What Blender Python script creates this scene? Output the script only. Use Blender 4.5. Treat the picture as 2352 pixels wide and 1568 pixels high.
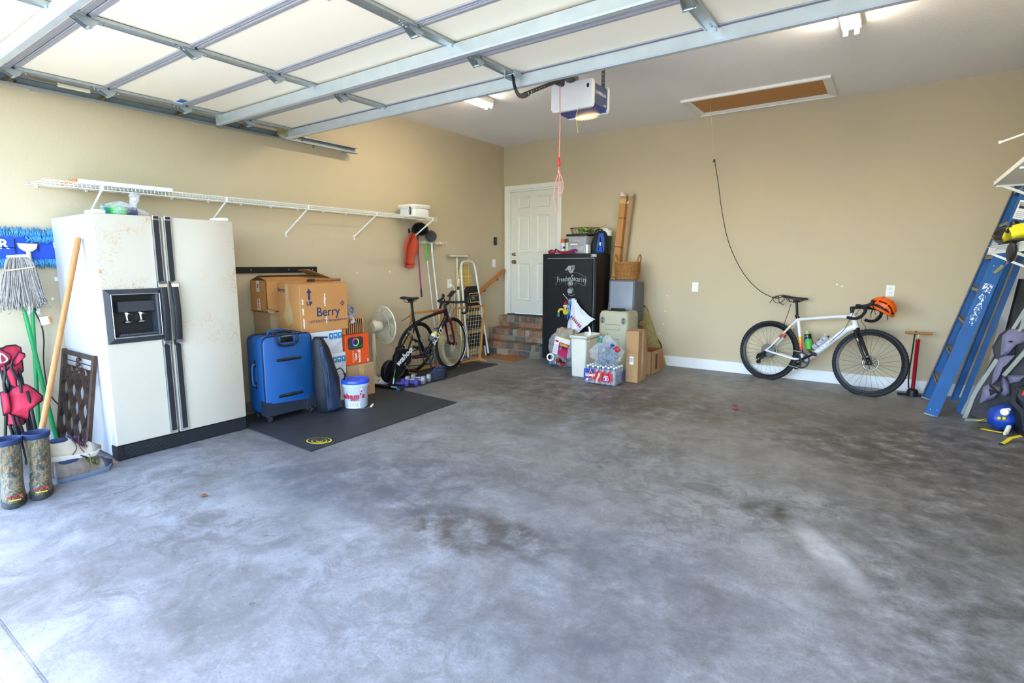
import bpy, bmesh, math, random
from mathutils import Vector as V, Matrix, Euler, noise

PI = math.pi
R = math.radians
for o in list(bpy.data.objects): bpy.data.objects.remove(o)
SC = bpy.context.scene
COL = SC.collection
random.seed(7)

# ------------------------------------------------------------------ camera, sky, sun, exposure
cam = bpy.data.cameras.new('camera'); camo = bpy.data.objects.new('camera', cam); COL.objects.link(camo)
cam.sensor_width = 36; cam.lens = 36*1247/2352; cam.clip_start = .05; cam.clip_end = 200
camo.location = (5.111, -7.051, 1.35); camo.rotation_euler = (R(90-8.17), 0, R(35.1))
SC.camera = camo
SC.view_settings.view_transform = 'Standard'; SC.view_settings.look = 'None'
SC.view_settings.gamma = 1; SC.view_settings.use_curve_mapping = False
SC.view_settings.exposure = 0.95
w = bpy.data.worlds.new('sky'); SC.world = w; w.use_nodes = True
nt = w.node_tree; bg = nt.nodes['Background']
sky = nt.nodes.new('ShaderNodeTexSky'); sky.sky_type = 'NISHITA'; sky.sun_disc = False
sky.sun_elevation = R(55); sky.sun_rotation = R(-90); sky.air_density = 1.0; sky.dust_density = 1.0; sky.ozone_density = 3.0
nt.links.new(sky.outputs[0], bg.inputs[0]); bg.inputs[1].default_value = 1.4
sun = bpy.data.lights.new('sun', 'SUN'); suno = bpy.data.objects.new('sun', sun); COL.objects.link(suno)
sun.energy = 8.5; sun.color = (1, .95, .87); sun.angle = R(.53)
suno.rotation_euler = (R(0), R(-35), 0)
suno.location = (-3, -9, 8)

STAINS_AND_SHADE = [(3.45, -5.05, .62, .30, .9, '#453a2f', .35), (3.15, -4.98, .4, .2, .6, '#4a443e', .2), (4.75, -2.4, .75, .5, .7, '#37312c', .2), (4.64, -3.95, .16, .32, .85, '#3b3530', .2),
 (2.3, -1.9, 1.6, 1.1, .85, '#3f362d', .2), (3.4, -2.2, 1.2, .5, .75, '#41372e', .1), (2.7, -4.75, 1.1, .55, .65, '#45474d', .3), (2.45, -5.1, .9, .35, .55, '#4a4d55', .2),
 (5.75, -3.6, 1.3, 3.6, .8, '#413d3a', 0), (4.3, -5.3, .9, .4, .6, '#4c4b4b', .5), (4.1, -4.9, .9, .35, .55, '#494a4c', .3), (3.2, -3.2, 1.6, .9, .5, '#544e47', 0), (4.0, -1.6, 1.6, .6, .6, '#463e36', 0), (5.3, -2.2, 1.1, 1.0, .7, '#3b3633', .3),  # first entry here paints in shade for the dimmer right side of the floor
 (4.95, -4.25, .10, .40, .7, '#b9b7b2', .55), (4.42, -5.5, .28, .2, .5, '#55565a', 0), (3.0, -2.6, .9, .5, .5, '#4b453e', .6)]
TUBE = 60.0
# ------------------------------------------------------------------ materials
def lin(h):
    if not isinstance(h, str): return (*h[:3], 1)
    h = h.lstrip('#'); c = [int(h[i:i+2], 16)/255 for i in (0, 2, 4)]
    return tuple([x/12.92 if x <= .04045 else ((x+.055)/1.055)**2.4 for x in c]+[1])
MATS = {}
class G:                                   # tiny node-graph helper
    def __init__(s, m):
        m.use_nodes = True; s.t = m.node_tree; s.n = s.t.nodes; s.l = s.t.links; s.b = s.n['Principled BSDF']
    def new(s, ty, **kw):
        n = s.n.new(ty)
        for k, v in kw.items(): setattr(n, k, v)
        return n
    def link(s, a, b): s.l.new(a, b)
    def coord(s, scale=(1, 1, 1), out='Object', rot=(0, 0, 0)):
        tc = s.new('ShaderNodeTexCoord'); mp = s.new('ShaderNodeMapping')
        mp.inputs['Scale'].default_value = scale; mp.inputs['Rotation'].default_value = rot
        s.link(tc.outputs[out], mp.inputs[0]); return mp.outputs[0]
    def noise(s, vec, scale, detail=4, rough=.55, dist=0):
        n = s.new('ShaderNodeTexNoise'); n.inputs['Scale'].default_value = scale; n.inputs['Detail'].default_value = detail
        n.inputs['Roughness'].default_value = rough; n.inputs['Distortion'].default_value = dist
        if vec is not None: s.link(vec, n.inputs['Vector'])
        return n.outputs['Fac']
    def ramp(s, fac, stops):
        r = s.new('ShaderNodeValToRGB'); e = r.color_ramp.elements
        while len(e) < len(stops): e.new(.5)
        for x, (p, c) in zip(e, stops): x.position = p; x.color = lin(c)
        s.link(fac, r.inputs[0]); return r.outputs[0]
    def mix(s, fac, a, b, blend='MIX'):
        m = s.new('ShaderNodeMix', data_type='RGBA', blend_type=blend)
        for i, v in ((0, fac), (6, a), (7, b)):
            if isinstance(v, (str, tuple)): m.inputs[i].default_value = lin(v)
            elif isinstance(v, (int, float)): m.inputs[i].default_value = v
            else: s.link(v, m.inputs[i])
        return m.outputs[2]
    def math(s, op, a, b=0.0):
        m = s.new('ShaderNodeMath', operation=op)
        for i, v in ((0, a), (1, b)):
            if isinstance(v, (int, float)): m.inputs[i].default_value = v
            else: s.link(v, m.inputs[i])
        return m.outputs[0]
    def bump(s, h, strength=.2, dist=.01):
        b = s.new('ShaderNodeBump'); b.inputs['Strength'].default_value = strength; b.inputs['Distance'].default_value = dist
        s.link(h, b.inputs['Height']); s.link(b.outputs[0], s.b.inputs['Normal'])
    def color(s, c): s.link(c, s.b.inputs['Base Color'])
def mul(h, k): c = lin(h); return (min(1, c[0]*k), min(1, c[1]*k), min(1, c[2]*k), 1)
def M(name, col='#888888', rough=.5, metal=0., var=.12, scale=9., bump=0., bscale=80., alpha=1., emit=None, es=1., trans=0., spec=None, stretch=(1, 1, 1), ior=1.45):
    if name in MATS: return MATS[name]
    m = bpy.data.materials.new(name); g = G(m); b = g.b
    v = g.coord(stretch)
    n = g.noise(v, scale)
    g.color(g.ramp(n, [(.3, mul(col, 1-var)), (.7, mul(col, 1+var))]))
    b.inputs['Roughness'].default_value = rough; b.inputs['Metallic'].default_value = metal
    b.inputs['Alpha'].default_value = alpha; b.inputs['IOR'].default_value = ior
    if trans: b.inputs['Transmission Weight'].default_value = trans
    if spec is not None: b.inputs['Specular IOR Level'].default_value = spec
    if emit: b.inputs['Emission Color'].default_value = lin(emit); b.inputs['Emission Strength'].default_value = es
    if bump: g.bump(g.noise(v, bscale, 3), bump, .004)
    MATS[name] = m; return m

# ------------------------------------------------------------------ mesh builder
def rotm(r): return Euler(r).to_matrix() if r is not None and not isinstance(r, Matrix) else (r.to_3x3() if r is not None else Matrix.Identity(3))
def frame(d, up=None):                     # matrix whose z axis is d
    d = V(d).normalized(); u = V(up) if up is not None else (V((0, 0, 1)) if abs(d.z) < .95 else V((0, 1, 0)))
    x = u.cross(d).normalized(); y = d.cross(x); return Matrix((x, y, d)).transposed()
class MB:
    def __init__(s): s.v = []; s.f = []; s.m = []; s.mi = 0
    def add(s, vs, fs):
        k = len(s.v); s.v += [V(p) for p in vs]; s.f += [tuple(i+k for i in f) for f in fs]; s.m += [s.mi]*len(fs); return s
    def mat(s, i): s.mi = i; return s
    def box(s, c, d, rot=None, bev=0, seg=1, taper=1.):
        m = rotm(rot); c = V(c)
        if bev:
            bm = bmesh.new(); bmesh.ops.create_cube(bm, size=1)
            for v in bm.verts: v.co = V((v.co.x*d[0], v.co.y*d[1], v.co.z*d[2]))
            bmesh.ops.bevel(bm, geom=bm.edges[:]+bm.verts[:], offset=min(bev, min(d)*.49), segments=seg, profile=.5, affect='EDGES')
            bm.verts.index_update(); vs = [v.co.copy() for v in bm.verts]; fs = [[v.index for v in f.verts] for f in bm.faces]; bm.free()
        else:
            vs = [V((x*d[0]/2, y*d[1]/2, z*d[2]/2)) for z in (-1, 1) for y in (-1, 1) for x in (-1, 1)]
            fs = [(0, 2, 3, 1), (4, 5, 7, 6), (0, 1, 5, 4), (1, 3, 7, 5), (3, 2, 6, 7), (2, 0, 4, 6)]
        if taper != 1:
            for v in vs:
                k = 1+(taper-1)*(v.z/d[2]+.5); v.x *= k; v.y *= k
        return s.add([m@v+c for v in vs], fs)
    def bb(s, x0, x1, y0, y1, z0, z1, bev=0, seg=1):
        return s.box(((x0+x1)/2, (y0+y1)/2, (z0+z1)/2), (x1-x0, y1-y0, z1-z0), None, bev, seg)
    def cyl(s, a, b, r, r2=None, n=14, caps=True):
        a, b = V(a), V(b); r2 = r if r2 is None else r2; m = frame(b-a)
        ring = [V((math.cos(2*PI*i/n), math.sin(2*PI*i/n), 0)) for i in range(n)]
        vs = [a+m@(p*r) for p in ring]+[b+m@(p*r2) for p in ring]
        fs = [(i, (i+1) % n, n+(i+1) % n, n+i) for i in range(n)]
        if caps: fs += [tuple(range(n-1, -1, -1)), tuple(range(n, 2*n))]
        return s.add(vs, fs)
    def tube(s, pts, r, n=8, closed=False, caps=True, flat=1.):
        pts = [V(p) for p in pts]; N = len(pts); rs = r if isinstance(r, (list, tuple)) else [r]*N
        vs = []; prev = None
        for i, p in enumerate(pts):
            if closed: d = pts[(i+1) % N]-pts[i-1]
            else: d = pts[min(i+1, N-1)]-pts[max(i-1, 0)]
            if d.length < 1e-9: d = V((0, 0, 1))
            d.normalize()
            if prev is None: m = frame(d); x = m.col[0].copy()
            else:
                x = prev-d*prev.dot(d)
                if x.length < 1e-6: x = frame(d).col[0].copy()
                x.normalize()
            prev = x; y = d.cross(x)
            for k in range(n):
                a = 2*PI*k/n; vs.append(p+(x*math.cos(a)+y*math.sin(a)*flat)*rs[i])
        fs = []
        for i in range(N if closed else N-1):
            j = (i+1) % N
            for k in range(n): fs.append((i*n+k, i*n+(k+1) % n, j*n+(k+1) % n, j*n+k))
        if caps and not closed: fs += [tuple(range(n-1, -1, -1)), tuple(range((N-1)*n, N*n))]
        return s.add(vs, fs)
    def lathe(s, prof, c=(0, 0, 0), axis=(0, 0, 1), n=24, sx=1., sy=1.):
        m = frame(axis); c = V(c); vs = []; N = len(prof)
        for r, z in prof:
            for k in range(n): a = 2*PI*k/n; vs.append(c+m@V((r*math.cos(a)*sx, r*math.sin(a)*sy, z)))
        fs = [(i*n+k, i*n+(k+1) % n, (i+1)*n+(k+1) % n, (i+1)*n+k) for i in range(N-1) for k in range(n)]
        if prof[0] == prof[-1]: return s.add(vs, fs)
        if prof[0][0] > 1e-4: fs.append(tuple(range(n-1, -1, -1)))
        if prof[-1][0] > 1e-4: fs.append(tuple(range((N-1)*n, N*n)))
        return s.add(vs, fs)
    def torus(s, c, R_, r, axis=(0, 0, 1), n=36, k=8, sx=1., sy=1.):
        m = frame(axis); return s.tube([V(c)+m@V((R_*sx*math.cos(2*PI*i/n), R_*sy*math.sin(2*PI*i/n), 0)) for i in range(n)], r, k, True)
    def ell(s, c, r, n=14, k=9, rot=None, f=None):
        m = rotm(rot); c = V(c); vs = []
        if not isinstance(r, (tuple, list)): r = (r, r, r)
        for i in range(k+1):
            t = PI*i/k
            for j in range(n):
                p = 2*PI*j/n; q = V((math.sin(t)*math.cos(p), math.sin(t)*math.sin(p), math.cos(t)))
                if f: q = f(q)
                vs.append(c+m@V((q.x*r[0], q.y*r[1], q.z*r[2])))
        fs = [(i*n+j, (i+1)*n+j, (i+1)*n+(j+1) % n, i*n+(j+1) % n) for i in range(k) for j in range(n)]
        return s.add(vs, fs)
    def prism(s, poly, o, u, w_, t):       # polygon in the (u, w) plane at o, thickness t along u x w
        o, u, w_ = V(o), V(u).normalized(), V(w_).normalized(); nn = u.cross(w_)*t; N = len(poly)
        a = [o+u*x+w_*y for x, y in poly]; vs = a+[p+nn for p in a]
        fs = [tuple(range(N-1, -1, -1)), tuple(range(N, 2*N))]+[(i, (i+1) % N, N+(i+1) % N, N+i) for i in range(N)]
        return s.add(vs, fs)
    def grid(s, fn, nu, nv, closed_u=False):
        vs = [fn(i/(nu if closed_u else nu-1), j/(nv-1)) for j in range(nv) for i in range(nu)]
        fs = [(j*nu+i, j*nu+(i+1) % nu, (j+1)*nu+(i+1) % nu, (j+1)*nu+i) for j in range(nv-1) for i in range(nu if closed_u else nu-1)]
        return s.add(vs, fs)
    def loft(s, rings, caps=True):
        n = len(rings[0]); vs = [p for r in rings for p in r]
        fs = [(i*n+k, i*n+(k+1) % n, (i+1)*n+(k+1) % n, (i+1)*n+k) for i in range(len(rings)-1) for k in range(n)]
        if caps: fs += [tuple(range(n-1, -1, -1)), tuple(range((len(rings)-1)*n, len(rings)*n))]
        return s.add(vs, fs)
def mesh_of(mb, name, mats, smooth=35, recalc=True):
    me = bpy.data.meshes.new(name); me.from_pydata([tuple(v) for v in mb.v], [], mb.f)
    for m in (mats if isinstance(mats, (list, tuple)) else [mats]): me.materials.append(m)
    for p, i in zip(me.polygons, mb.m): p.material_index = i
    if recalc:
        bm = bmesh.new(); bm.from_mesh(me); bmesh.ops.recalc_face_normals(bm, faces=bm.faces[:]); bm.to_mesh(me); bm.free()
    if smooth:
        me.shade_smooth()
        if smooth < 180: me.set_sharp_from_angle(angle=R(smooth))
    me.update(); return me
def obj(name, mb, mats, parent=None, loc=(0, 0, 0), rot=(0, 0, 0), smooth=35, label=None, mods=()):
    me = mb if isinstance(mb, bpy.types.Mesh) else mesh_of(mb, name, mats, smooth)
    o = bpy.data.objects.new(name, me); COL.objects.link(o); o.location = loc; o.rotation_euler = rot
    if parent is not None: o.parent = parent
    if label: o['label'] = label
    for ty, kw in mods:
        md = o.modifiers.new(ty, ty)
        for k, v in kw.items(): setattr(md, k, v)
    return o
def solid(t, off=0.): return ('SOLIDIFY', dict(thickness=t, offset=off))
def subd(n=1): return ('SUBSURF', dict(levels=n, render_levels=n))
def tag(o, label, cat, group=None):
    o['label'] = label; o['category'] = cat
    if group: o['group'] = group
    return o
def thing(name, label, cat, loc=(0, 0, 0), rotz=0, group=None, rot=None):
    o = bpy.data.objects.new(name, None); COL.objects.link(o); o.location = loc; o.rotation_euler = rot if rot else (0, 0, rotz)
    o.empty_display_size = .1
    return tag(o, label, cat, group)
def struct(name, mb, mats, parent=None, smooth=0, **kw):
    o = obj(name, mb, mats, parent, smooth=smooth, **kw)
    if parent is None: o['kind'] = 'structure'
    return o
def dup(root, loc, rotz=None, label=None):
    r = root.copy(); COL.objects.link(r); r.location = loc
    if rotz is not None: r.rotation_euler = (0, 0, rotz)
    if label: r['label'] = label
    for ch in list(root.children):
        c = ch.copy(); COL.objects.link(c); c.parent = r
        for g_ in ch.children:
            d = g_.copy(); COL.objects.link(d); d.parent = c
    return r
def text(name, s, size, mat, parent, o, u, w_, ext=.0006, align='CENTER', bold=0., squeeze=1., shear=0.):
    """lettering in the plane (u right, w up) at o, turned into a mesh"""
    cu = bpy.data.curves.new(name, 'FONT'); cu.body = s; cu.size = size; cu.extrude = ext; cu.align_x = align; cu.align_y = 'CENTER'
    cu.offset = bold; cu.shear = shear; cu.resolution_u = 3
    t = bpy.data.objects.new(name, cu); COL.objects.link(t)
    dg = bpy.context.evaluated_depsgraph_get(); me = bpy.data.meshes.new_from_object(t.evaluated_get(dg))
    bpy.data.objects.remove(t)
    u, w_ = V(u).normalized(), V(w_).normalized(); n = u.cross(w_)
    mt = Matrix((u*squeeze, w_, n)).transposed().to_4x4(); mt.translation = V(o)
    me.transform(mt); me.materials.clear(); me.materials.append(mat)
    ob = bpy.data.objects.new(name, me); COL.objects.link(ob); ob.parent = parent
    return ob
def sm(pts, n=8, closed=False):            # Catmull-Rom through pts
    P = [V(p) for p in pts]; out = []; N = len(P)
    rng = N if closed else N-1
    for i in range(rng):
        p0, p1, p2, p3 = (P[(i-1) % N] if closed or i else P[0]), P[i], P[(i+1) % N], (P[(i+2) % N] if closed or i+2 < N else P[N-1])
        for k in range(n):
            t = k/n; out.append(.5*((2*p1)+(p2-p0)*t+(2*p0-5*p1+4*p2-p3)*t*t+(3*p1-p0-3*p2+p3)*t**3))
    if not closed: out.append(P[-1])
    return out
def rrect(w_, h, r, n=4):
    out = []
    for cx, cy, a in ((w_/2-r, h/2-r, 0), (-w_/2+r, h/2-r, 90), (-w_/2+r, -h/2+r, 180), (w_/2-r, -h/2+r, 270)):
        for k in range(n+1): t = R(a+90*k/n); out.append((cx+r*math.cos(t), cy+r*math.sin(t)))
    return out
def patch(name, poly, o, u, w_, th, m, par, seed=1., rough=.012, hem=None, lean=0.):
    """padded, slightly crumpled cloth piece: outline poly in the (u, w) plane at o, bulging by th along w x u"""
    o, u, w_ = V(o), V(u).normalized(), V(w_).normalized(); n = w_.cross(u).normalized()*-1; b = MB(); pp = []
    for i in range(len(poly)):
        p, q = V((*poly[i], 0)), V((*poly[(i+1) % len(poly)], 0))
        for k in range(3): pp.append(p.lerp(q, k/3))
    c = sum(pp, V((0, 0, 0)))/len(pp); N = len(pp); P = lambda p, d: o+u*p.x+w_*p.y+n*(d+lean*p.y)
    rings = [[P(p, -.006) for p in pp]]
    for s_ in (1, .97, .8, .55, .28): rings.append([P(c+(p-c)*s_, th*(1-s_**4)+(rough*nz(((c+(p-c)*s_)*14), 1., seed) if s_ < 1 else 0)) for p in pp])
    b.loft(rings, True); ob = obj(name, b, m, par, smooth=50)
    if hem is not None: obj('hem', MB().tube([P(p, .002) for p in pp], .0045, 5, True), hem, ob)
    return ob
def nz(p, sc=1., seed=0.): return noise.noise(V(p)*sc+V((seed, seed*1.7, seed*.3)))

# ------------------------------------------------------------------ shared materials
galv = M('galvanised steel', '#b9c1c4', .38, .85, .1, 25, .05, 60)
chrome = M('chrome', '#d8d8d8', .15, 1)
white_pl = M('white plastic', '#e9e8e2', .4, 0, .03)
black_pl = M('black plastic', '#17181a', .45, 0, .15)
black_rub = M('black rubber', '#1c1d20', .75, 0, .2, 30, .2, 120)
black_met = M('black metal', '#1a1b1d', .4, .3, .15)
card = M('cardboard', '#a88258', .8, 0, .07, 4, .08, 150)
card_d = M('pale cardboard', '#a98a63', .8, 0, .07, 4, .08, 150)
white_pt = M('white paint', '#e8e6dd', .45, 0, .02)
wire_w = M('white wire coating', '#eceae0', .4, 0, .03)
# ------------------------------------------------------------------ the room
RW, RD, RH = 6.12, 6.65, 3.125
def plaster(name, col, strength):
    m = bpy.data.materials.new(name); g = G(m); v = g.coord()
    g.color(g.mix(g.noise(v, 1.3, 5), mul(col, .96), mul(col, 1.04)))
    g.b.inputs['Roughness'].default_value = .62
    g.bump(g.math('ADD', g.noise(v, 45, 4, .6, .6), g.math('MULTIPLY', g.noise(v, 160, 2), .4)), strength, .006); return m
wall_m = plaster('tan wall paint', '#c0b092', .18)
ceil_m = plaster('textured grey ceiling paint', '#f0ede9', .5)
# concrete
conc = bpy.data.materials.new('worn sealed concrete'); g = G(conc); v = g.coord()
big = g.noise(v, .75, 6, .62, .5); mid = g.noise(v, 3.2, 8, .68, .8); fine = g.noise(v, 28, 6, .7)
mot = g.noise(v, 5.5, 12, .78, 1.4); grit = g.noise(v, 90, 5, .7)
c = g.ramp(mid, [(.3, '#6a6867'), (.45, '#838180'), (.6, '#949291'), (.78, '#a3a19d')])
c = g.mix(g.ramp(g.noise(v, .9, 4, .6), [(.35, '#404040'), (.6, '#e0e0e0')]), c, g.mix(1., c, g.ramp(mot, [(.3, '#77767a'), (.45, '#c8c7c5'), (.54, '#ffffff'), (.72, '#ffffff')]), 'MULTIPLY'))
c = g.mix(.5, c, g.ramp(grit, [(.3, '#8c8b8a'), (.5, '#ffffff')]), 'MULTIPLY')
c = g.mix(g.ramp(big, [(.36, '#ffffff'), (.6, '#000000')]), c, g.mix(.55, c, '#5b544c'))
c = g.mix(g.math('MULTIPLY', g.ramp(fine, [(.55, '#000000'), (.75, '#ffffff')]), .35), c, '#a9a7a4')
def blot(px, py, rx, ry, rot=0.):                 # a soft stain or painted shade with an edge broken by noise
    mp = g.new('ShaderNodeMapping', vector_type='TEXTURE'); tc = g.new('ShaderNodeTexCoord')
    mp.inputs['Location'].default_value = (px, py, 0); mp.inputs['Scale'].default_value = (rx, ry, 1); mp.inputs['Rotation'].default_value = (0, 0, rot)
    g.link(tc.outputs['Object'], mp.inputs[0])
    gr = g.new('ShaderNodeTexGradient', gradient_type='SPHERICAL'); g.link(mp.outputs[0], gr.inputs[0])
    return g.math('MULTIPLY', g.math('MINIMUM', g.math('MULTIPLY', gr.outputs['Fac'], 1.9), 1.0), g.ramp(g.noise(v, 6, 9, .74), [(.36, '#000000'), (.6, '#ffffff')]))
for px, py, rx, ry, k, col, rot in STAINS_AND_SHADE:
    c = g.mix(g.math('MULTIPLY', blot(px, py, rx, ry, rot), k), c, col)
sp = g.new('ShaderNodeTexVoronoi'); sp.inputs['Scale'].default_value = 9; g.link(v, sp.inputs['Vector'])
sz = g.math('MULTIPLY', g.ramp(sp.outputs['Color'], [(.55, '#000000'), (.95, '#ffffff')]), .16)
c = g.mix(g.math('MULTIPLY', g.math('LESS_THAN', g.math('ADD', sp.outputs['Distance'], g.math('MULTIPLY', fine, .06)), sz), .45), c, '#3f3a36')
sp = g.new('ShaderNodeTexVoronoi'); sp.inputs['Scale'].default_value = 26; g.link(v, sp.inputs['Vector'])
c = g.mix(g.math('MULTIPLY', g.ramp(sp.outputs['Distance'], [(.04, '#ffffff'), (.09, '#000000')]), .35), c, '#3f3c3a')
g.color(c); rr = g.new('ShaderNodeMapRange'); g.link(mid, rr.inputs[0]); rr.inputs[3].default_value = .36; rr.inputs[4].default_value = .62
g.link(rr.outputs[0], g.b.inputs['Roughness']); g.b.inputs['Specular IOR Level'].default_value = .45
g.bump(g.math('ADD', mot, g.math('MULTIPLY', grit, .6)), .12, .01)
drive_m = M('pale driveway concrete', '#b8b4ac', .8, 0, .1, 5, .2, 60)

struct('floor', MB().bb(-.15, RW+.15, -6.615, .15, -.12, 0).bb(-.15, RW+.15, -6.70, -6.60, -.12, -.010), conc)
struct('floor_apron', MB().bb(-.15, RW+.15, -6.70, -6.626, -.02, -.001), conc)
struct('driveway', MB().bb(-3, 9, -16, -6.701, -.14, -.004), drive_m)
struct('ground', MB().bb(-40, 40, -60, 30, -.3, -.16), M('lawn', '#5f7440', .9, 0, .3, 3))
struct('wall_left', MB().bb(-.15, 0, -6.675, .15, 0, RH), wall_m)
struct('wall_right', MB().bb(RW, RW+.15, -6.675, .15, 0, RH), wall_m)
# back wall with the doorway
DX0, DX1, DZ0, DZ1 = .085, .985, .56, 2.47
b = MB(); b.bb(0, DX0, 0, .15, 0, RH).bb(DX1, RW, 0, .15, 0, RH).bb(DX0, DX1, 0, .15, 0, DZ0-.02).bb(DX0, DX1, 0, .15, DZ1+.01, RH)
struct('wall_back', b, wall_m)
b = MB(); b.bb(0, .25, -6.675, -6.56, 0, RH).bb(5.65, RW, -6.675, -6.56, 0, RH).bb(.25, 5.65, -6.675, -6.56, 2.6, RH)
struct('wall_front', b, wall_m)
struct('ceiling', MB().bb(-.15, RW+.15, -6.675, .15, RH, RH+.12), ceil_m)
struct('roof', MB().bb(-.2, RW+.2, -6.675, .2, RH+.13, RH+.3), M('roof shingle grey', '#55524f', .9))
base_m = M('white baseboard paint', '#e4e4e2', .4, 0, .02)
b = MB(); b.box((4.0, -.008, .0675), (4.2, .016, .135), None, .004); struct('baseboard_back', b, base_m)
struct('baseboard_right', MB().box((RW-.008, -3.2, .0675), (.016, 6.3, .135), None, .004), base_m)
b = MB(); b.bb(0, .014, -6.55, -5.3, 0, .1, .004); struct('baseboard_left', b, base_m)

# wall scuffs: small plaster patches of pale filler
fill = M('white filler dab', '#e6e3da', .8)
b = MB()
for (x, z) in ((2.66, .93), (2.64, .72), (2.62, .55), (4.58, 1.12), (4.63, 1.1), (2.58, .42), (4.66, .6), (4.5, .55)):
    b.ell((x, -.001, z), (.008, .002, .012), 8, 5)
for (y, z) in ((-2.9, 1.24), (-2.4, 1.25), (-1.42, 1.63), (-1.38, 1.63), (-1.35, 1.63), (-3.3, 1.15), (-5.71, 1.09)):
    b.ell((.001, y, z), (.002, .009, .010), 8, 5)
o = obj('wall_filler_dabs', b, fill); o['kind'] = 'stuff'; o['label'] = 'small dabs of pale filler on the tan walls'

# ---- door at the top of the steps
door = struct('door_1', MB().bb(DX0+.035, DX1-.02, .03, .07, DZ0+.012, DZ1-.035), M('white door paint', '#dfdcd0', .42, 0, .02))
door_m = MATS['white door paint']
dx0, dx1 = DX0+.035, DX1-.02; wd = dx1-dx0
cols = [(dx0+.13, dx0+wd/2-.055), (dx0+wd/2+.055, dx1-.13)]
rows = [(DZ0+.22, DZ0+.80), (DZ0+.96, DZ0+1.52), (DZ0+1.63, DZ0+1.80)]
for (a, b_) in cols:
    for (z0, z1) in rows:                          # raised and fielded panel: moulding ring + centre
        b = MB(); W_, H_ = b_-a, z1-z0; cx, cz = (a+b_)/2, (z0+z1)/2
        rings = []
        for k, (ins, yy) in enumerate(((0, .03), (.008, .021), (.022, .027), (.034, .031), (.05, .024))):
            rings.append([V((cx+sx*(W_/2-ins), yy, cz+sz*(H_/2-ins))) for sx, sz in ((-1, -1), (1, -1), (1, 1), (-1, 1))])
        b.loft(rings, False); b.add(rings[-1], [(0, 1, 2, 3)])
        obj('door_panel', b, door_m, door, smooth=0)
for z, r, nm in ((1.375, .033, 'door_knob'), (1.492, .027, 'deadbolt')):
    b = MB(); b.lathe([(r, 0), (r, .006), (.012, .012), (.011, .028), (r*.75, .036), (r*.9, .05), (r*.7, .062), (0, .066)], (dx0+.07, .03, z), (0, -1, 0), 20)
    obj(nm, b, M('brushed nickel', '#a89a86', .25, 1), door, label='brushed metal '+nm.replace('_', ' '))
b = MB()
for z0, z1 in ((DZ0+.2, DZ0+.29), (DZ0+.9, DZ0+.99), (DZ1-.3, DZ1-.21)): b.cyl((dx1+.006, .022, z0), (dx1+.006, .022, z1), .006)
obj('door_hinges', b, M('brushed nickel'), door)
b = MB()                                           # casing + jamb + stop
b.bb(DX0-.058, DX0+.01, -.022, 0, DZ0-.015, DZ1+.06, .006).bb(DX1-.01, DX1+.005+.055, -.022, 0, DZ0-.015, DZ1+.06, .006).bb(DX0+.01, DX1-.01, -.022, 0, DZ1-.008, DZ1+.06, .006)
struct('trim_1', b, white_pt)
b = MB(); b.bb(DX0+.003, DX0+.03, 0, .14, DZ0, DZ1).bb(DX1-.018, DX1-.003, 0, .14, DZ0, DZ1).bb(DX0+.03, DX1-.018, 0, .14, DZ1-.03, DZ1)
struct('trim_2', b, white_pt)
struct('door_sill', MB().bb(DX0, DX1, -.03, .14, DZ0-.018, DZ0+.006), M('dark threshold', '#3c3835', .5))

# ---- brick steps
mort = M('grey mortar', '#8d877d', .9, 0, .15, 20, .3, 90)
st = struct('steps', MB().bb(.004, 1.046, -.594, -.006, 0, .184).bb(.004, 1.046, -.404, -.006, .184, .362).bb(.004, 1.046, -.134, -.006, .362, .532), mort)
bcols = ['#7d5c48', '#6e5a49', '#5d5853', '#695746', '#8a6750', '#55544f', '#75685a', '#96694f', '#8f8272', '#62503f', '#4d4c49', '#7f7060']
bm_ = [M('brick %d' % i, c, .85, 0, .25, 18, .35, 70) for i, c in enumerate(bcols)]
def brickset(fr, z0, z1, back):
    h = z1-z0; gap = .008; rz = random.Random(int(fr*1000)+int(z0*100))
    def place(x0, x1, y0, y1, za, zb):
        t = rz.uniform(-.002, .003)
        b = MB().bb(x0, x1, y0-t, y1, za, zb+rz.uniform(-.0015, .0015), .004)
        obj('brick', b, rz.choice(bm_), st, smooth=0)
    hh = .095
    x = .002
    while x < 1.04:                                # tread course, headers laid on edge, running back to the next riser
        w_ = min(.068, 1.05-x-gap); place(x, x+w_, fr, back-.002, z1-hh+.006, z1+.006); x += w_+gap
        if w_ < .03: break
    x = .002+(.1 if rz.random() < .5 else 0); zb = z0+.004
    if x > .05: place(.002, x-gap, fr+.003, fr+.09, zb, z1-hh-.004)
    while x < 1.03:
        w_ = min(.19, 1.05-x-gap); place(x, x+w_, fr+.003, fr+.09, zb, z1-hh-.004); x += w_+gap
brickset(-.605, 0, .19, -.405); brickset(-.415, .19, .367, -.135); brickset(-.145, .367, .537, -.006)

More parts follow.
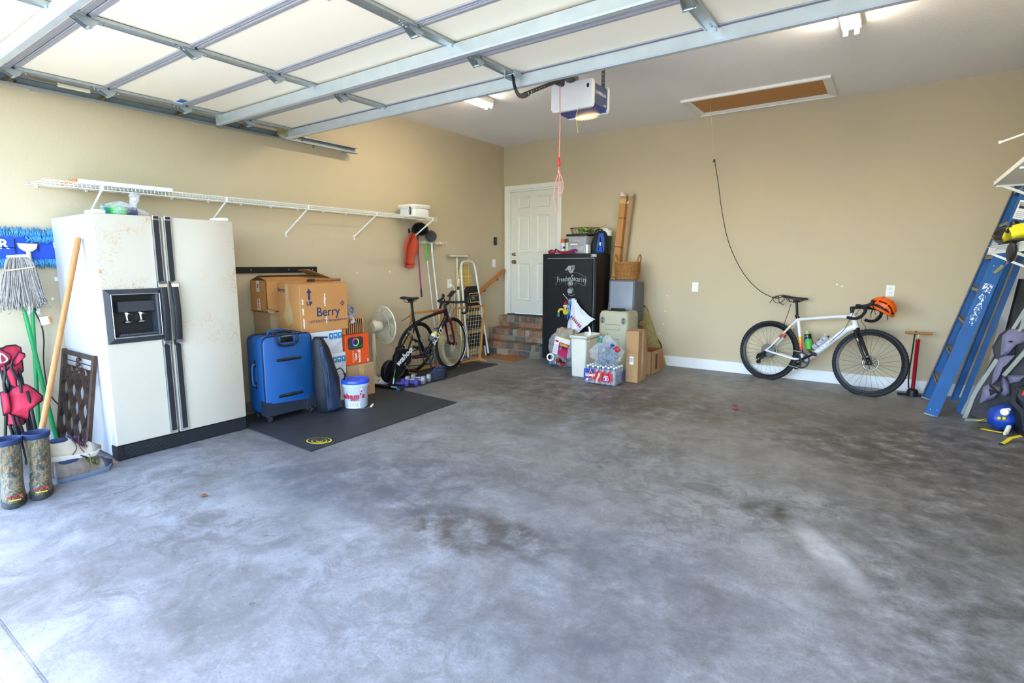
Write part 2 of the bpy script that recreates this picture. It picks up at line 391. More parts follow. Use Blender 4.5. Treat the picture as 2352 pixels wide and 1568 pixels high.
# ---- handrail
t = thing('handrail', 'sloping varnished wooden handrail on the wall beside the brick steps', 'handrail', (.07, -.42, 1.08))
wood_o = M('orange varnished wood', '#b8702c', .4, 0, .15, 6, 0, 80, stretch=(1, 6, 1))
d = V((0, .64, .315)).normalized(); a, b_ = V((0, -.31, -.155)), V((0, .33, .165))
mb = MB(); rg = []
for p in (a, b_): rg.append([p+V((x*.9, 0, 0))+V((0, -.44, .9))*z for x, z in rrect(.045, .06, .015, 3)])
mb.loft(rg); obj('rail', mb, wood_o, t)
for k in (-.22, .2):
    p = a.lerp(b_, .5+k*1.2); mb = MB(); mb.tube(sm([p+V((0, 0, -.03)), p+V((0, -.01, -.06)), V((-.066, p.y-.02, p.z-.075))], 5), .006); mb.cyl(V((-.07, p.y-.02, p.z-.075)), V((-.062, p.y-.02, p.z-.075)), .022)
    obj('bracket', mb, black_met, t)

# ---- attic hatch in the ceiling
t = thing('attic_hatch', 'brown plywood attic hatch in a white moulded frame on the ceiling', 'hatch', (3.73, -.48, RH))
x0, x1, y0, y1 = -.72, .72, -.36, .36
ply = M('varnished plywood', '#b87c34', .45, 0, .12, 5, 0, 80, stretch=(1, 8, 1))
obj('hatch_panel', MB().bb(x0+.08, x1-.08, y0+.08, y1-.08, -.006, -.001), ply, t)
def mould(a, b_, inn):                              # stepped casing along a->b, inn points to the panel
    a, b_, inn = V(a), V(b_), V(inn); mb = MB(); d = (b_-a).normalized()
    prof = [(0, 0), (0, -.026), (.02, -.03), (.026, -.02), (.05, -.018), (.056, -.012), (.08, -.012), (.086, 0)]
    r = []
    for p, s_ in ((a, 1), (b_, -1)): r.append([p+inn*q+d*s_*q+V((0, 0, z)) for q, z in prof])
    return mb.loft(r)
for a, b_, i in (((x0, y0, 0), (x1, y0, 0), (0, 1, 0)), ((x1, y0, 0), (x1, y1, 0), (-1, 0, 0)), ((x1, y1, 0), (x0, y1, 0), (0, -1, 0)), ((x0, y1, 0), (x0, y0, 0), (1, 0, 0))):
    obj('frame_moulding', mould(a, b_, i), white_pt, t, smooth=0)
t = thing('hatch_pull_cord', 'thin pale string hanging from the attic hatch', 'cord', (3.225, -.44, RH))
mb = MB(); mb.tube(sm([(0, 0, -.005), (.01, .1, -.3), (.015, .2, -.56)], 6), .0022, 6); obj('string', mb, M('pale string', '#d9cda6', .8), t)
# ------------------------------------------------------------------ overhead garage door
DZ = 2.62
panel_m = M('cream door backing', '#efe6cf', .5, 0, .015, 3)
rail_m = M('grey zinc rail', '#a3a3a8', .45, .35, .06, 30)
gd = thing('garage_door', 'open overhead garage door of cream panels in galvanised steel framing under the ceiling', 'garage door', (2.885, -5.1, DZ))
GX, GY = 2.885, -5.1
JY = [-6.36, -5.85, -5.32, -4.785, -4.25, -3.82]; SX = [.27, 1.575, 2.875, 4.185, 5.5]
me_panel = {}
for i in range(5):
    for k in range(4):
        key = (i, k); b = MB(); y0, y1 = JY[i]+.03, JY[i+1]-.03; x0, x1 = SX[k]+.02, SX[k+1]-.02
        b.box((0, 0, .012), (x1-x0, y1-y0, .016), None, .003)
        obj('panel', b, panel_m, gd, ((x0+x1)/2-GX, (y0+y1)/2-GY, 0))
sk = MB(); sk.bb(.2-GX, 5.57-GX, -6.38-GY, -3.8-GY, .022, .045); obj('outer_skin', sk, M('painted door skin', '#d9d4c6', .5), gd)
for i, y in enumerate(JY):                           # section edges: two steel lips with a groove between
    for s_ in ((-1,) if i == 5 else (1,) if i == 0 else (-1, 1)):
        b = MB(); b.bb(.2-GX, 5.57-GX, min(0, s_*.033), max(0, s_*.033), -.004, .022, .003)
        b.bb(.2-GX, 5.57-GX, s_*.009-.003, s_*.009+.003, -.007, 0)
        obj('section_lip', b, rail_m, gd, (0, y-GY+s_*.003, 0))
stile_me = None
for i in range(5):
    for x in SX:
        L = JY[i+1]-JY[i]-.02
        b = MB(); b.bb(-.036, .036, -L/2, L/2, -.012, .0, .003).bb(-.036, -.03, -L/2, L/2, -.018, -.01).bb(.03, .036, -L/2, L/2, -.018, -.01)
        for q in (-.35, -.28, .3, .38): b.cyl((.008, q*L, -.014), (.008, q*L, -.018), .006, n=8)
        obj('stile', b, galv, gd, (x-GX, (JY[i]+JY[i+1])/2-GY, 0))
hb = MB()                                            # hinge: two leaves, cheek plates and barrel
hb.prism([(-.035, -.095), (.035, -.095), (.03, -.02), (.03, .02), (.035, .095), (-.035, .095), (-.03, .02), (-.03, -.02)], (0, 0, -.0185), (1, 0, 0), (0, 1, 0), .003)
for s_ in (-1, 1): hb.prism([(-.07, 0), (.05, 0), (.03, .03), (.005, .045), (-.02, .03)], (s_*.026, 0, -.019), (0, 1, 0), (0, 0, -1), .003)
hb.cyl((-.034, .012, -.05), (.034, .012, -.05), .0085, n=12)
for q in (-.08, -.055, .07): hb.cyl((0, q, -.022), (0, q, -.03), .008, n=6)
hinge_me = mesh_of(hb, 'hinge', galv)
rb = MB(); rb.cyl((-.03, .012, -.05), (-.145, .012, -.05), .0055, n=8).lathe([(.008, 0), (.022, .002), (.023, .009), (.018, .011), (.018, .013), (.023, .015), (.022, .022), (.008, .024)], (-.158, .012, -.05), (1, 0, 0), 16)
roller_me = mesh_of(rb, 'roller', M('brassy roller steel', '#8f7f5e', .4, .8))
for y in JY[1:5]:
    for j, x in enumerate(SX):
        h = obj('hinge', hinge_me, None, gd, (x-GX, y-GY, 0))
        if j == 0: obj('roller', roller_me, None, h)
h = obj('top_bracket', MB().bb(-.04, .04, -.07, .07, -.02, -.016).bb(-.045, -.038, -.05, .05, -.07, -.016).bb(-.045, .02, -.05, -.046, -.06, -.016), M('yellow zinc bracket', '#b0a581', .4, .8), gd, (SX[0]-GX, -3.9-GY, 0))
obj('roller', roller_me, None, h)
for y, dy in ((-6.0, 0), (-4.49, 0), (-3.835, 0)):             # horizontal struts
    b = MB(); prof = [(-.012, -.012), (-.012, -.075), (-.004, -.084), (.03, -.084), (.038, -.075), (.038, -.02), (.044, -.012), (.05, -.02), (.05, -.015), (.034, -.006), (.034, -.078), (-.006, -.078), (-.006, -.012)]
    b.loft([[V((x, p, q)) for p, q in prof] for x in (.19-GX, 5.58-GX)])
    for x in SX: b.cyl((x-GX+.02, -.02, -.02), (x-GX+.02, -.02, -.03), .007, n=6)
    obj('strut', b, M('galvanised strut', '#c3cacd', .42, .6, .06, 8), gd, (0, y-GY, 0))
b = MB(); b.bb(-.06, .06, -.035, .035, -.002, 0); st_ = obj('warning_sticker', b, M('sticker white', '#e9e9ea', .4), gd, (.36-GX, -4.86-GY, -.0005), label='white and blue warning sticker')
for k in range(3): obj('sticker_print', MB().bb(-.012, .012, -.026, .026, -.0035, -.002), M('sticker blue', '#1f5fb0', .4), st_, (-.005+k*.028, 0, 0))

tr = thing('door_track', 'galvanised horizontal door track along the left wall', 'track', (.12, -4.5, 2.575))
prof = [(.03, .03), (-.02, .03), (-.02, -.03), (.03, -.03), (.03, -.022), (.026, -.022), (.026, -.026), (-.016, -.026), (-.016, .026), (.026, .026), (.026, .022), (.03, .022)]
b = MB(); b.loft([[V((p, y, q)) for p, q in prof] for y in (-1.6, 1.56)]); obj('channel', b, M('track steel', '#8d9598', .55, .5, .08, 25), tr, smooth=0)
cv = MB(); rgs = []
for k in range(9):
    a = PI/2*k/8; rgs.append([V((p, -1.6-.36*math.sin(a)-q*0, -.36+.36*math.cos(a)))+V((0, -math.sin(a)*q, math.cos(a)*q)) for p, q in prof])
rgs.append([p+V((0, 0, -2.0)) for p in rgs[-1]]); cv.loft(rgs); obj('curved_track', cv, M('track steel'), tr, smooth=0)
b = MB()
for y in (-1.3, .9, 1.42): b.cyl((.0, y, 0), (.0125-.02, y, 0), .006, n=8)
b.cyl((-.01, 1.02, -.03), (-.01, 1.02, -.05), .008, n=8); obj('track_bolts', b, M('dark bolt', '#5a5a58', .5, .7), tr)
b = MB(); b.bb(-.12, -.02, -1.2, -1.16, -.02, .02).bb(-.12, -.02, .1, .14, -.02, .02).bb(-.12, -.02, 1.46, 1.5, -.02, .02); obj('wall_brackets', b, galv, tr)
obj('cream_clip', MB().box((.02, -.98, .03), (.03, .2, .03), None, .008), M('cream plastic', '#d9cfb2', .5), tr, label='cream plastic bottle clip beside the channel')

# ------------------------------------------------------------------ opener
OX, OY = 2.83, -2.81
t = thing('garage_door_opener', 'white and blue garage door opener hanging from the ceiling by perforated straps', 'door opener', (OX, OY, 2.7))
op_w = M('opener white plastic', '#dfdedb', .4, 0, .02); op_b = M('opener blue plastic', '#1c3c86', .35, 0, .06); op_g = M('opener slate panel', '#414a66', .45, 0, .05)
def cap(sgn, y0, y1):
    b = MB(); rg = []
    for s_ in (0, .5, .85, 1):
        y = sgn*(y0+(y1-y0)*s_); k = (1, 1.01, .99, .95)[[0, .5, .85, 1].index(s_)]
        rg.append([V((x, y-sgn*(.016*(1-(abs(x)/.19)**2) if s_ == 1 and sgn < 0 else 0), z-.008+.022*(x/.19)**2*(1 if z > 0 else 0))) for x, z in rrect(.385*k, .2*k, .03, 4)])
    return b.loft(rg)
c1 = obj('end_cap', cap(-1, .12, .16), op_w, t, label='white concave end cap with vent slots')
for k in range(9): obj('vent_slot', MB().box((-.125+k*.022, -.15+.0008*abs(k-4), -.074), (.005, .006, .026), (0, R(-25), 0)), M('slot dark', '#222226', .7), c1)
obj('corner_screw', MB().ell((.15, -.158, .055), (.012, .008, .017), 10, 6), black_pl, c1)
c2 = obj('light_cover', cap(1, .12, .165), op_w, t, label='white light cover at the back of the opener')
lens = M('glowing bulb cover', '#ffe9b0', .5, emit='#ffc860', es=4.5)
b = MB(); b.ell((.0, .13, -.092), (.13, .032, .03), 16, 8); obj('lens', b, lens, t, label='warm glowing light lens under the opener')
for k in range(11): obj('lens_slat', MB().box((-.1+k*.02, .13, -.112-.008*(1-((k-5)/5)**2)), (.004, .06, .012), (0, R(15), 0)), op_w, t)
b = MB(); b.loft([[V((x, y, z+(.012 if z < 0 and y < 0 else 0))) for x, z in ((-.18, -.1), (.18, -.1), (.18, .085), (-.18, .085))] for y in (-.125, .125)]); obj('body', b, op_b, t, label='deep blue opener body')
obj('side_panel', MB().bb(.18, .186, -.12, .12, -.078, .078), op_g, t)
tx = text('brand_lettering', 'CHAMBERLAIN', .036, M('silver print', '#cfd2d8', .4), t, (.187, -.002, .018), (0, 1, 0), (0, 0, 1), squeeze=.8)
obj('small_print', MB().bb(.1862, .1868, .06, .1, -.062, -.052), MATS['silver print'], t)
strap = M('perforated strap steel', '#7d8384', .5, .7, .15)
b = MB(); b.bb(.15, .18, .08, .084, .07, .425).bb(-.18, -.15, .08, .084, .07, .425).bb(-.18, .18, .06, .11, .085, .09); obj('hanger_straps', b, strap, t)
b = MB()
for k in range(9): b.cyl((.165, .0795, .13+k*.033), (.165, .079, .13+k*.033), .007, n=10)
obj('strap_holes', b, M('pale hole', '#c9c6c0', .7), t)
b = MB(); b.box((0, -1.85, .115), (.05, 3.5, .03), (R(0), 0, 0), .004); obj('rail', b, M('dark rail steel', '#4b4f52', .45, .7), t)
b = MB(); b.bb(-.05, .05, -.14, -.06, .1, .104).bb(-.05, .05, -.14, -.136, .085, .15); obj('rail_bracket', b, galv, t)
b = MB()
for k in range(40): b.torus((.045, -.2-.022*k, .13), .008, .0022, (1, 0, 0) if k % 2 else (0, 0, 1), 8, 4)
obj('drive_chain', b, black_met, t)
b = MB(); b.bb(-.04, .04, -.42, -.28, .085, .14, .01).bb(-.025, .025, -.4, -.30, .03, .09, .01); obj('trolley', b, black_pl, t)
# curved and straight door arm
b = MB()
def strip(pts, wd, th, side):
    P = [V(p) for p in pts]; rg = []
    for i, p in enumerate(P):
        d = (P[min(i+1, len(P)-1)]-P[max(i-1, 0)]).normalized(); n = V(side).cross(d).normalized(); s_ = V(side)
        rg.append([p+s_*a*th/2+n*c_*wd/2 for a, c_ in ((-1, -1), (1, -1), (1, 1), (-1, 1))])
    return rg
b.loft(strip(sm([(.08, -1.1, -.1), (.08, -1.08, -.17), (.08, -1.03, -.215), (.08, -.96, -.205), (.08, -.9, -.17)], 5), .03, .005, (1, 0, 0)))
b.loft(strip([(.074, -1.0, -.215), (.03, -.36, .07)], .028, .004, (1, 0, 0)))
obj('door_arm', b, black_met, t)
b = MB()
for q in (.13, .2): p = V((.078, -1.0, -.215)).lerp(V((.034, -.36, .07)), q); b.cyl(p, p+V((.012, 0, 0)), .009, n=6)
for q in (.28, .34, .4, .46, .52): p = V((.078, -1.0, -.215)).lerp(V((.034, -.36, .07)), q); b.cyl(p, p+V((.0015, 0, 0)), .005, n=8)
obj('arm_bolts', b, chrome, t)
obj('door_bracket', MB().bb(.04, .045, -1.14, -1.06, -.13, -.085).bb(.115, .12, -1.14, -1.06, -.13, -.085).cyl((.035, -1.1, -.1), (.125, -1.1, -.1), .006, n=8), galv, t)
b = MB()
for k, (dx, dz) in enumerate(((-.01, .3), (.02, .32), (.05, .28))):
    b.tube(sm([(.05, -.1, .1), (.02+dx, -.2, .16), (.03+dx*2, -.3, .26), (dx*3, -.45, dz+.1)], 6), .0018, 5)
obj('bell_wires', b, M('copper and white wire', '#6b4a38', .6), t)
b = MB(); b.tube(sm([(.07, -.15, -.08), (.05, -.16, -.16), (.06, -.17, -.22), (.07, -.165, -.3)], 6), .0022, 5); obj('antenna_wire', b, M('yellow wire', '#d8c56a', .6), t)
t = thing('release_rope', 'red emergency release rope with a loop and red tag hanging from the opener rail', 'rope', (2.83, -3.15, 2.74))
red_r = M('red white rope', '#dd8a84', .8, 0, .2, 120)
b = MB(); b.tube([(0, 0, 0), (.004, 0, -.3), (0, 0, -.56)], .0045, 7).tube([(0, 0, -.62), (-.005, 0, -.66), (.0, 0, -.68)], .0045, 7)
b.tube(sm([(0, 0, -.66), (.03, .01, -.74), (.03, .01, -.81), (.012, 0, -.85), (.0, 0, -.79), (.006, 0, -.7), (0, 0, -.66)], 6), .0042, 7)
b.tube(sm([(0, 0, -.66), (-.03, -.005, -.75), (-.04, -.01, -.86), (-.03, -.01, -.92), (-.012, -.01, -.98)], 6), .0042, 7)
b.ell((0, 0, -.66), .012, 8, 6).ell((-.04, -.01, -.87), .008, 8, 6).ell((-.013, -.01, -.98), .007, 8, 6)
obj('rope', b, red_r, t); obj('red_tag', MB().lathe([(.004, .06), (.011, .05), (.013, 0), (.008, -.008)], (0, 0, -.61), (0, 0, 1), 10), M('bright red plastic', '#c81d1d', .4), t)

# ------------------------------------------------------------------ fluorescent fixtures
tube_m = M('fluorescent tube', '#fff6e0', .4, emit='#fff3de', es=TUBE); tube_dim = M('dimmer fluorescent tube', '#fff6e0', .4, emit='#fff3de', es=TUBE*.5)  # second tube material is dimmed to keep the left wall from overlighting
sock = M('lamp holder white', '#e6e2d6', .5)
def fixture(x, lab, tube_m):
    t = thing('fluorescent_light', lab, 'light', (x, -2.67, RH), group=None)
    obj('housing', MB().bb(-.062, .062, -.61, .61, -.055, 0, .004), M('white enamel', '#e9e4d4', .35), t)
    for s_ in (-1, 1):
        obj('tube', MB().cyl((s_*.036, -.595, -.078), (s_*.036, .595, -.078), .0135, n=14), tube_m, t)
        for e in (-1, 1):
            b = MB(); b.bb(s_*.036-.016, s_*.036+.016, e*.6-.009, e*.6+.009, -.098, -.05, .004); obj('lamp_holder', b, sock, t)
    return t
fixture(1.3, 'twin tube fluorescent light on the ceiling beyond the left half of the open door', tube_dim)
fixture(4.69, 'twin tube fluorescent light on the ceiling nearer the attic hatch', tube_m)
# ------------------------------------------------------------------ long wire shelf on the left wall
def wire_shelf(label, x0, sx, y0, y1, z, depth, brace_y, group=None, lip=.034, drop=.25):
    """sx = +1: fixed to a wall at x0 and reaching +x; -1: reaching -x"""
    t = thing('wire_shelf', label, 'shelf', (x0, (y0+y1)/2, z), group=group); L = y1-y0
    b = MB(); n = int(L/.0254)
    for i in range(n+1):
        y = -L/2+L*i/n; b.tube([(sx*.008, y, .002), (sx*(depth-.002), y, .002), (sx*depth, y, -lip)], .0017, 4)
    o = obj('deck_wires', b, wire_w, t, smooth=180); o['kind'] = 'stuff'
    for (xx, zz) in ((.01, 0), (depth*.35, -.002), (depth*.68, -.002), (depth, .003), (depth, -lip)):
        obj('long_rod', MB().cyl((sx*xx, -L/2-.015, zz), (sx*xx, L/2+.01, zz), .003, n=6), wire_w, t)
    for y in brace_y:
        yy = y-(y0+y1)/2; b = MB()
        b.loft(strip([(sx*.006, yy, -drop), (sx*(depth-.012), yy, -lip+.004)], .016, .007, (0, 1, 0))); b.bb(min(0, sx*.006), max(0, sx*.006), yy-.008, yy+.008, -drop-.04, -drop+.015)
        b.box((sx*(depth-.004), yy, -.016), (.012, .014, .04)); obj('brace', b, wire_w, t)
    for k in range(int(L/.3)+1):
        b = MB(); b.box((sx*.006, -L/2+.05+k*.3, -.004), (.012, .022, .026), None, .004); obj('wall_clip', b, white_pl, t)
    return t
wire_shelf('long white wire shelf on braces along the left wall above the fridge', 0, 1, -5.78, -1.97, 1.905, .4, (-5.46, -4.565, -3.775, -2.92, -2.03))
t = thing('shelf_board', 'flat white board lying on the long wire shelf above the fridge', 'board', (.2, -5.28, 1.909))
obj('board', MB().bb(-.16, .16, -.31, .31, .0, .03, .002), white_pl, t); obj('bare_edge', MB().bb(-.16, .16, -.315, -.309, .001, .029), wood_o, t, label='bare wood edge')
# white lidded appliance on the shelf end
t = thing('appliance', 'white plastic appliance with a lid on the far end of the wire shelf', 'appliance', (.2, -2.15, 1.909))
b = MB(); rg = []
for z, k in ((0, .92), (.02, 1.0), (.1, .97)): rg.append([V((x*k, y*k, z)) for x, y in rrect(.26, .3, .05, 4)])
b.loft(rg); obj('base', b, white_pl, t)
b = MB(); rg = []
for z, k in ((.102, 1.02), (.13, 1.08), (.148, 1.0), (.152, .85)): rg.append([V((x*k, y*k, z+.02*y)) for x, y in rrect(.26, .33, .05, 4)])
b.loft(rg); obj('lid', b, M('off white lid', '#dedcd2', .35), t)
obj('cord_wrap', MB().tube(sm([(.1, -.17, .02), (.12, -.175, .06), (.1, -.17, .11), (.09, -.178, .06), (.11, -.18, .02), (.12, -.18, .09)], 5), .005, 6), black_pl, t)

# ------------------------------------------------------------------ fridge
FX, FY0, FY1, FS = .76, -5.68, -4.765, -5.279
fr_w = bpy.data.materials.new('yellowed fridge enamel with rust specks'); g = G(fr_w); v = g.coord()
n1 = g.ramp(g.noise(v, 3.1, 3, .5), [(.5, '#000000'), (.66, '#ffffff')]); n2 = g.ramp(g.noise(v, 60, 5, .75), [(.5, '#000000'), (.64, '#ffffff')])
sepz = g.new('ShaderNodeSeparateXYZ'); g.link(v, sepz.inputs[0])
zz = g.new('ShaderNodeMapRange'); g.link(sepz.outputs[2], zz.inputs[0]); zz.inputs[1].default_value = .55; zz.inputs[2].default_value = 1.3
rust = g.math('MULTIPLY', g.math('MULTIPLY', n1, n2), g.math('ADD', g.math('MULTIPLY', zz.outputs[0], .9), .06))
sp = g.ramp(g.noise(v, 130, 2, .5), [(.74, '#000000'), (.78, '#ffffff')])
c = g.mix(g.noise(v, 2, 3), '#c4baa9', '#b9af9c'); c = g.mix(g.math('MINIMUM', g.math('MULTIPLY', rust, 1.7), .85), c, '#b4722c'); c = g.mix(g.math('MULTIPLY', sp, .6), c, '#7a5230')
g.color(c); g.b.inputs['Roughness'].default_value = .35; g.bump(g.noise(v, 120, 2), .05, .002)
fr_side = M('white fridge enamel', '#bcb9b6', .35, 0, .015, 3, .04, 140)
t = thing('fridge', 'old white side by side fridge with rust specks and a black ice dispenser', 'fridge', (0, 0, 0))
obj('cabinet', MB().bb(.05, FX-.012, FY0, FY1, .02, 1.675, .006), fr_side, t)
obj('gasket', MB().bb(FX-.012, FX+.004, FY0+.01, FY1-.01, .11, 1.665), M('grey gasket', '#b9b6ae', .6), t)
D0, D1 = FX+.004, .84
dy0, dy1, dz0, dz1 = -5.625, -5.345, .855, 1.138
fd = MB(); O_ = [(FY0, .108), (FS-.005, .108), (FS-.005, 1.675), (FY0, 1.675)]; I_ = [(dy0, dz0), (dy1, dz0), (dy1, dz1), (dy0, dz1)]
fd.loft([[V((x, y, z)) for y, z in q] for x, q in ((D0, I_), (D0, O_), (D1-.006, O_), (D1, [(y+(.006 if y < -5.5 else -.006), z+(.006 if z < 1 else -.006)) for y, z in O_]), (D1, I_), (D0, I_))], False)
ld = obj('freezer_door', fd, fr_w, t, smooth=0)
rd = obj('fridge_door', MB().bb(D0, D1, FS+.005, FY1, .108, 1.675, .008, 2), fr_w, t)
disp_m = M('dispenser charcoal', '#2e3036', .42, 0, .12, 30); silver = M('silver trim', '#c2c3c4', .3, .8)
b = MB(); rgs = []
for ins, xx in ((.0, D1), (.0, D1+.012), (.03, D1+.022), (.038, D1+.012), (.042, D0+.01)):
    rgs.append([V((xx, y, z)) for y, z in ((-5.666+ins, .813+ins), (-5.322-ins, .813+ins), (-5.322-ins, 1.178-ins), (-5.666+ins, 1.178-ins))])
b.loft(rgs, False); df = obj('dispenser', b, disp_m, ld, smooth=0, label='charcoal ice and water dispenser frame')
# dispenser interior hangs on the freezer door as sub-parts (three levels at most)
b = MB(); b.bb(.768, .771, dy0, dy1, dz0, dz1).bb(.768, D1, dy0-.002, dy0+.003, dz0, dz1).bb(.768, D1, dy1-.003, dy1+.002, dz0, dz1).bb(.768, D1, dy0, dy1, dz1-.003, dz1+.002).bb(.768, D1, dy0, dy1, dz0-.002, dz0+.003)
obj('recess', b, M('recess black', '#191a1d', .4), ld, smooth=0)
obj('control_panel', MB().box((.805, (dy0+dy1)/2+.012, 1.055), (.055, .225, .075), (0, R(-8), 0), .004), disp_m, ld)
for k, y in enumerate((-5.56, -5.52, -5.43)): obj('control_mark', MB().box((.834, y, 1.035), (.002, .014, .004)), M('pale print', '#c8cacc', .5), ld)
for y in (-5.525, -5.44):
    b = MB(); b.tube(sm([(.785, y, 1.02), (.79, y, .98), (.8, y, .955)], 4), .007, 6); b.ell((.805, y, .95), (.018, .032, .012), 12, 6); b.torus((.80, y, 1.008), .03, .005, (0, .3, 1), 14, 5)
    obj('paddle', b, chrome, ld)
b = MB(); b.bb(.775, .835, dy0+.03, dy1-.01, dz0+.004, dz0+.012)
for k in range(22): b.bb(.834, .838, dy0+.04+k*.0105, dy0+.046+k*.0105, dz0+.004, dz0+.018)
obj('drip_tray', b, M('tray grey', '#55585e', .4, .4), ld)
b = MB()
for (a0, a1) in (((D1+.0235, dy0-.006, dz0-.006), (D1+.0235, dy1+.006, dz0-.006)), ((D1+.0235, dy1+.006, dz0-.006), (D1+.0235, dy1+.006, dz1+.006)), ((D1+.0235, dy1+.006, dz1+.006), (D1+.0235, dy0-.006, dz1+.006)), ((D1+.0235, dy0-.006, dz1+.006), (D1+.0235, dy0-.006, dz0-.006))): b.cyl(a0, a1, .003, n=6)
obj('dispenser_trim', b, silver, ld)
ins_m = M('handle insert black', '#222428', .4, 0, .15, 60)
for dr, y0 in ((ld, -5.338), (rd, -5.263)):
    y1 = y0+.047; ym = (y0+y1)/2
    b = MB(); b.bb(D1, D1+.014, y0, y0+.006, .12, 1.683).bb(D1, D1+.014, y1-.006, y1, .12, 1.683).bb(D1, D1+.006, y0, y1, .12, 1.683); obj('handle_channel', b, silver, dr, smooth=0)
    for z0, z1 in ((1.225, 1.65), (.135, .77)): obj('handle_insert', MB().bb(D1+.004, D1+.013, y0+.006, y1-.006, z0, z1), ins_m, dr, smooth=0)
    b = MB(); rg = []
    for k in range(13):
        s_ = k/12; z = .8+.385*s_; o_ = .03+.016*math.sin(PI*s_)
        rg.append([V((D1+.004+o_+x, ym+y, z)) for x, y in rrect(.022, .045, .008, 2)])
    b.loft(rg); obj('handle', b, ins_m, dr)
    for z in (.785, 1.205):
        b = MB(); s_ = 1 if z > 1 else -1
        b.loft([[V((D1+.001+x, ym+y, z+s_*q)) for x, y in ((0, -.0235), (dpt, -.0235), (dpt, .0235), (0, .0235))] for q, dpt in ((-.02, .045), (.002, .04), (.022, .014))]); obj('handle_end', b, chrome, dr, smooth=0)
    b = MB(); b.bb(D1+.004, D1+.016, y0+.002, y1-.002, 1.652, 1.682, .002); cb = obj('badge', b, silver, dr); 
    obj('badge_plate', MB().bb(D1+.0155, D1+.017, y0+.008, y1-.008, 1.659, 1.676), black_pl, dr)
gb = MB().bb(D0-.02, .832, FY0, FY1, .006, .102, .004); gr = obj('toe_grille', gb, black_pl, t)
for k in range(9): obj('slat', MB().bb(.83, .838, FY0+.05, FY1-.006, .014+k*.0098, .0185+k*.0098), M('slat black', '#2b2d31', .4), gr)
obj('grille_end', MB().bb(.83, .84, FY0, FY0+.035, .006, .102, .003), black_pl, gr)
for y in (-5.63, -4.82):
    b = MB(); b.bb(.66, .82, y-.035, y+.035, 1.675, 1.70, .008, 2); obj('hinge_cover', b, white_pl, t)
for y in (-5.6, -4.85):
    for x in (.12, .7): obj('foot', MB().cyl((x, y, 0), (x, y, .022), .02, n=10), black_pl, t)
t = thing('cardboard_scrap', 'brown cardboard scrap under the front corner of the fridge', 'cardboard', (.78, -5.70, 0))
obj('sheet', MB().prism([(-.1, -.03), (.06, -.05), (.075, .012), (-.09, .012)], (0, 0, .0), (1, 0, 0), (0, 1, 0), .005), card, t)
# bag with a green can on the fridge
film_w = M('clear plastic film', '#e8ecf0', .18, 0, .02, alpha=.14)
film_m = M('milky plastic film', '#e6e6ea', .3, 0, .03, alpha=.4)
def crumple(mb, c, r, seed, amp=.18, n=26, k=16, fz=None):
    def f(q):
        d = 1+amp*(nz(q, 1.6, seed)+.55*nz(q, 4.1, seed+3)+.3*nz(q, 9, seed+7)); q2 = V(q)*d
        return fz(q2) if fz else q2
    return mb.ell(c, r, n, k, None, f)
t = thing('plastic_bag', 'knotted clear plastic bag holding a green can on top of the fridge', 'bag', (.6, -5.43, 1.676))
b = MB(); crumple(b, (0, -.005, .048), (.07, .115, .05), 3, .3, 40, 26, fz=lambda q: V((q.x, q.y, max(q.z, -.95))))
b.grid(lambda u, v: V((.01+(.022+.018*v)*math.cos(u*6.3)+.02*nz((u*5, v*4, 0)), .075+(.02+.015*v)*math.sin(u*6.3)+.02*v+.015*nz((u*4, v*5, 2)), .075+.085*v+.02*nz((u*3, v*3, 5)))), 18, 9)
b.grid(lambda u, v: V((.04+.012*math.cos(u*6.3), .09+.012*math.sin(u*6.3)+.06*v, .05-.02*v+.01*math.cos(u*6.3))), 8, 4)
obj('film', b, M('crinkled bag film', '#eceaf0', .22, 0, .03, alpha=.3), t, smooth=12)
obj('can', MB().lathe([(.0, -.075), (.03, -.075), (.036, -.068), (.036, .045), (.03, .055), (0, .055)], (.02, -.035, .038), (.1, 1, 0), 20), M('bright green can', '#3fbf36', .3, .1), t, label='bright green can')
obj('can_end', MB().lathe([(.0, -.02), (.037, -.02), (.037, .012), (0, .012)], (.016, -.09, .038), (.1, 1, 0), 20), M('teal can end', '#1f7a66', .4, .1), t)
obj('dark_can', MB().lathe([(.0, -.04), (.034, -.04), (.034, .035), (0, .035)], (.02, .052, .036), (.1, 1, .0), 18), M('dark can', '#4a4c66', .4, .2), t)

# ------------------------------------------------------------------ mops, outlet and cord left of the fridge
t = thing('dust_mop', 'wide blue dust mop with pale blue fringe held flat to the left wall', 'mop', (0, -5.83, 1.46))
blue_f = M('royal blue canvas', '#1a43ab', .75, 0, .08, 30, .2, 250); fringe_m = M('sky blue yarn', '#468bbd', .9, 0, .25, 40)
obj('pad', MB().box((.03, 0, .005), (.02, .48, .165), None, .006), blue_f, t)
rz = random.Random(4)
for side in (1, -1):
    b = MB()
    for k in range(150):
        y = -.25+.5*k/149+rz.uniform(-.004, .004); z0 = side*.075; L = rz.uniform(.045, .075)
        b.tube([(.03+rz.uniform(0, .012), y, z0), (.05+rz.uniform(-.008, .01), y+rz.uniform(-.012, .012), z0+side*L*.5), (.04+rz.uniform(-.015, .01), y+rz.uniform(-.022, .022), z0+side*L)], [.0035, .0045, .002], 4)
    o = obj('fringe', b, fringe_m, t, smooth=180); o['kind'] = 'stuff'
b = MB()
for k in range(80):
    y = rz.uniform(-.0, .2); b.tube([(.042, y, .09), (.062, y+rz.uniform(-.02, .02), .07), (.055, y+rz.uniform(-.03, .03), .03+rz.uniform(0, .03))], [.003, .0042, .002], 4)
o = obj('front_fringe', b, fringe_m, t, smooth=180); o['kind'] = 'stuff'
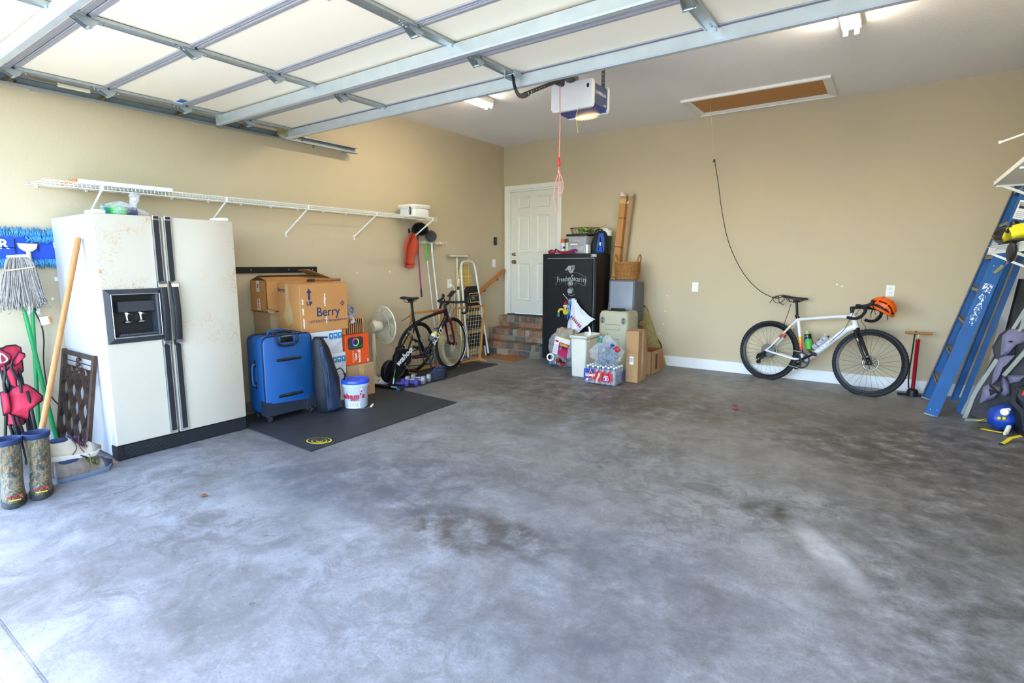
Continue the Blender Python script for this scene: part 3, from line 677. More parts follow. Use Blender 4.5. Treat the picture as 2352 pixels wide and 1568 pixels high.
text('printed_letter', 'R', .09, M('white print', '#e8e8e8', .6), t, (.041, -.125, .02), (0, 1, 0), (0, 0, 1), bold=.002)
tg = obj('care_tag', MB().box((.05, .165, .03), (.002, .036, .055), (R(4), 0, 0)), M('tag white', '#e6e6e6', .6), t)
b = MB()
for k in range(5): b.box((.0515, .165, .05-k*.01), (.001, .022, .003))
obj('tag_print', b, M('tag grey print', '#8a8c90', .6), tg)
bg_ = M('beige plastic', '#c9bd9c', .5)
b = MB(); b.prism([(-.055, .03), (.055, .03), (.045, -.005), (.02, -.025), (-.02, -.025), (-.045, -.005)], (.042, -.0, .0), (0, 1, 0), (0, 0, 1), .022); b.cyl((.055, 0, -.02), (.062, .0, -.1), .014, .012, n=10); obj('swivel', b, bg_, t)
b = MB(); b.tube([(.046, -.065, .06), (.046, -.065, -.04)], .003, 5).tube([(.046, .062, .05), (.046, .062, -.03)], .003, 5).tube([(.046, -.065, .0), (.046, -.2, .0), (.046, -.21, .03)], .0025, 5); obj('clip_wire', b, black_met, t)
green_m = M('green enamel pole', '#14894a', .35, 0, .05)
obj('pole', MB().tube([(.06, 0, -.09), (.13, -.09, -1.43)], .0125, 12), green_m, t, label='green metal pole')
t = thing('string_mop', 'grey string mop standing head up with a green pole by the left wall', 'mop', (.15, -5.82, .015))
obj('pole', MB().tube([(0, 0, 0), (.03, -.115, 1.16)], .0135, 12), green_m, t); obj('pole_sticker', MB().tube([(.004, -.026, .26), (.0055, -.0305, .31)], .0142, 12), M('sticker white'), t)
yarn = M('grey cotton yarn', '#958d85', .95, 0, .22, 50)
b = MB(); hx, hy, hz = .03, -.105, 1.375
for k in range(210):
    a = rz.uniform(-1, 1); q = rz.uniform(-1, 1); L = rz.uniform(.29, .36)
    y0 = hy+a*.045; x0 = hx+.02+q*.02; y1 = hy+a*.125+rz.uniform(-.015, .015); x1 = hx+.03+.045*(1-a*a)*(.5+.5*abs(q))*(1 if q > -.5 else -.3)
    p = [(x0, y0, hz), (x0+.02, hy+a*.075, hz-.04), ((x0*.4+x1*.6)+rz.uniform(-.01, .01), hy+a*.1+rz.uniform(-.01, .01), hz-L*.55), (x1, y1, hz-L)]
    if k % 9 == 0: p.append((x1+rz.uniform(-.02, .02), y1+rz.uniform(-.02, .03), hz-L-.02))
    b.tube(sm(p, 3), .0036, 4)
o = obj('strings', b, yarn, t, smooth=180); o['kind'] = 'stuff'
b = MB(); b.tube(sm([(hx+.05+.02*math.cos(q*PI*2), hy+.075*math.sin(q*PI*2), hz-.075+.012*math.sin(q*6.3)) for q in [i/12 for i in range(12)]], 2, True), .0045, 6, True); obj('tie_band', b, M('pale tie', '#d6cfae', .8), t)
b = MB(); b.box((hx+.02, hy, hz+.01), (.05, .11, .018), (R(4), 0, 0), .005); obj('mop_holder', b, white_pl, t)

def plate(name, label, cat, o, u, kind):
    """wall plate: u = right-hand direction along the wall, facing u x z"""
    t = thing(name, label, cat, o); u = V(u); n = u.cross(V((0, 0, 1)))
    mt = frame(n, (0, 0, 1))
    def P(x, z, d): return u*x+V((0, 0, z))+n*d
    def bx(mb, x, z, w_, h, d0, d1): return mb.loft([[P(x+a*w_/2, z+c_*h/2, d) for a, c_ in ((-1, -1), (1, -1), (1, 1), (-1, 1))] for d in (d0, d1)])
    b = MB(); b.loft([[P(a*(w_-i)+0, c_*(h-i), d) for a, c_ in ((-1, -1), (1, -1), (1, 1), (-1, 1))] for w_, h, i, d in ((.039, .061, 0, 0), (.039, .061, 0, .003), (.036, .058, 0, .006))]); obj('cover_plate', b, white_pl, t, smooth=0)
    if kind == 'outlet':
        for s_ in (-1, 1):
            b = MB(); b.loft([[P(x, z+s_*.021, d) for x, z in rrect(.032, .028, .009, 3)] for d in (.005, .0085)]); r = obj('receptacle', b, M('receptacle ivory', '#e2dfd4', .4), t)
            sl = MB(); bx(sl, -.006, s_*.021+.004, .002, .008, .0085, .009); bx(sl, .006, s_*.021+.004, .002, .007, .0085, .009); bx(sl, 0, s_*.021-.006, .004, .004, .0085, .009)
            obj('slots', sl, black_pl, r)
    elif kind == 'rocker':
        b = MB(); bx(b, 0, 0, .03, .062, .005, .0075); obj('rocker', b, M('rocker white', '#dedcd3', .35), t); b = MB(); bx(b, 0, .012, .02, .03, .0075, .0105); obj('paddle', b, white_pl, t)
    else:
        for s_ in (-1, 1): b = MB(); b.cyl(P(0, s_*.03, .005), P(0, s_*.03, .0075), .004, n=8); obj('screw', b, galv, t)
    return t
plate('wall_outlet', 'white outlet plate half hidden by the string mop beside the fridge', 'outlet', (0.0005, -5.83, 1.045), (0, 1, 0), 'outlet')
t = thing('fridge_lead', 'black fridge power cord with a white warning tag on the left wall', 'cord', (.012, -5.83, 1.02))
b = MB(); b.tube(sm([(.012, .0, .0), (.012, .012, -.05), (.008, .03, -.11), (.006, .035, -.22), (.004, .018, -.4), (.004, .025, -.6), (.02, .07, -.72), (.06, .15, -.8), (.1, .2, -.9)], 6), .0045, 7); obj('cable', b, black_rub, t)
b = MB(); b.box((.012, .0, .005), (.024, .022, .035), None, .006); obj('plug', b, black_pl, t)
tg = obj('warning_tag', MB().box((.014, .055, -.085), (.002, .06, .06), (R(8), 0, 0)), M('tag white'), t, label='white warning tag with orange edge')
obj('tag_stripe', MB().box((.0155, .08, -.083), (.001, .01, .055), (R(8), 0, 0)), M('tag orange', '#e08a3a', .6), tg)
t = thing('wall_hook', 'small white hook on the left wall just left of the fridge', 'hook', (.0005, -5.674, 1.235))
obj('hook', MB().bb(0, .006, -.012, .012, -.016, .016, .003).tube(sm([(.004, 0, 0), (.02, 0, -.012), (.026, 0, .004)], 4), .004, 6), white_pl, t)
t = thing('wooden_pole', 'bare wooden tool handle leaning on the side of the fridge', 'pole', (.83, -6.14, 0))
T = V((.636-.83, -5.703+6.14, 1.52)); n_ = T.normalized()
b = MB(); b.tube([n_*.012, T*.3, T*.6, T*.97, T*.985, T], [.0165, .017, .017, .0175, .0175, .015], 16); obj('handle', b, M('ash wood', '#a87440', .55, 0, .18, 10, .1, 60, stretch=(6, 6, .6)), t)

# ------------------------------------------------------------------ iron panel
t = thing('iron_panel', 'rusty wrought iron panel of wavy strips leaning on the side of the fridge', 'grate', (.36, -5.80, 0), rot=(R(-8.5), 0, 0))
iron = M('rusty iron', '#4a382e', .6, .5, .35, 14, .3, 60)
w2, hh = .31, .71
b = MB()
for a in (-1, 1): obj('frame_bar', MB().box((a*(w2-.015), 0, hh/2+.02), (.03, .028, hh), None, .003), iron, t)
obj('frame_bar', MB().box((0, 0, hh), (2*w2-.06, .028, .03), None, .003), iron, t)
for z in (hh-.055, hh-.09): obj('thin_rod', MB().cyl((-w2+.03, 0, z), (w2-.03, 0, z), .004, n=6), iron, t)
for z in (hh-.035, hh-.07, hh-.105): obj('bead', MB().ell((.0, 0, z), .016, 10, 7), iron, t)
for k in range(7):
    x0 = -w2+.065+k*.08; ph = PI*(k % 2)
    pts = [V((x0+.04*math.sin(ph+2*PI*(z/.24)), 0, .03+z)) for z in [i*.02 for i in range(int((hh-.15)/.02)+1)]]
    b = MB(); rg = strip(pts, .004, .03, (0, 1, 0)); b.loft(rg); obj('wavy_strip', b, iron, t, smooth=60)
for k in range(4):
    b = MB(); c0 = V((-w2+.1+k*.135, 0, hh-.155))
    pts = [c0+V(((.012+.0045*a)*math.cos(a), 0, (.012+.0045*a)*1.35*math.sin(a))) for a in [i*.5 for i in range(17)]]
    b.loft(strip(pts, .004, .03, (0, 1, 0))); obj('scroll', b, iron, t, smooth=60)

# ------------------------------------------------------------------ folded red camp chair
t = thing('camp_chair', 'folded red fabric camp chair with black tubes standing left of the green mop poles', 'chair', (.33, -6.09, 0))
pole_b = M('black tube', '#15161c', .35, .3, .1)
for k, (x0, y0, x1, y1, zt) in enumerate(((-.05, -.09, -.03, -.05, .78), (0.03, -.07, .03, -.01, .7), (.06, -.02, .02, .02, .77), (.04, .04, .05, -.03, .66), (0, .08, .01, .05, .76), (.05, .1, .045, .05, .62), (-.03, .06, -.03, .0, .8))):
    b = MB(); b.tube(sm([(x0, y0, .012), ((x0+x1)/2, (y0+y1)/2+.006, zt*.5), (x1, y1+.012, zt*.8), (x1, y1, zt)], 4), .0085, 10); tb = obj('tube_leg', b, pole_b, t)
    obj('foot', MB().cyl((x0, y0, 0), (x0, y0, .02), .013, n=10), black_rub, tb)
red_f = M('red polyester', '#b8263f', .7, 0, .1, 20, .15, 200)
hemm = M('black webbing', '#16161a', .8); Zc = lambda pts: [(-6.12+x*.000616+6.09, .87-y*.00087) for x, y in pts]
for nm, pts, dx, sd, th in (('back_fabric', [(10, 95), (75, 65), (150, 65), (190, 90), (185, 270), (150, 300), (100, 330), (40, 300), (0, 260)], .02, 1, .03), ('top_roll', [(80, 190), (150, 110), (190, 128), (192, 150), (120, 205), (95, 215)], .085, 2, .04), ('arm_fabric', [(-40, 90), (10, 80), (75, 130), (80, 150), (55, 190), (0, 210), (-40, 200)], .08, 3, .03),
    ('seat_fabric', [(15, 430), (60, 385), (130, 365), (180, 372), (240, 415), (300, 480), (295, 512), (225, 545), (150, 600), (150, 640), (110, 625), (45, 590), (15, 580)], .075, 4, .05), ('lower_fabric', [(0, 570), (60, 560), (150, 560), (165, 640), (130, 685), (70, 690), (0, 670)], .03, 5, .03), ('side_fabric', [(-40, 400), (0, 395), (20, 430), (15, 560), (-40, 580)], .085, 6, .03), ('middle_fabric', [(30, 250), (70, 215), (105, 330), (100, 390), (60, 360)], .06, 7, .02)):
    patch(nm, Zc(pts), (dx, 0, 0), (0, 1, 0), (0, 0, 1), th, red_f, t, sd, .03, hemm)
for x, pts in ((.115, [(75, 168), (60, 215), (90, 290), (115, 330), (115, 420)]), (.10, [(18, 200), (10, 270), (-8, 330), (-8, 420)]), (.125, [(160, 410), (172, 500), (185, 640), (205, 800)]), (.09, [(30, 590), (45, 700), (60, 880)]), (.1, [(58, 598), (85, 700), (130, 880)]), (.06, [(5, 660), (20, 760), (30, 880)]), (.05, [(150, 640), (170, 740), (185, 880)]), (.07, [(135, 240), (148, 330), (152, 380)])):
    q = Zc(pts); obj('front_tube', MB().tube(sm([V((x-.02*(z < .2), y, z)) for y, z in q], 4), .0085, 10), pole_b, t)
b = MB(); b.tube(sm([V((.125, y, z)) for y, z in Zc([(-8, 105), (35, 150), (10, 172), (-20, 165)])], 5, True), .006, 6, True); obj('buckle', b, galv, t)

# ------------------------------------------------------------------ boots and shoes by the fridge
camo = bpy.data.materials.new('woodland camouflage rubber'); g = G(camo); v = g.coord((1, 1, .6)); n1 = g.noise(v, 11, 5, .7, 1.2); n2 = g.noise(g.coord((1.4, 1, .5), rot=(.4, .3, 1)), 26, 5, .75, 2.0)
c = g.ramp(n1, [(.3, '#1f1d18'), (.4, '#3b3729'), (.46, '#6b634c'), (.53, '#4b4734'), (.6, '#2b311e'), (.68, '#756c52')])
c = g.mix(g.ramp(n2, [(.55, '#000000'), (.6, '#ffffff')]), c, '#8f6236'); c = g.mix(g.ramp(g.noise(v, 60, 3, .6, 3), [(.62, '#000000'), (.66, '#ffffff')]), c, '#a0957a')
g.color(c); g.b.inputs['Roughness'].default_value = .6
navy = M('navy neoprene', '#1d2c4e', .75)
mud = M('muddy black rubber', '#33322f', .8, 0, .5, 25, .3, 60)
def boot(loc, rz_, label):
    t = thing('rubber_boot', label, 'boot', loc, rz_, 'camouflage boots')
    prof = [(0.00, .125, .05), (.012, .13, .052), (.05, .13, .052), (.075, .118, .05), (.1, .09, .05), (.13, .07, .05), (.17, .062, .052), (.24, .06, .056), (.3, .062, .058), (.345, .064, .06)]
    b = MB(); rg = []
    for z, L, w_ in prof:
        ring = []; cx = .06 if z < .09 else .06-(.06-.0)*min(1, (z-.075)/.06)
        for k in range(20):
            a = 2*PI*k/20; wr = w_*(1-.22*max(0, -math.cos(a)) if z < .1 else 1)
            ring.append(V((cx+L*math.cos(a), wr*math.sin(a), z)+V((0, 0, .0))) if False else V((cx+L*math.cos(a)+.004*nz((a, z*40, 1)), wr*math.sin(a)*(1+.05*nz((a*2, z*30, 4))), z)))
        rg.append(ring)
    b.loft(rg, False); obj('shaft', b, camo, t, smooth=180)
    b = MB(); rg = [[V((.06+L*math.cos(2*PI*k/24), w_*math.sin(2*PI*k/24)*(1+.12*math.cos(2*PI*k/24)), z)) for k in range(24)] for z, L, w_ in ((0, .13, .05), (.004, .136, .055), (.022, .137, .056), (.03, .132, .053))]
    b.loft(rg); obj('sole', b, mud, t)
    b = MB(); b.lathe([(.052, .2), (.06, .325), (.067, .335), (.068, .355), (.063, .36), (.058, .352), (.054, .2)], (0, 0, 0), (0, 0, 1), 24, 1.04, .98); obj('collar', b, navy, t, label='navy blue collar')
    text('boot_logo', 'MUCK', .024, M('boot red', '#b3242a', .6), t, (.186, .012, .066), (0, 1, 0), (-.35, 0, 1), ext=.006)
    obj('logo_underline', MB().box((.192, .012, .05), (.008, .05, .004)), M('boot yellow', '#c9b42c', .6), t)
    return t
boot((1.02, -6.262, 0), R(-14), 'camouflage rubber boot standing nearest the camera, in front of the red chair')
boot((1.0, -6.128, 0), R(-18), 'camouflage rubber boot between the other boot and the hiking shoes')
def shoe(name, label, loc, rot, L, up, sole, lin_, lace, group=None, toe=None, loose=True):
    t = thing(name, label, 'shoe', loc, rot=rot, group=group)
    N = 15; b = MB(); rg = []; sr = []
    for i in range(N):
        s_ = i/(N-1); x = -L/2+L*s_
        wd = L*.16*(.82+.35*math.sin(PI*min(1, s_*1.0))**.8)*(1 if 0 < i < N-1 else .55); wd *= (1-.25*max(0, .25-s_)*4*.5)
        if s_ > .86: wd *= max(.35, 1-((s_-.86)/.14)**2*.65)
        h = L*(.33 if s_ < .1 else .30+.06*math.sin((s_-.1)*8) if s_ < .42 else .37-.40*(s_-.42)/.42 if s_ < .78 else .225-.5*(s_-.78))
        h = max(h, L*.1); ring = []
        for k in range(16):
            a = 2*PI*k/16; cy, sy = math.cos(a), math.sin(a)
            aa = PI*k/15; cy, sy = math.cos(aa), math.sin(aa); ring.append(V((x, wd*math.copysign(abs(cy)**.8, cy)*(1-.25*sy), .02+h*sy**.75)))
        rg.append(ring); sr.append((x, wd))
    b.loft(rg); obj('upper', b, up, t, smooth=180)
    out = [(x, w_*1.05) for x, w_ in sr]+[(x, -w_*1.05) for x, w_ in reversed(sr)]
    b = MB(); b.loft([[V((x*k, y*k, z+(.018 if x > L*.36 else 0)*(1 if z < .02 else .6))) for x, y in out] for z, k in ((0, .96), (.006, 1.0), (.024, 1.01), (.032, .97))]); obj('sole', b, sole, t)
    b = MB(); b.ell((-L*.24, 0, L*.385), (L*.2, L*.105, L*.055), 14, 7); obj('lining', b, lin_, t)
    b = MB(); b.grid(lambda u, v: V((-L*.08+L*.12*v, (u-.5)*L*.16, L*.46-L*.09*v+L*.02*(1-(2*u-1)**2))), 6, 5); obj('tongue', b, lin_, t, mods=[solid(.008)])
    b = MB()
    for k in range(5):
        x = -L*.04+k*L*.075; z = L*(.40-.052*k); b.tube(sm([(x, -L*.085, z-.012), (x+L*.02, 0, z+.008), (x+L*.04, L*.085, z-.014)], 4), .0028, 5)
        b.tube(sm([(x+L*.04, -L*.085, z-.014), (x+L*.02, 0, z+.008), (x, L*.085, z-.012)], 4), .0028, 5)
    if loose: b.tube(sm([(0, 0, L*.42), (.02, -L*.1, L*.44), (.01, -L*.2, L*.3), (.04, -L*.21, L*.12)], 5), .0026, 5).tube(sm([(0, 0, L*.42), (-.02, -L*.12, L*.42), (.0, -L*.19, L*.25), (-.02, -L*.2, L*.1)], 5), .0026, 5)
    obj('laces', b, lace, t)
    if toe:
        b = MB(); rr = rg[11:]; b.loft([[V((p.x+(.002 if q.x > 0 else 0), p.y*1.02, p.z*1.015)) for p in q_] for q_, q in zip(rr, [r[0] for r in rr])]); obj('toe_cap', b, toe, t, smooth=180)
    return t
grey_su = M('grey suede', '#8b8177', .9, 0, .12, 30); sole_g = M('grey blue rubber', '#5d6676', .8, 0, .15)
shoe('hiking_shoe', 'brown and grey hiking shoe flat on the floor under the beige shoe', (.935, -5.895, 0), (0, 0, R(97)), .31, M('taupe mesh', '#75685c', .9, 0, .2, 40), sole_g, navy, M('olive lace', '#6d6a3c', .9), 'hiking shoes by the fridge', M('navy rubber', '#2b3040', .7))
shoe('hiking_shoe', 'brown and grey hiking shoe mostly hidden behind the beige shoe', (.80, -5.90, 0), (0, 0, R(85)), .3, MATS['taupe mesh'], sole_g, navy, MATS['olive lace'], 'hiking shoes by the fridge')
shoe('hiking_shoe', 'beige hiking shoe with purple laces stacked on top of the brown shoe', (.90, -5.945, .124), (0, R(7), R(94)), .31, M('beige suede', '#b3a690', .9, 0, .1, 30), M('cream rubber', '#bdb4a4', .8, 0, .15), navy, M('plum lace', '#5c2f43', .9), 'hiking shoes by the fridge', grey_su)
# ------------------------------------------------------------------ floor mats
mat_m = M('worn black rubber mat', '#2a2b2e', .6, 0, .25, 5, .15, 60)
t = thing('floor_mat', 'large black rubber floor mat with a yellow ring emblem in front of the suitcase', 'mat', (1.1, -3.9, 0))
def slab_poly(mb, pts, z0, z1, c=(0, 0)):
    n = len(pts); a = [V((x-c[0], y-c[1], z0)) for x, y in pts]; return mb.loft([a, [V((p.x, p.y, z1)) for p in a]])
b = MB(); slab_poly(b, [(.46, -4.735), (.9, -4.757), (1.748, -4.80), (1.722, -4.0), (1.696, -3.126), (1.2, -3.09), (.86, -3.06), (.46, -3.05)], .0005, .007, (1.1, -3.9)); obj('mat_sheet', b, mat_m, t)
yel = M('yellow mat print', '#d9c32a', .6)
lg = MB()
for rx, dr, ox_, oy_ in ((.088, .016, 0, 0), (.055, .011, .01, -.004), (.024, .011, .014, -.004)):
    ring = lambda k, r: V((.495+ox_+r*1.15*math.cos(2*PI*k/36)*math.cos(.3)-r*.85*math.sin(2*PI*k/36)*math.sin(.3), -.72+oy_+r*1.15*math.cos(2*PI*k/36)*math.sin(.3)+r*.85*math.sin(2*PI*k/36)*math.cos(.3), .0082))
    lg.loft([[ring(k, rx-dr*(.55+.45*math.cos(2*PI*k/36+.9))) for k in range(36)], [ring(k, rx) for k in range(36)]], False)
obj('ring_emblem', lg, yel, t, label='yellow ring emblem')
t = thing('exercise_mat', 'thin black exercise mat with curled edges under the black road bike', 'mat', (.52, -2.1, 0))
b = MB(); b.grid(lambda u, v: V((-.30+.02*v+u*(.66-.09*v)+.012*nz((v*6, u, 3)), -.88+1.72*v+.06*u*(1-v)+.02*nz((u*3, v*3, 1)), .0035+.012*max(0, nz((u*3, v*7, 2)))*(1 if u > .8 or v > .9 else 0))), 24, 44)
obj('mat_sheet', b, mat_m, t, smooth=180, mods=[solid(.003, -1)])

# ------------------------------------------------------------------ boxes
def carton(name, label, x0, x1, y0, y1, z0, z1, m, tape=True, group=None, bev=.004):
    t = thing(name, label, 'box', ((x0+x1)/2, (y0+y1)/2, z0), group=group); a, b_, h = (x1-x0)/2, (y1-y0)/2, z1-z0
    b = MB(); b.box((0, 0, h/2), (2*a, 2*b_, h), None, bev); obj('carton', b, m, t)
    b = MB()
    for s_ in (-1, 1): b.box((0, s_*b_*.5, h+.0015), (2*a-.002, b_-.002, .003)); 
    fl = MB().box((0, -b_*.5, h+.0015), (2*a-.002, b_-.003, .003)); obj('top_flap', fl, m, t); obj('top_flap', MB().box((0, b_*.5, h+.0015), (2*a-.002, b_-.003, .003)), m, t)
    return t
tape_m = M('packing tape', '#c3a070', .25, 0, .08, 20); navy_ink = M('navy ink', '#26355c', .7)
card_o = M('orange brown cardboard', '#b9824a', .8, 0, .06, 4, .06, 150)
# big box with the fruit name
t = carton('cardboard_box', 'big brown Berry box with an UP arrow on top of the white boxes', .355, .70, -4.125, -3.60, .712, 1.165, card_o)
X1 = .345/2+.0012
text('lettering', 'Berry', .122, navy_ink, t, (X1, .035, .182), (0, 1, 0), (0, 0, 1), bold=.001, squeeze=.95)
text('lettering', '1.877.662.3779 | berryglobal.com', .032, navy_ink, t, (X1, .03, .10), (0, 1, 0), (0, 0.03, 1))
text('lettering', 'UP', .05, navy_ink, t, (X1, -.165, .27), (0, 1, 0), (0, 0, 1), bold=.002)
b = MB(); b.prism([(-.011, -.05), (.011, -.05), (.011, .015), (.027, .015), (0, .055), (-.027, .015), (-.011, .015)], (X1-.001, -.165, .355), (0, 1, 0), (0, 0, 1), .0015); obj('arrow', b, navy_ink, t)
b = MB(); b.torus((X1, .2, .255), .017, .003, (1, 0, 0), 20, 5)
for a, c_ in ((1, 0), (-1, 0), (0, 1), (0, -1)): b.box((X1, .2+a*.016, .255+c_*.016), (.001, .005+abs(a)*.014, .005+abs(c_)*.014))
obj('star_mark', b, navy_ink, t)
wt = M('torn white tape mark', '#d9d2c4', .6)
for y, z, h in ((.0, .30, .12), (.01, .11, .07), (-.235, .2, .06), (-.232, .09, .09), (-.236, .29, .05)):
    b = MB(); b.prism([(-.006+.01*nz((i*2.1, y*9, z)), h*(i/8-.5)) for i in range(9)]+[(.009+.01*nz((i*1.7, y*5, z+3)), h*(i/8-.5)) for i in range(8, -1, -1)], (X1-.0012, y, z), (0, 1, 0), (0, 0, 1), .0014); obj('tape_scuff', b, wt, t)
Y0 = -.525/2-.0012
text('lettering', 'Berry', .05, navy_ink, t, (-.11, Y0, .395), (1, 0, 0), (0, 0, 1), bold=.001, squeeze=1.0)
obj('tape', MB().prism([(-.03, .45), (.02, .45), (.025, .3), (.06, .22), (.07, .1), (.0, .06), (-.08, .14), (-.03, .25)], (-.02, Y0+.0012, 0), (1, 0, 0), (0, 0, 1), .0015), tape_m, t, label='torn clear packing tape')
obj('tape', MB().bb(-.05, .05, -.05, .2625, .4555, .4565), tape_m, t)
t2 = thing('cardboard_flap_scrap', 'curled scrap of cardboard sticking out at the side of the Berry box', 'cardboard', (.345, -4.19, .895))
b = MB(); b.grid(lambda u, v: V((-.03+.07*u, -.06+.12*v*(1-.4*u), .005+.03*math.sin(u*3)-.03*v*u)), 8, 6); obj('scrap', b, card_d, t2, smooth=180, mods=[solid(.003)])
# fragile box behind with its open flap
t = thing('cardboard_box', 'brown box with FRAGILE tape and open flaps behind the Berry box', 'box', (.19, -3.84, .90))
hx, hy, hh = .135, .38, .29
b = MB(); b.bb(-hx, hx, -hy, hy, 0, .004).bb(-hx, -hx+.004, -hy, hy, 0, hh).bb(hx-.004, hx, -hy, hy, 0, hh).bb(-hx, hx, -hy, -hy+.004, 0, hh).bb(-hx, hx, hy-.004, hy, 0, hh); obj('carton', b, card_o, t)
obj('flap', MB().prism([(-hy, 0), (hy, 0), (hy-.02, .13), (-hy+.02, .13)], (hx, 0, hh+.002), (0, 1, 0), (-.95, 0, .18), .004), card_o, t)
obj('flap', MB().prism([(-hy, 0), (hy, 0), (hy-.02, .13), (-hy+.02, .13)], (-hx, 0, hh), (0, 1, 0), (.8, 0, .35), .004), card, t)
obj('flap', MB().prism([(-hx, 0), (hx, 0), (hx-.02, .3), (-hx+.03, .28)], (0, hy, hh), (1, 0, 0), (0, -.93, .34), .004), card, t)
tp = M('fragile tape', '#d8cfc0', .4); redp = M('red ink', '#a8352e', .6)
for z, s_ in ((.24, 'FR'), (.07, 'FRAG')):
    b = MB().bb(-.025, .02, -hy-.002, -hy, z-.055, z+.05); tt = obj('tape_strip', b, tp, t)
    text('tape_lettering', s_, .036, redp, t, (-.003, -hy-.0026, z), (0, 0, -1), (1, 0, 0), bold=.001)
t = carton('cardboard_box', 'plain brown box holding up the FRAGILE box by the wall', .03, .32, -4.19, -3.45, .01, .897, card_d)
# hammer
t = thing('hammer', 'hammer with a wooden handle lying on top of the Berry box', 'hammer', (.49, -3.82, 1.172), R(78))
obj('handle', MB().tube([(-.02, 0, .018), (.1, 0, .017), (.22, 0, .018), (.27, 0, .018)], [.009, .012, .014, .013], 10), M('hickory handle', '#8b5526', .45, 0, .2, 20), t)
b = MB(); b.cyl((-.03, -.035, .018), (-.03, -.065, .018), .015, n=12).box((-.03, 0, .018), (.026, .07, .026), None, .005).loft([[V((-.03+a*.011, .03+y, .018+c_*w_-y*.25)) for a, c_ in ((-1, -1), (1, -1), (1, 1), (-1, 1))] for y, w_ in ((0, .012), (.03, .008), (.05, .003))])
obj('head', b, M('hammer steel', '#4f5054', .35, .9, .15), t)
# white printer boxes
whc = M('white glossy carton', '#dcdde0', .45, 0, .02); blu = M('label blue', '#2f86b8', .5); grey_ink = M('grey ink', '#8a9098', .6)
def sym(t, x, y, z, s_):
    for k in range(3):
        yy = y+k*s_*1.1
        obj('label_square', MB().bb(x, x+.001, yy-s_/2, yy+s_/2, z-s_*.62, z+s_*.62), blu, t)
        b = MB(); o_ = (x+.0008, yy, z)
        if k == 0: b.prism([(-.004, -.014), (.004, -.014), (.004, .002), (.011, .002), (0, .015), (-.011, .002), (-.004, .002)], o_, (0, 1, 0), (0, 0, 1), .001)
        elif k == 1:
            b.prism([(.014*math.cos(PI*i/8), .014*math.sin(PI*i/8)) for i in range(9)], o_, (0, 1, 0), (0, 0, 1), .001); b.bb(x+.0008, x+.0018, yy-.0012, yy+.0012, z-.015, z)
        else: b.prism([(-.009, .014), (-.006, 0), (-.0015, -.004), (-.0015, -.013), (.0015, -.013), (.0015, -.004), (.006, 0), (.009, .014)], o_, (0, 1, 0), (0, 0, 1), .001)
        obj('symbol', b, white_pl, t)
        obj('caption_line', MB().bb(x, x+.0008, yy-s_*.42, yy+s_*.36, z-s_*.84, z-s_*.74), grey_ink, t)
for i, (x1, y1, z0, z1, lab) in enumerate(((.72, -3.68, 0.008, .272, 'white carton at the bottom of the white stack behind the backpack'), (.735, -3.675, .276, .488, 'white carton with blue symbols in the middle of the white stack'), (.715, -3.69, .492, .708, 'white carton with blue symbols at the top of the white stack, under the Berry box'))):
    t = carton('white_box', lab, .42, x1, -4.115, y1, z0, z1, whc, group='white cartons behind the suitcase')
    xx = (x1-.42)/2+.0006; yr = (y1+4.115)/2
    if i:
        sym(t, xx, yr-.13, (z1-z0)*(.78 if i == 2 else .72), .046)
        obj('printed_facet', MB().prism([(yr-.2, .005), (yr-.005, .005), (yr-.005, .13)], (xx-.0006, 0, 0), (0, 1, 0), (0, 0, 1), .0008), M('light grey print', '#c9cbd0', .5), t)
    if i == 2:
        b = MB(); b.prism([(-.05, .012), (.03, .006), (.05, .0), (.03, -.012), (.0, -.004), (-.02, -.022), (-.036, -.006)], (xx-.0004, yr-.21, .165), (0, 1, 0), (0, 0, 1), .001); obj('dark_mark', b, navy_ink, t, smooth=0)
        obj('top_lines', MB().bb(xx-.0004, xx+.0006, -yr, yr-.2, .135, .137), grey_ink, t)
# orange speaker box, brown box, striped box
t = carton('cardboard_box', 'plain brown box with packing tape under the orange speaker box', .36, .75, -3.67, -3.335, .008, .34, card_d)
obj('tape', MB().bb(.195, .1965, -.03, .03, .15, .332), tape_m, t); obj('tape', MB().bb(-.195, .195, -.03, .03, .336, .337), tape_m, t)
org = M('orange print carton', '#e0521c', .5, 0, .03)
t = carton('speaker_box', 'bright orange speaker box with a rainbow ring picture on the brown box', .40, .73, -3.668, -3.375, .346, .64, org)
XX = .1655
b = MB(); b.loft([[V((XX+d, -.025+y, .215+z)) for y, z in rrect(w_, .125*w_/.19, .03, 5)] for d, w_ in ((0, .19), (.0012, .19), (.0012, .185))]); obj('speaker_picture', b, M('speaker print charcoal', '#34343a', .5), t)
rb_ = bpy.data.materials.new('rainbow ring print'); g = G(rb_); tc = g.new('ShaderNodeTexCoord'); gr = g.new('ShaderNodeTexGradient', gradient_type='RADIAL'); mp = g.new('ShaderNodeMapping'); mp.inputs['Rotation'].default_value = (0, R(90), 0)
mp.inputs['Location'].default_value = (0, 0, 0); g.link(tc.outputs['Object'], mp.inputs[0]); g.link(mp.outputs[0], gr.inputs[0]); hs = g.new('ShaderNodeHueSaturation'); hs.inputs['Color'].default_value = (.9, .05, .25, 1); g.link(gr.outputs['Fac'], hs.inputs['Hue']); g.color(hs.outputs[0]); g.b.inputs['Roughness'].default_value = .5
b = MB(); b.loft([[V((0, r*math.cos(2*PI*k/32), r*math.sin(2*PI*k/32))) for k in range(32)] for r in (.03, .042)], False); obj('rainbow_ring', b, rb_, t, loc=(XX+.0018, -.025, .225))
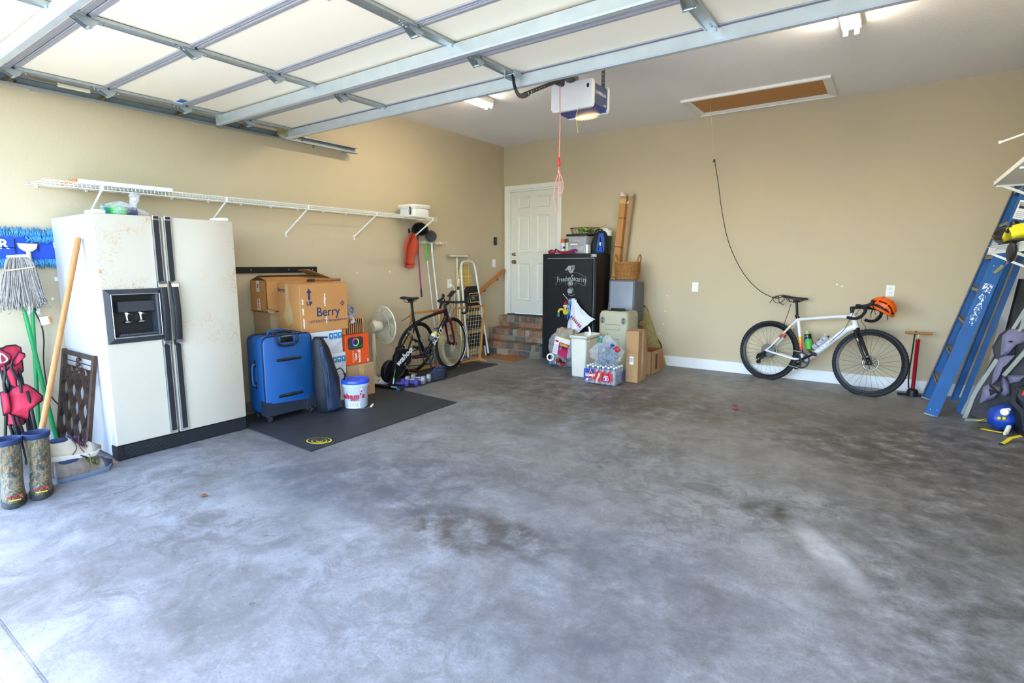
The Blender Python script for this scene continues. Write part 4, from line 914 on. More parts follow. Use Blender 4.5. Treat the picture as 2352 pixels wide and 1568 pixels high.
b = MB(); b.tube(sm([(XX+.0016, -.11, .2), (XX+.0016, -.1, .178), (XX+.0016, -.03, .172), (XX+.0016, .04, .178), (XX+.0016, .06, .195)], 6), .0025, 4, flat=.3); obj('light_strip', b, M('lime print', '#b9d83a', .5), t)
text('lettering', 'groove', .045, white_pl, t, (XX+.0002, .022, .078), (0, 0, -1), (0, 1, 0), bold=.0014)
text('lettering', 'onn.', .042, white_pl, t, (XX+.0002, -.02, .075), (0, 0, -1), (0, 1, 0), bold=.0014)
[obj('print_line', MB().bb(XX, XX+.0006, y-.0025, y+.0025, .02, .14), M('pale orange print', '#e9b79a', .5), t) for y in (-.052, -.066)]
text('lettering', '20', .038, white_pl, t, (XX+.0002, .125, .025), (0, 0, -1), (0, 1, 0))
t = carton('striped_box', 'brown box printed with black stripes on top of the orange speaker box', .42, .66, -3.668, -3.375, .646, .80, card_o)
for k in range(9):
    y = -.075+k*.024; b = MB(); b.prism([(y-.006-.0, .002), (y+.006-.0, .002), (y+.006+.004, .08), (y+.006-.004, .15), (y-.006-.004, .15), (y-.006+.004, .08)], (.1202, 0, 0), (0, 1, 0), (0, 0, 1), .001); obj('stripe', b, black_pl, t)
t = thing('paper_roll', 'rolled grey blanket in clear film on the striped box', 'roll', (.54, -3.55, .805))
roll_m = M('mauve grey fleece', '#8f8488', .95, 0, .15, 25, .3, 60)
b = MB(); sp_ = [V((.012*nz((i*.7, 0, 1)), .02+(.012+.0058*a)*math.cos(a), .072+(.012+.0058*a)*.95*math.sin(a))) for i, a in enumerate([i*.42 for i in range(29)])]
b.loft(strip(sp_, .013, .23, (1, 0, 0))); obj('roll', b, roll_m, t, smooth=60)
b = MB(); b.grid(lambda u, v: V((.118+.02*math.sin(v*5+u*3), -.1+.13*u+.03*v, .12-.17*v+.02*nz((u*5, v*5, 0)))), 14, 14); obj('film', b, film_m, t, smooth=60)

# ------------------------------------------------------------------ suitcase
su_b = bpy.data.materials.new('bright blue suitcase nylon'); g = G(su_b); v = g.coord(); g.color(g.mix(g.noise(v, 4, 4), '#0f5290', '#0c4a88')); g.b.inputs['Roughness'].default_value = .5; g.bump(g.noise(v, 400, 2), .15, .002)
t = thing('suitcase', 'blue upright suitcase with two black rails standing on the black mat beside the fridge', 'suitcase', (.725, -4.363, .007))
b = MB(); rg = []
for x, k in ((-.125, .93), (-.115, .99), (-.05, 1), (.09, 1), (.118, .985), (.128, .95)): rg.append([V((x, y, .395+z)) for y, z in rrect(.47*k, .68*k, .06, 6)])
b.loft(rg); obj('shell', b, su_b, t, smooth=50)
pip = M('navy piping', '#0c1830', .6)
for x in (-.1, .119):
    b = MB(); b.tube([V((x, y, .395+z)) for y, z in rrect(.472, .682, .06, 6)], .0055, 6, True); obj('piping', b, pip, t)
gd_ = M('grey plastic guard', '#232a36', .45, 0, .1)
for z in (.525, .21):
    b = MB(); b.ell((.128, -.0, z), (.014, .125, .016), 18, 8); b.cyl((.128, -.115, z-.0), (.128, .115, z), .013, n=10); obj('rail', b, black_pl, t, smooth=60)
b = MB(); b.loft([[V((x, y, .395+z)) for y, z in ((-.2, -.34), (.2, -.34), (.21, -.26), (-.21, -.235))] for x in (-.11, .130)]); obj('base_panel', b, gd_, t)
for s_ in (-1, 1):
    b = MB(); b.loft([[V((.06, s_*.13, .062)), V((.06, s_*.243, .062)), V((.06, s_*.243, .19)), V((.06, s_*.2, .19))], [V((.138, s_*.13, .055)), V((.138, s_*.243, .055)), V((.138, s_*.243, .18)), V((.138, s_*.19, .17))]]); obj('corner_guard', b, gd_, t)
    wb = MB().box((.11, s_*.2, .055), (.06, .05, .03), None, .006); w_ = obj('wheel_mount', wb, black_pl, t)
    obj('caster', MB().lathe([(.01, -.012), (.027, -.012), (.03, -.006), (.03, .006), (.027, .012), (.01, .012)], (.115, s_*.2, .03), (0, 1, 0), 18), black_rub, t)
    obj('caster', MB().lathe([(.01, -.012), (.027, -.012), (.03, -.006), (.03, .006), (.027, .012), (.01, .012)], (-.09, s_*.2, .03), (0, 1, 0), 18), black_rub, t)
b = MB(); b.tube(sm([(.13, -.11, .735), (.139, -.10, .675), (.139, -.06, .65), (.139, .04, .65), (.139, .08, .675), (.13, .09, .735)], 6), .011, 8); b.tube(sm([(.05, -.1, .735), (.05, -.06, .757), (.05, .04, .757), (.05, .08, .735)], 6), .011, 8); obj('top_handle_frame', b, black_pl, t)
b = MB(); b.box((.128, -.01, .695), (.012, .12, .05), None, .012, 2); hd = obj('handle_recess', b, M('gloss black', '#0c0d10', .15), t); obj('pull_handle', MB().box((.125, -.01, .723), (.03, .1, .016), None, .006), M('dark grey plastic', '#3a3d42', .3), t)
b = MB(); b.tube(sm([(-.02, -.1, .735), (-.02, -.07, .765), (-.02, .05, .765), (-.02, .08, .735)], 6), .009, 8); obj('carry_strap', b, su_b, t)
b = MB(); b.tube(sm([(0, -.235, .5), (0, -.262, .48), (0, -.266, .41), (0, -.262, .33), (0, -.235, .31)], 6), .009, 8); obj('side_handle', b, M('slate blue strap', '#33517c', .5), t)
for z in (.5, .31): obj('handle_mount', MB().ell((0, -.236, z), (.018, .006, .035), 12, 6), black_pl, t)
for x in (-.05, .03): obj('zip_line', MB().tube([V((x, y, .395+z)) for y, z in rrect(.474, .684, .06, 6)], .003, 5, True), pip, t)
t = thing('dark_bag', 'dark grey soft bag squeezed between the fridge and the blue suitcase', 'bag', (.5, -4.67, .0))
b = MB(); crumple(b, (0, 0, .19), (.12, .055, .185), 11, .12, fz=lambda q: V((q.x, max(-1, min(1, q.y)), max(-1., q.z)))); obj('bag_body', b, M('charcoal canvas', '#3b3a3c', .85, 0, .2, 20), t, smooth=60)
obj('lock', MB().box((.12, .0, .04), (.01, .02, .03), None, .004), chrome, t)

# ------------------------------------------------------------------ black bag, bucket
bk = M('black nylon', '#16181e', .6, 0, .2, 12, .3, 60); bk2 = M('blue black nylon', '#1d2c46', .55, 0, .15, 12, .3, 60)
t = thing('garment_bag', 'tall black and navy soft bag leaning against the right side of the suitcase', 'bag', (.90, -4.03, .007))
def bagring(z, y0, y1, dx, seed):
    return [V((dx*math.sin(a)+.02*nz((math.cos(a)*2, z*6, seed)), (y0+y1)/2+(y1-y0)/2*math.cos(a)+.008*nz((a, z*9, seed)), z)) for a in [2*PI*k/24 for k in range(24)]]
b = MB(); b.loft([bagring(z, y0, y1, dx, 1) for z, y0, y1, dx in ((.0, -.09, .1, .085), (.012, -.1, .115, .1), (.15, -.12, .125, .11), (.3, -.125, .115, .105), (.45, -.12, .08, .09), (.58, -.115, .03, .07), (.66, -.11, -.015, .05), (.69, -.1, -.04, .03))]); obj('bag_body', b, bk, t, smooth=180)
b = MB(); b.grid(lambda u, v: V((.1+.016*math.sin(u*3.1)-.03*max(0, v-.4)+.01*nz((u*4, v*5, 2)), -.07+.155*u*(1-.75*v)-.04*v, .02+.6*v)), 12, 24); obj('front_panel', b, bk2, t, smooth=180, mods=[solid(.012)])
b = MB(); b.tube(sm([(.04, .06, .36), (.06, .12, .38), (.06, .16, .31), (.05, .15, .25)], 6), .012, 8, flat=.4); obj('strap', b, bk, t)
b = MB(); b.tube(sm([(.115, -.05, .05), (.118, -.055, .3), (.1, -.07, .5), (.06, -.085, .66)], 5), .004, 5); obj('zip', b, M('dark zip', '#2c3340', .5), t)
t = thing('bucket', 'clear plastic bucket with a blue lid and red lettering on the black mat', 'bucket', (1.02, -3.80, .007))
buck = M('translucent bucket plastic', '#c9cfe0', .3, 0, .03, alpha=.8)
b = MB(); b.lathe([(.0, .003), (.1, .003), (.105, .01), (.118, .24), (.12, .255)], n=32); obj('pail', b, buck, t, smooth=50)
b = MB(); b.lathe([(.122, .21), (.127, .212), (.127, .235), (.121, .237)], n=32); obj('rim_band', b, buck, t)
b = MB(); b.lathe([(.124, .236), (.13, .24), (.131, .262), (.126, .27), (.114, .268), (.112, .262)], n=36); obj('lid_ring', b, M('cobalt blue lid', '#1c4fd0', .3), t)
b = MB(); b.lathe([(.113, .258), (.1, .261), (0, .261)], n=32); obj('lid_top', b, M('slate lid', '#4c4f5c', .5), t)
def curved_text(s_, size, r, a0, z, m, bold=0.):
    ws = [size*(.3 if c == "'" else .85 if c == 'm' else .56) for c in s_]; tot = sum(ws); x_ = -tot/2
    for i, ch in enumerate(s_):
        a = a0+(x_+ws[i]/2)/r; x_ += ws[i]; text('lettering', ch, size, m, t, (r*math.cos(a), r*math.sin(a), z), (-math.sin(a), math.cos(a), 0), (0, 0, 1), bold=bold, shear=.1)
redl = M('red lettering', '#b5162c', .5)
curved_text("nham's", .066, .1180, R(-50), .125, redl, .0032); curved_text('SPORTS', .022, .1145, R(-46), .09, redl, .001)
def wrap_patch(r, a0, a1, z0, z1, m, nm):
    b = MB(); b.grid(lambda u, v: V((r*math.cos(a0+(a1-a0)*u), r*math.sin(a0+(a1-a0)*u), z0+(z1-z0)*v)), 8, 2); return obj(nm, b, m, t, smooth=180)
wrap_patch(.112, R(-78), R(-18), .015, .072, M('label white', '#dfe0e4', .5), 'label')
b = MB()
for k in range(5):
    a = R(-70+k*11); b.torus((.1132*math.cos(a), .1132*math.sin(a), .044), .016, .0015, (math.cos(a), math.sin(a), 0), 16, 4)
obj('label_rings', b, M('label ink blue', '#5a6a9a', .5), t)
wrap_patch(.1188, R(-18), R(-8), .165, .2, M('label white'), 'price_tag'); wrap_patch(.1192, R(-17), R(-9), .166, .178, redl, 'price_mark')
b = MB(); b.tube(sm([(.06, -.1, .015), (.13, -.02, .008), (.15, .06, .008), (.12, .1, .02)], 6), .0018, 5); hnd = obj('wire_bail', b, galv, t); obj('bail_grip', MB().cyl((.15, .05, .012), (.125, .095, .02), .009, n=10), white_pl, t)

# ------------------------------------------------------------------ fan
t = thing('pedestal_fan', 'cream pedestal fan turned to the far wall beside the orange box', 'fan', (.31, -2.955, 0))
cream = M('aged cream plastic', '#d3c9ae', .45, 0, .05)
obj('base', MB().lathe([(.0, .0), (.14, 0), (.145, .012), (.12, .03), (.04, .045), (.02, .08), (0, .08)], n=28), cream, t)
obj('pole', MB().cyl((0, 0, .07), (0, 0, .34), .016, n=14), cream, t); obj('neck', MB().lathe([(.024, .33), (.026, .42), (.02, .52), (.022, .56), (0, .57)], n=14), cream, t)
fd_ = V((.1, 1, .05)).normalized(); c0 = V((0, .15, .645))
b = MB(); b.lathe([(.03, -.16), (.055, -.155), (.06, -.13), (.062, -.06), (.055, -.035), (.0, -.035)], c0, fd_, 20); b.box(c0-fd_*.12+V((0, 0, .06)), (.03, .05, .025), None, .006); b.cyl(c0-fd_*.1+V((0, 0, .06)), c0-fd_*.1+V((0, 0, .095)), .006, n=8); obj('motor', b, cream, t)
b = MB(); fm = frame(fd_)
for k in range(84):
    a = 2*PI*k/84; d_ = V((math.cos(a), math.sin(a), 0)); pr_ = [(.05, -.04), (.1, -.045), (.16, -.035), (.205, -.012), (.215, .01)]
    b.tube([c0+fm@(d_*r+V((0, 0, z))) for r, z in pr_], .0019, 4); b.tube([c0+fm@(d_*r+V((0, 0, z))) for r, z in ((.215, .012), (.195, .045), (.12, .075), (.05, .08))], .0019, 4)
o = obj('grille_wires', b, cream, t, smooth=180); o['kind'] = 'stuff'
b = MB(); b.torus(c0+fd_*.01, .216, .009, fd_, 48, 8); obj('grille_rim', b, cream, t)
obj('grille_ring', MB().torus(c0-fd_*.035, .16, .003, fd_, 40, 5), cream, t); obj('grille_cap', MB().lathe([(.05, .076), (.05, .084), (0, .086)], c0, fd_, 20), cream, t)
bl = MB()
for k in range(4):
    a = k*PI/2+.4; bl.grid(lambda u, v: c0+fm@V(((.03+.15*v)*math.cos(a+(u-.5)*1.1), (.03+.15*v)*math.sin(a+(u-.5)*1.1), .02+.03*(u-.5))), 6, 4)
obj('blades', bl, M('smoke cream plastic', '#b9b199', .4), t, smooth=180, mods=[solid(.002)])
b = MB(); b.tube(sm([c0-fd_*.14+V((0, 0, .03)), V((.03, -.03, .56)), V((.035, -.02, .4)), V((.05, .04, .2)), V((.03, .05, .09))], 6), .003, 5); obj('cord', b, cream, t)

# black rail on the wall
t = thing('wall_rail', 'black metal rail screwed to the left wall above the boxes', 'rail', (0, -3.88, 1.287))
obj('rail_bar', MB().bb(.0005, .02, -.44, .435, -.03, .03, .002), black_met, t)
for y in (-.3, .1, .38): obj('screw', MB().cyl((.02, y, .0), (.0215, y, 0), .006, n=8), galv, t)
# ------------------------------------------------------------------ bicycles
tyre_m = M('tyre rubber', '#1b1d22', .7, 0, .2, 60, .25, 150); rim_m = M('black rim', '#17181b', .35, .3, .1); spoke_m = M('spoke steel', '#4c4e52', .35, .9)
tape_b = M('black bar tape', '#131418', .8, 0, .2, 60, .3, 200); alu = M('silver alloy', '#b7babd', .3, 1, .08)
def wheel(name, par, c, R_, tr, rimd=.025, n=24, disc=0, rmat=None, decal=True):
    w_ = obj(name, MB().lathe([(R_-tr*1.9, -.009), (R_-tr*1.55, -.012), (R_-tr*1.5, .0), (R_-tr*1.55, .012), (R_-tr*1.9, .009), (R_-tr*1.9-rimd, .004), (R_-tr*1.9-rimd, -.004), (R_-tr*1.9, -.009)], (0, 0, 0), (0, 1, 0), 56), rmat or rim_m, par, c, smooth=50)
    b = MB(); N = 72; k = 10
    b.torus((0, 0, 0), R_-tr, tr, (0, 1, 0), N, k)
    if tr > .016:                                  # knobs round the tread
        for i in range(60):
            a = 2*PI*i/60
            for y in (-.012, 0, .012): b.box(((R_-.001-abs(y)*.25)*math.cos(a+y*3), y, (R_-.001-abs(y)*.25)*math.sin(a+y*3)), (.004, .008, .012), (0, -(a+y*3), 0))
    obj('tyre', b, tyre_m, w_, smooth=60)
    b = MB(); ri = R_-tr*1.9-rimd
    for i in range(n):
        a = 2*PI*i/n; s_ = 1 if i % 2 else -1; a2 = a+(.55 if (i//2) % 2 else -.55)
        b.cyl((ri*math.cos(a), 0, ri*math.sin(a)), (.022*math.cos(a2), s_*.025, .022*math.sin(a2)), .0011, n=4, caps=False)
    o = obj('spokes', b, spoke_m, w_); o['kind'] = 'stuff'
    obj('hub', MB().lathe([(.006, -.05), (.008, -.035), (.024, -.03), (.024, -.026), (.012, -.02), (.012, .02), (.024, .026), (.024, .03), (.008, .035), (.006, .05)], (0, 0, 0), (0, 1, 0), 16), black_met, w_)
    if disc:
        b = MB(); nn = 28; pts = []
        b.loft([[V((r*math.cos(2*PI*i/nn), disc*.038, r*math.sin(2*PI*i/nn))) for i in range(nn)] for r in (.066, .08)], False)
        for i in range(6): a = i*PI/3; b.tube([(.02*math.cos(a), disc*.038, .02*math.sin(a)), (.067*math.cos(a+.5), disc*.038, .067*math.sin(a+.5))], .003, 4)
        obj('disc_rotor', b, alu, w_, mods=[solid(.002)])
    return w_
def ftube(pts, rs, flat=1., n=14):
    """frame tube through (s, z[, y]) points"""
    P = [V((p[0], p[2] if len(p) > 2 else 0, p[1])) for p in pts]
    return MB().tube(P, rs, n, flat=flat)
def dropbar(par, c, hw=.21, m=tape_b, ang=0.):
    """drop handlebar centred on c (bike frame)"""
    hb_ = obj('handlebar', MB().cyl((0, -.06, 0), (0, .06, 0), .0155, n=12), black_met, par, c, (0, ang, 0))
    for s_ in (-1, 1):
        pts = [(0, s_*.05, 0), (0, s_*(hw-.05), .004), (.02, s_*(hw-.01), .006), (.075, s_*hw, .0), (.1, s_*hw, -.03), (.085, s_*(hw+.01), -.085), (.045, s_*(hw+.015), -.122), (-.0, s_*(hw+.02), -.13), (-.045, s_*(hw+.02), -.125)]
        obj('bar_tape', MB().tube(sm(pts, 6), .0155, 10), m, hb_)
        b = MB(); b.tube(sm([(.07, s_*hw, .006), (.105, s_*hw, .018), (.135, s_*hw, .035), (.15, s_*hw, .062), (.135, s_*hw, .068)], 4), [.016]*8+[.018]*5+[.016]*4, 10); obj('brake_hood', b, M('hood rubber', '#1a1b1f', .7), hb_)
        b = MB(); b.tube(sm([(.14, s_*(hw), .035), (.165, s_*(hw), .0), (.155, s_*(hw+.005), -.05), (.165, s_*(hw+.012), -.095)], 4), [.009]*5+[.008]*4+[.006]*4, 8, flat=.5); obj('brake_lever', b, black_met, hb_)
    return hb_
def saddle(par, c, m=black_pl):
    sd_ = MB(); rings = []
    for x, w_, h, dz in ((-.14, .03, .018, .028), (-.125, .06, .03, .026), (-.09, .07, .036, .02), (-.04, .058, .034, .012), (.02, .034, .03, .008), (.08, .022, .026, .008), (.12, .019, .024, .008), (.135, .01, .014, .006)):
        rings.append([V((x, w_*math.cos(a), dz+h*(.5*math.sin(a))-.3*h*abs(math.cos(a))**3)) for a in [2*PI*k/16 for k in range(16)]])
    s0 = obj('saddle', sd_.loft(rings), m, par, c, smooth=180)
    b = MB()
    for s_ in (-1, 1): b.tube(sm([(-.1, s_*.03, .005), (-.06, s_*.022, -.03), (.02, s_*.022, -.032), (.1, s_*.008, .0)], 4), .0035, 6)
    obj('rails', b, black_met, s0)
    return s0
def crank(par, c, ring_r, m, arm_m, a0, teeth=40, spider=5):
    cr = obj('crankset', MB().lathe([(.0, -.075), (.016, -.07), (.018, -.03), (.018, .03), (.016, .07), (0, .075)], (0, 0, 0), (0, -1, 0), 16), black_met, par, c)
    b = MB(); nn = teeth*2
    for y0 in (-.046,):
        o_ = [((ring_r+(.003 if i % 2 else 0))*math.cos(2*PI*i/nn), (ring_r+(.003 if i % 2 else 0))*math.sin(2*PI*i/nn)) for i in range(nn)]
        i_ = [((ring_r-.014)*math.cos(2*PI*i/nn), (ring_r-.014)*math.sin(2*PI*i/nn)) for i in range(nn)]
        b.loft([[V((x, y, z)) for x, z in q] for y, q in ((y0, i_), (y0, o_), (y0-.003, o_), (y0-.003, i_), (y0, i_))], False)
    for k in range(spider): a = a0+.3+k*2*PI/spider; b.loft(strip([(0.015*math.cos(a), -.05, .015*math.sin(a)), ((ring_r-.008)*math.cos(a), -.047, (ring_r-.008)*math.sin(a))], .02, .005, (0, 1, 0)))
    obj('chainring', b, m, cr)
    for s_, aa in ((-1, a0), (1, a0+PI)):
        e = V((.172*math.cos(aa), s_*.075, .172*math.sin(aa))); b = MB()
        st_ = V((0, s_*.062, 0)); rg = strip([st_, st_.lerp(e, .5)+V((0, s_*.003, 0)), e], .024, .013, (0, 1, 0)); b.loft(rg); b.cyl(e-V((0, s_*.008, 0)), e+V((0, s_*.008, 0)), .014, n=12); b.cyl(st_-V((0, .008, 0)), st_+V((0, .008, 0)), .019, n=14); obj('crank_arm', b, arm_m, cr)
        b = MB(); p = e+V((0, s_*.05, 0)); b.cyl(e, p+V((0, s_*.02, 0)), .006, n=8); b.box(p, (.085, .06, .02), (0, .5, 0), .006); obj('pedal', b, black_pl, cr)
    return cr
def cage(par, base, d, m=black_pl):
    """bottle cage: wraps a bottle that stands from base along d"""
    base, d = V(base), V(d).normalized(); fm = frame(d, (0, 1, 0)); b = MB()
    for s_ in (-1, 1):
        b.tube(sm([base+fm@V(p) for p in ((-.0*s_, -.04, .14), (s_*.036, -.01, .12), (s_*.04, .02, .07), (s_*.03, .03, .02), (0, .03, -.008))], 5), .0032, 6)
    b.tube(sm([base+fm@V(p) for p in ((-.04, 0, .05), (0, .042, .065), (.04, .0, .05))], 5), .003, 6); b.torus(base-d*.006, .03, .0035, d, 20, 6)
    return obj('bottle_cage', b, m, par)
def bottle(name, label, M_, base, d, body, capm, nozzle, extra=None, L=.2):
    t = thing(name, label, 'bottle', (0, 0, 0), group='bicycle bottles'); t.matrix_world = M_@Matrix.Translation(V(base))@frame(d).to_4x4()
    obj('body', MB().lathe([(0, 0), (.032, 0), (.036, .006), (.036, L*.42), (.032, L*.47), (.032, L*.52), (.036, L*.57), (.036, L*.74), (.032, L*.78)], n=22), body, t)
    obj('cap', MB().lathe([(.035, L*.76), (.036, L*.8), (.032, L*.87), (.018, L*.93), (.012, L*.94)], n=20), capm, t)
    obj('nozzle', MB().lathe([(.012, L*.93), (.009, L*.97), (.011, L*1.0), (.008, L*1.03), (0, L*1.03)], n=12), nozzle, t)
    if extra: extra(t)
    return t

# ---- white gravel bike leaning on the back wall
wb_p = bpy.data.materials.new('white frame paint'); MATS['white frame paint'] = wb_p
g = G(wb_p); g.color(g.mix(g.noise(g.coord(), 6, 2), '#dcdde2', '#e6e7ea')); g.b.inputs['Roughness'].default_value = .25; g.b.inputs['Coat Weight'].default_value = .4
wbike = thing('gravel_bike', 'white gravel bike with black tyres leaning against the back wall', 'bicycle', (4.03, -.19, 0), rot=(R(-7), 0, R(-17.35)))
RH_, FH_, BB = (-.10, .337), (.955, .337), (.305, .275)
b = ftube([(.735, .835), (.765, .765), (.80, .66)], [.024, .027, .031]); obj('head_tube', b, wb_p, wbike)
fr = obj('frame', ftube([(.735, .80), (.6, .79), (.36, .752), (.2, .728)], [.021, .018, .017, .019]).tube([(.775, 0, .70), (.70, 0, .655), (.42, 0, .36), (.315, 0, .28)], [.03, .034, .03, .028], 14).tube([(.187, 0, .755), (.2, 0, .70), (.29, 0, .31), BB[:1]+(0,)+BB[1:]], [.018, .018, .017, .02], 12), wb_p, wbike, label='white bike frame')
obj('bottom_bracket_shell', MB().cyl((BB[0], -.036, BB[1]), (BB[0], .036, BB[1]), .027, n=18), wb_p, wbike)
for s_ in (-1, 1):
    obj('chain_stay', MB().tube([(.29, s_*.03, .272), (.18, s_*.045, .285), (-.06, s_*.062, .328), (-.1, s_*.064, .337)], [.018, .014, .01, .012], 10), wb_p, wbike)
    obj('seat_stay', MB().tube([(.2, s_*.012, .735), (.13, s_*.045, .635), (-.06, s_*.06, .375), (-.1, s_*.064, .337)], [.014, .011, .009, .011], 10), wb_p, wbike)
    P0, P1 = V((.145, s_*.0377, .657)), V((.035, s_*.0523, .505))
    for k, (c_, cn) in enumerate((('#e0b726', 'stripe yellow'), ('#e2902a', 'stripe amber'), ('#df5f2a', 'stripe orange'), ('#c63a30', 'stripe red'))):
        if s_ == -1 or k in (1, 3):
            q0, q1 = P0.lerp(P1, k/4), P0.lerp(P1, (k+1)/4)
            if k == 0: q0 = P0
            obj('stay_stripe', MB().tube([q0+V((0, -.000*s_, 0)), q1], .0128 if k == 0 else .0124, 10), M(cn, c_, .3), wbike)
for k, (c_, cn) in enumerate((('#e0b726', 'stripe yellow'), ('#e2902a', 'stripe amber'), ('#df5f2a', 'stripe orange'), ('#c63a30', 'stripe red'), ('#1d2a4a', 'stripe navy'))):
    q = lambda t_: V((.2+.09*t_, 0, .70-.39*t_)); a0 = .42+k*.095
    obj('seat_tube_stripe', MB().tube([q(a0), q(a0+.095)], .0183, 12), M(cn, c_, .3), wbike)
dtd = (V((.42, 0, .36))-V((.70, 0, .655))).normalized()*-1
text('lettering', 'STATE', .075, M('pale grey print', '#b4b6bc', .4), wbike, V((.545, -.0325, .485)), dtd, dtd.cross(V((0, 1, 0)))*-1 if dtd.cross(V((0, 1, 0))).z < 0 else dtd.cross(V((0, 1, 0))), bold=.0015, ext=.001)
# fork
fk = M('gloss black fork', '#121316', .45, .0)
b = MB()
for s_ in (-1, 1): b.tube([(.80, s_*.018, .66), (.825, s_*.05, .60), (.9, s_*.058, .44), (.955, s_*.058, .337)], [.024, .019, .014, .011], 10)
b.tube([(.795, 0, .685), (.805, 0, .65)], [.03, .03], 14); obj('fork', b, fk, wbike)
text('lettering', '38D', .022, white_pl, wbike, V((.845, -.0705, .565)), V((.35, 0, -.9)), V((.9, 0, .35)))
wheel('rear_wheel', wbike, (RH_[0], 0, RH_[1]), .35, .021, .024, 28, 1)
wheel('front_wheel', wbike, (FH_[0], 0, FH_[1]), .35, .021, .024, 28, 1)
b = MB(); b.cyl((.18, 0, .755), (.15, 0, .93), .0135, n=12); b.cyl((.19, 0, .735), (.186, 0, .757), .021, n=14); b.box((.147, 0, .935), (.06, .05, .02), None, .005); obj('seatpost', b, black_met, wbike)
obj('tail_light', MB().box((.163, 0, .765), (.02, .025, .03), None, .005), M('red lens', '#6d1a1c', .3), wbike)
saddle(wbike, (.135, 0, .955))
b = MB(); b.cyl((.735, 0, .835), (.722, 0, .905), .017, n=12); b.tube([(.722, 0, .892), (.835, 0, .905)], [.017, .014], 10); b.cyl((.835, -.025, .905), (.835, .025, .905), .02, n=12); obj('stem', b, black_met, wbike)
dropbar(wbike, (.835, 0, .905), .215, ang=R(4))
crank(wbike, (BB[0], 0, BB[1]), .09, M('black chainring', '#2a2b2e', .4, .6), M('crank black', '#16171a', .3, .3), R(33), 40)
b = MB()
for k in range(10): r = .03+.0055*k; b.lathe([(r-.006, -.052+.0035*k), (r, -.052+.0035*k), (r, -.0502+.0035*k), (r-.006, -.0502+.0035*k)], (RH_[0], 0, RH_[1]), (0, 1, 0), 40)
obj('cassette', b, M('cassette steel', '#8c9094', .3, .95), wbike)
dm = M('derailleur black', '#1a1b1e', .4, .3)
b = MB(); b.tube([(-.1, -.07, .32), (-.14, -.075, .29), (-.175, -.075, .27), (-.19, -.075, .225)], [.014, .017, .02, .013], 10); b.cyl((-.135, -.068, .262), (-.135, -.08, .262), .03, n=14); b.cyl((-.165, -.066, .195), (-.165, -.078, .195), .026, n=14); b.loft(strip([(-.13, -.075, .262), (-.17, -.075, .19)], .028, .004, (0, 1, 0))); obj('derailleur', b, dm, wbike)
def chainpath(par, pts, m):
    b = MB(); P = [V(p) for p in pts]; dd = 0
    for a, c_ in zip(P, P[1:]):
        L = (c_-a).length; n = max(1, int(L/.0127)); d_ = (c_-a).normalized()
        ang = math.atan2(-d_.z, d_.x)
        for i in range(n): p = a.lerp(c_, (i+.5)/n); b.box(p, (.011, .006 if i % 2 else .0035, .008), (0, ang, 0))
    o = obj('chain', b, m, par); o['kind'] = 'stuff'; return o
chainm = M('chain steel', '#a7a294', .35, .9)
chainpath(wbike, [(-.135, -.047, .232), (-.02, -.047, .225), (.28, -.047, .185)], chainm); chainpath(wbike, [(-.07, -.047, .388), (.3, -.047, .366)], chainm)
chainpath(wbike, [(-.135, -.047, .232), (-.165, -.05, .22), (-.14, -.05, .285), (-.165, -.05, .33)], chainm)
b = MB()
for pts in ([(.83, -.05, .9), (.87, -.08, .86), (.85, -.05, .76), (.9, -.06, .7), (.88, -.062, .62), (.83, -.055, .6)], [(.86, -.03, .9), (.79, -.03, .93), (.745, -.035, .8), (.7, -.05, .66), (.62, -.04, .56), (.5, -.02, .43)], [(.86, .03, .9), (.80, .03, .89), (.75, .03, .8), (.735, .03, .72)]):
    b.tube(sm(pts, 6), .0026, 6)
obj('brake_hoses', b, black_rub, wbike)
b = MB(); b.box((.895, .064, .38), (.05, .03, .05), (0, .4, 0), .008); obj('brake_caliper', b, dm, wbike)
d1 = V((-.225, 0, .97)).normalized(); d2 = V((.69, 0, .73)).normalized()
cage(wbike, (.355, 0, .405), d1); cage(wbike, (.40, 0, .425), d2)
bpy.context.view_layer.update(); MW = wbike.matrix_world.copy()
def wrap_label(t):
    b = MB(); b.lathe([(.0366, .118), (.0366, .17)], n=22); obj('label_band', b, M('black label', '#17181a', .4), t)
    b = MB(); b.lathe([(.0364, .11), (.0364, .117)], n=22); obj('label_stripe', b, M('label blue'), t)
    text('label_print', 'CO2', .018, white_pl, t, (0, -.0372, .145), (1, 0, 0), (0, 0, 1))
bottle('water_bottle', 'lime green water bottle on the seat tube of the white bike', MW, (.355, 0, .405), d1, M('lime bottle', '#4fae3c', .4), M('lime cap', '#7ecb3a', .4), M('pale nozzle', '#cfd6d2', .4), wrap_label)
clear_b = M('clear bottle', '#c3c8d2', .25, 0, .05, alpha=.72)
def inner(t):
    obj('blue_print', MB().lathe([(.0364, .05), (.0364, .062)], n=22), M('bottle blue grey', '#56617c', .5), t); obj('inner_flask', MB().lathe([(0, .02), (.02, .025), (.026, .07), (.015, .12), (0, .125)], n=14), M('smoke insert', '#6d7385', .4), t)
bottle('water_bottle', 'clear water bottle on the down tube of the white bike', MW, (.40, 0, .425), d2, clear_b, M('grey clear cap', '#b9bec6', .3, alpha=.85), M('black nozzle', '#222326', .4), inner)
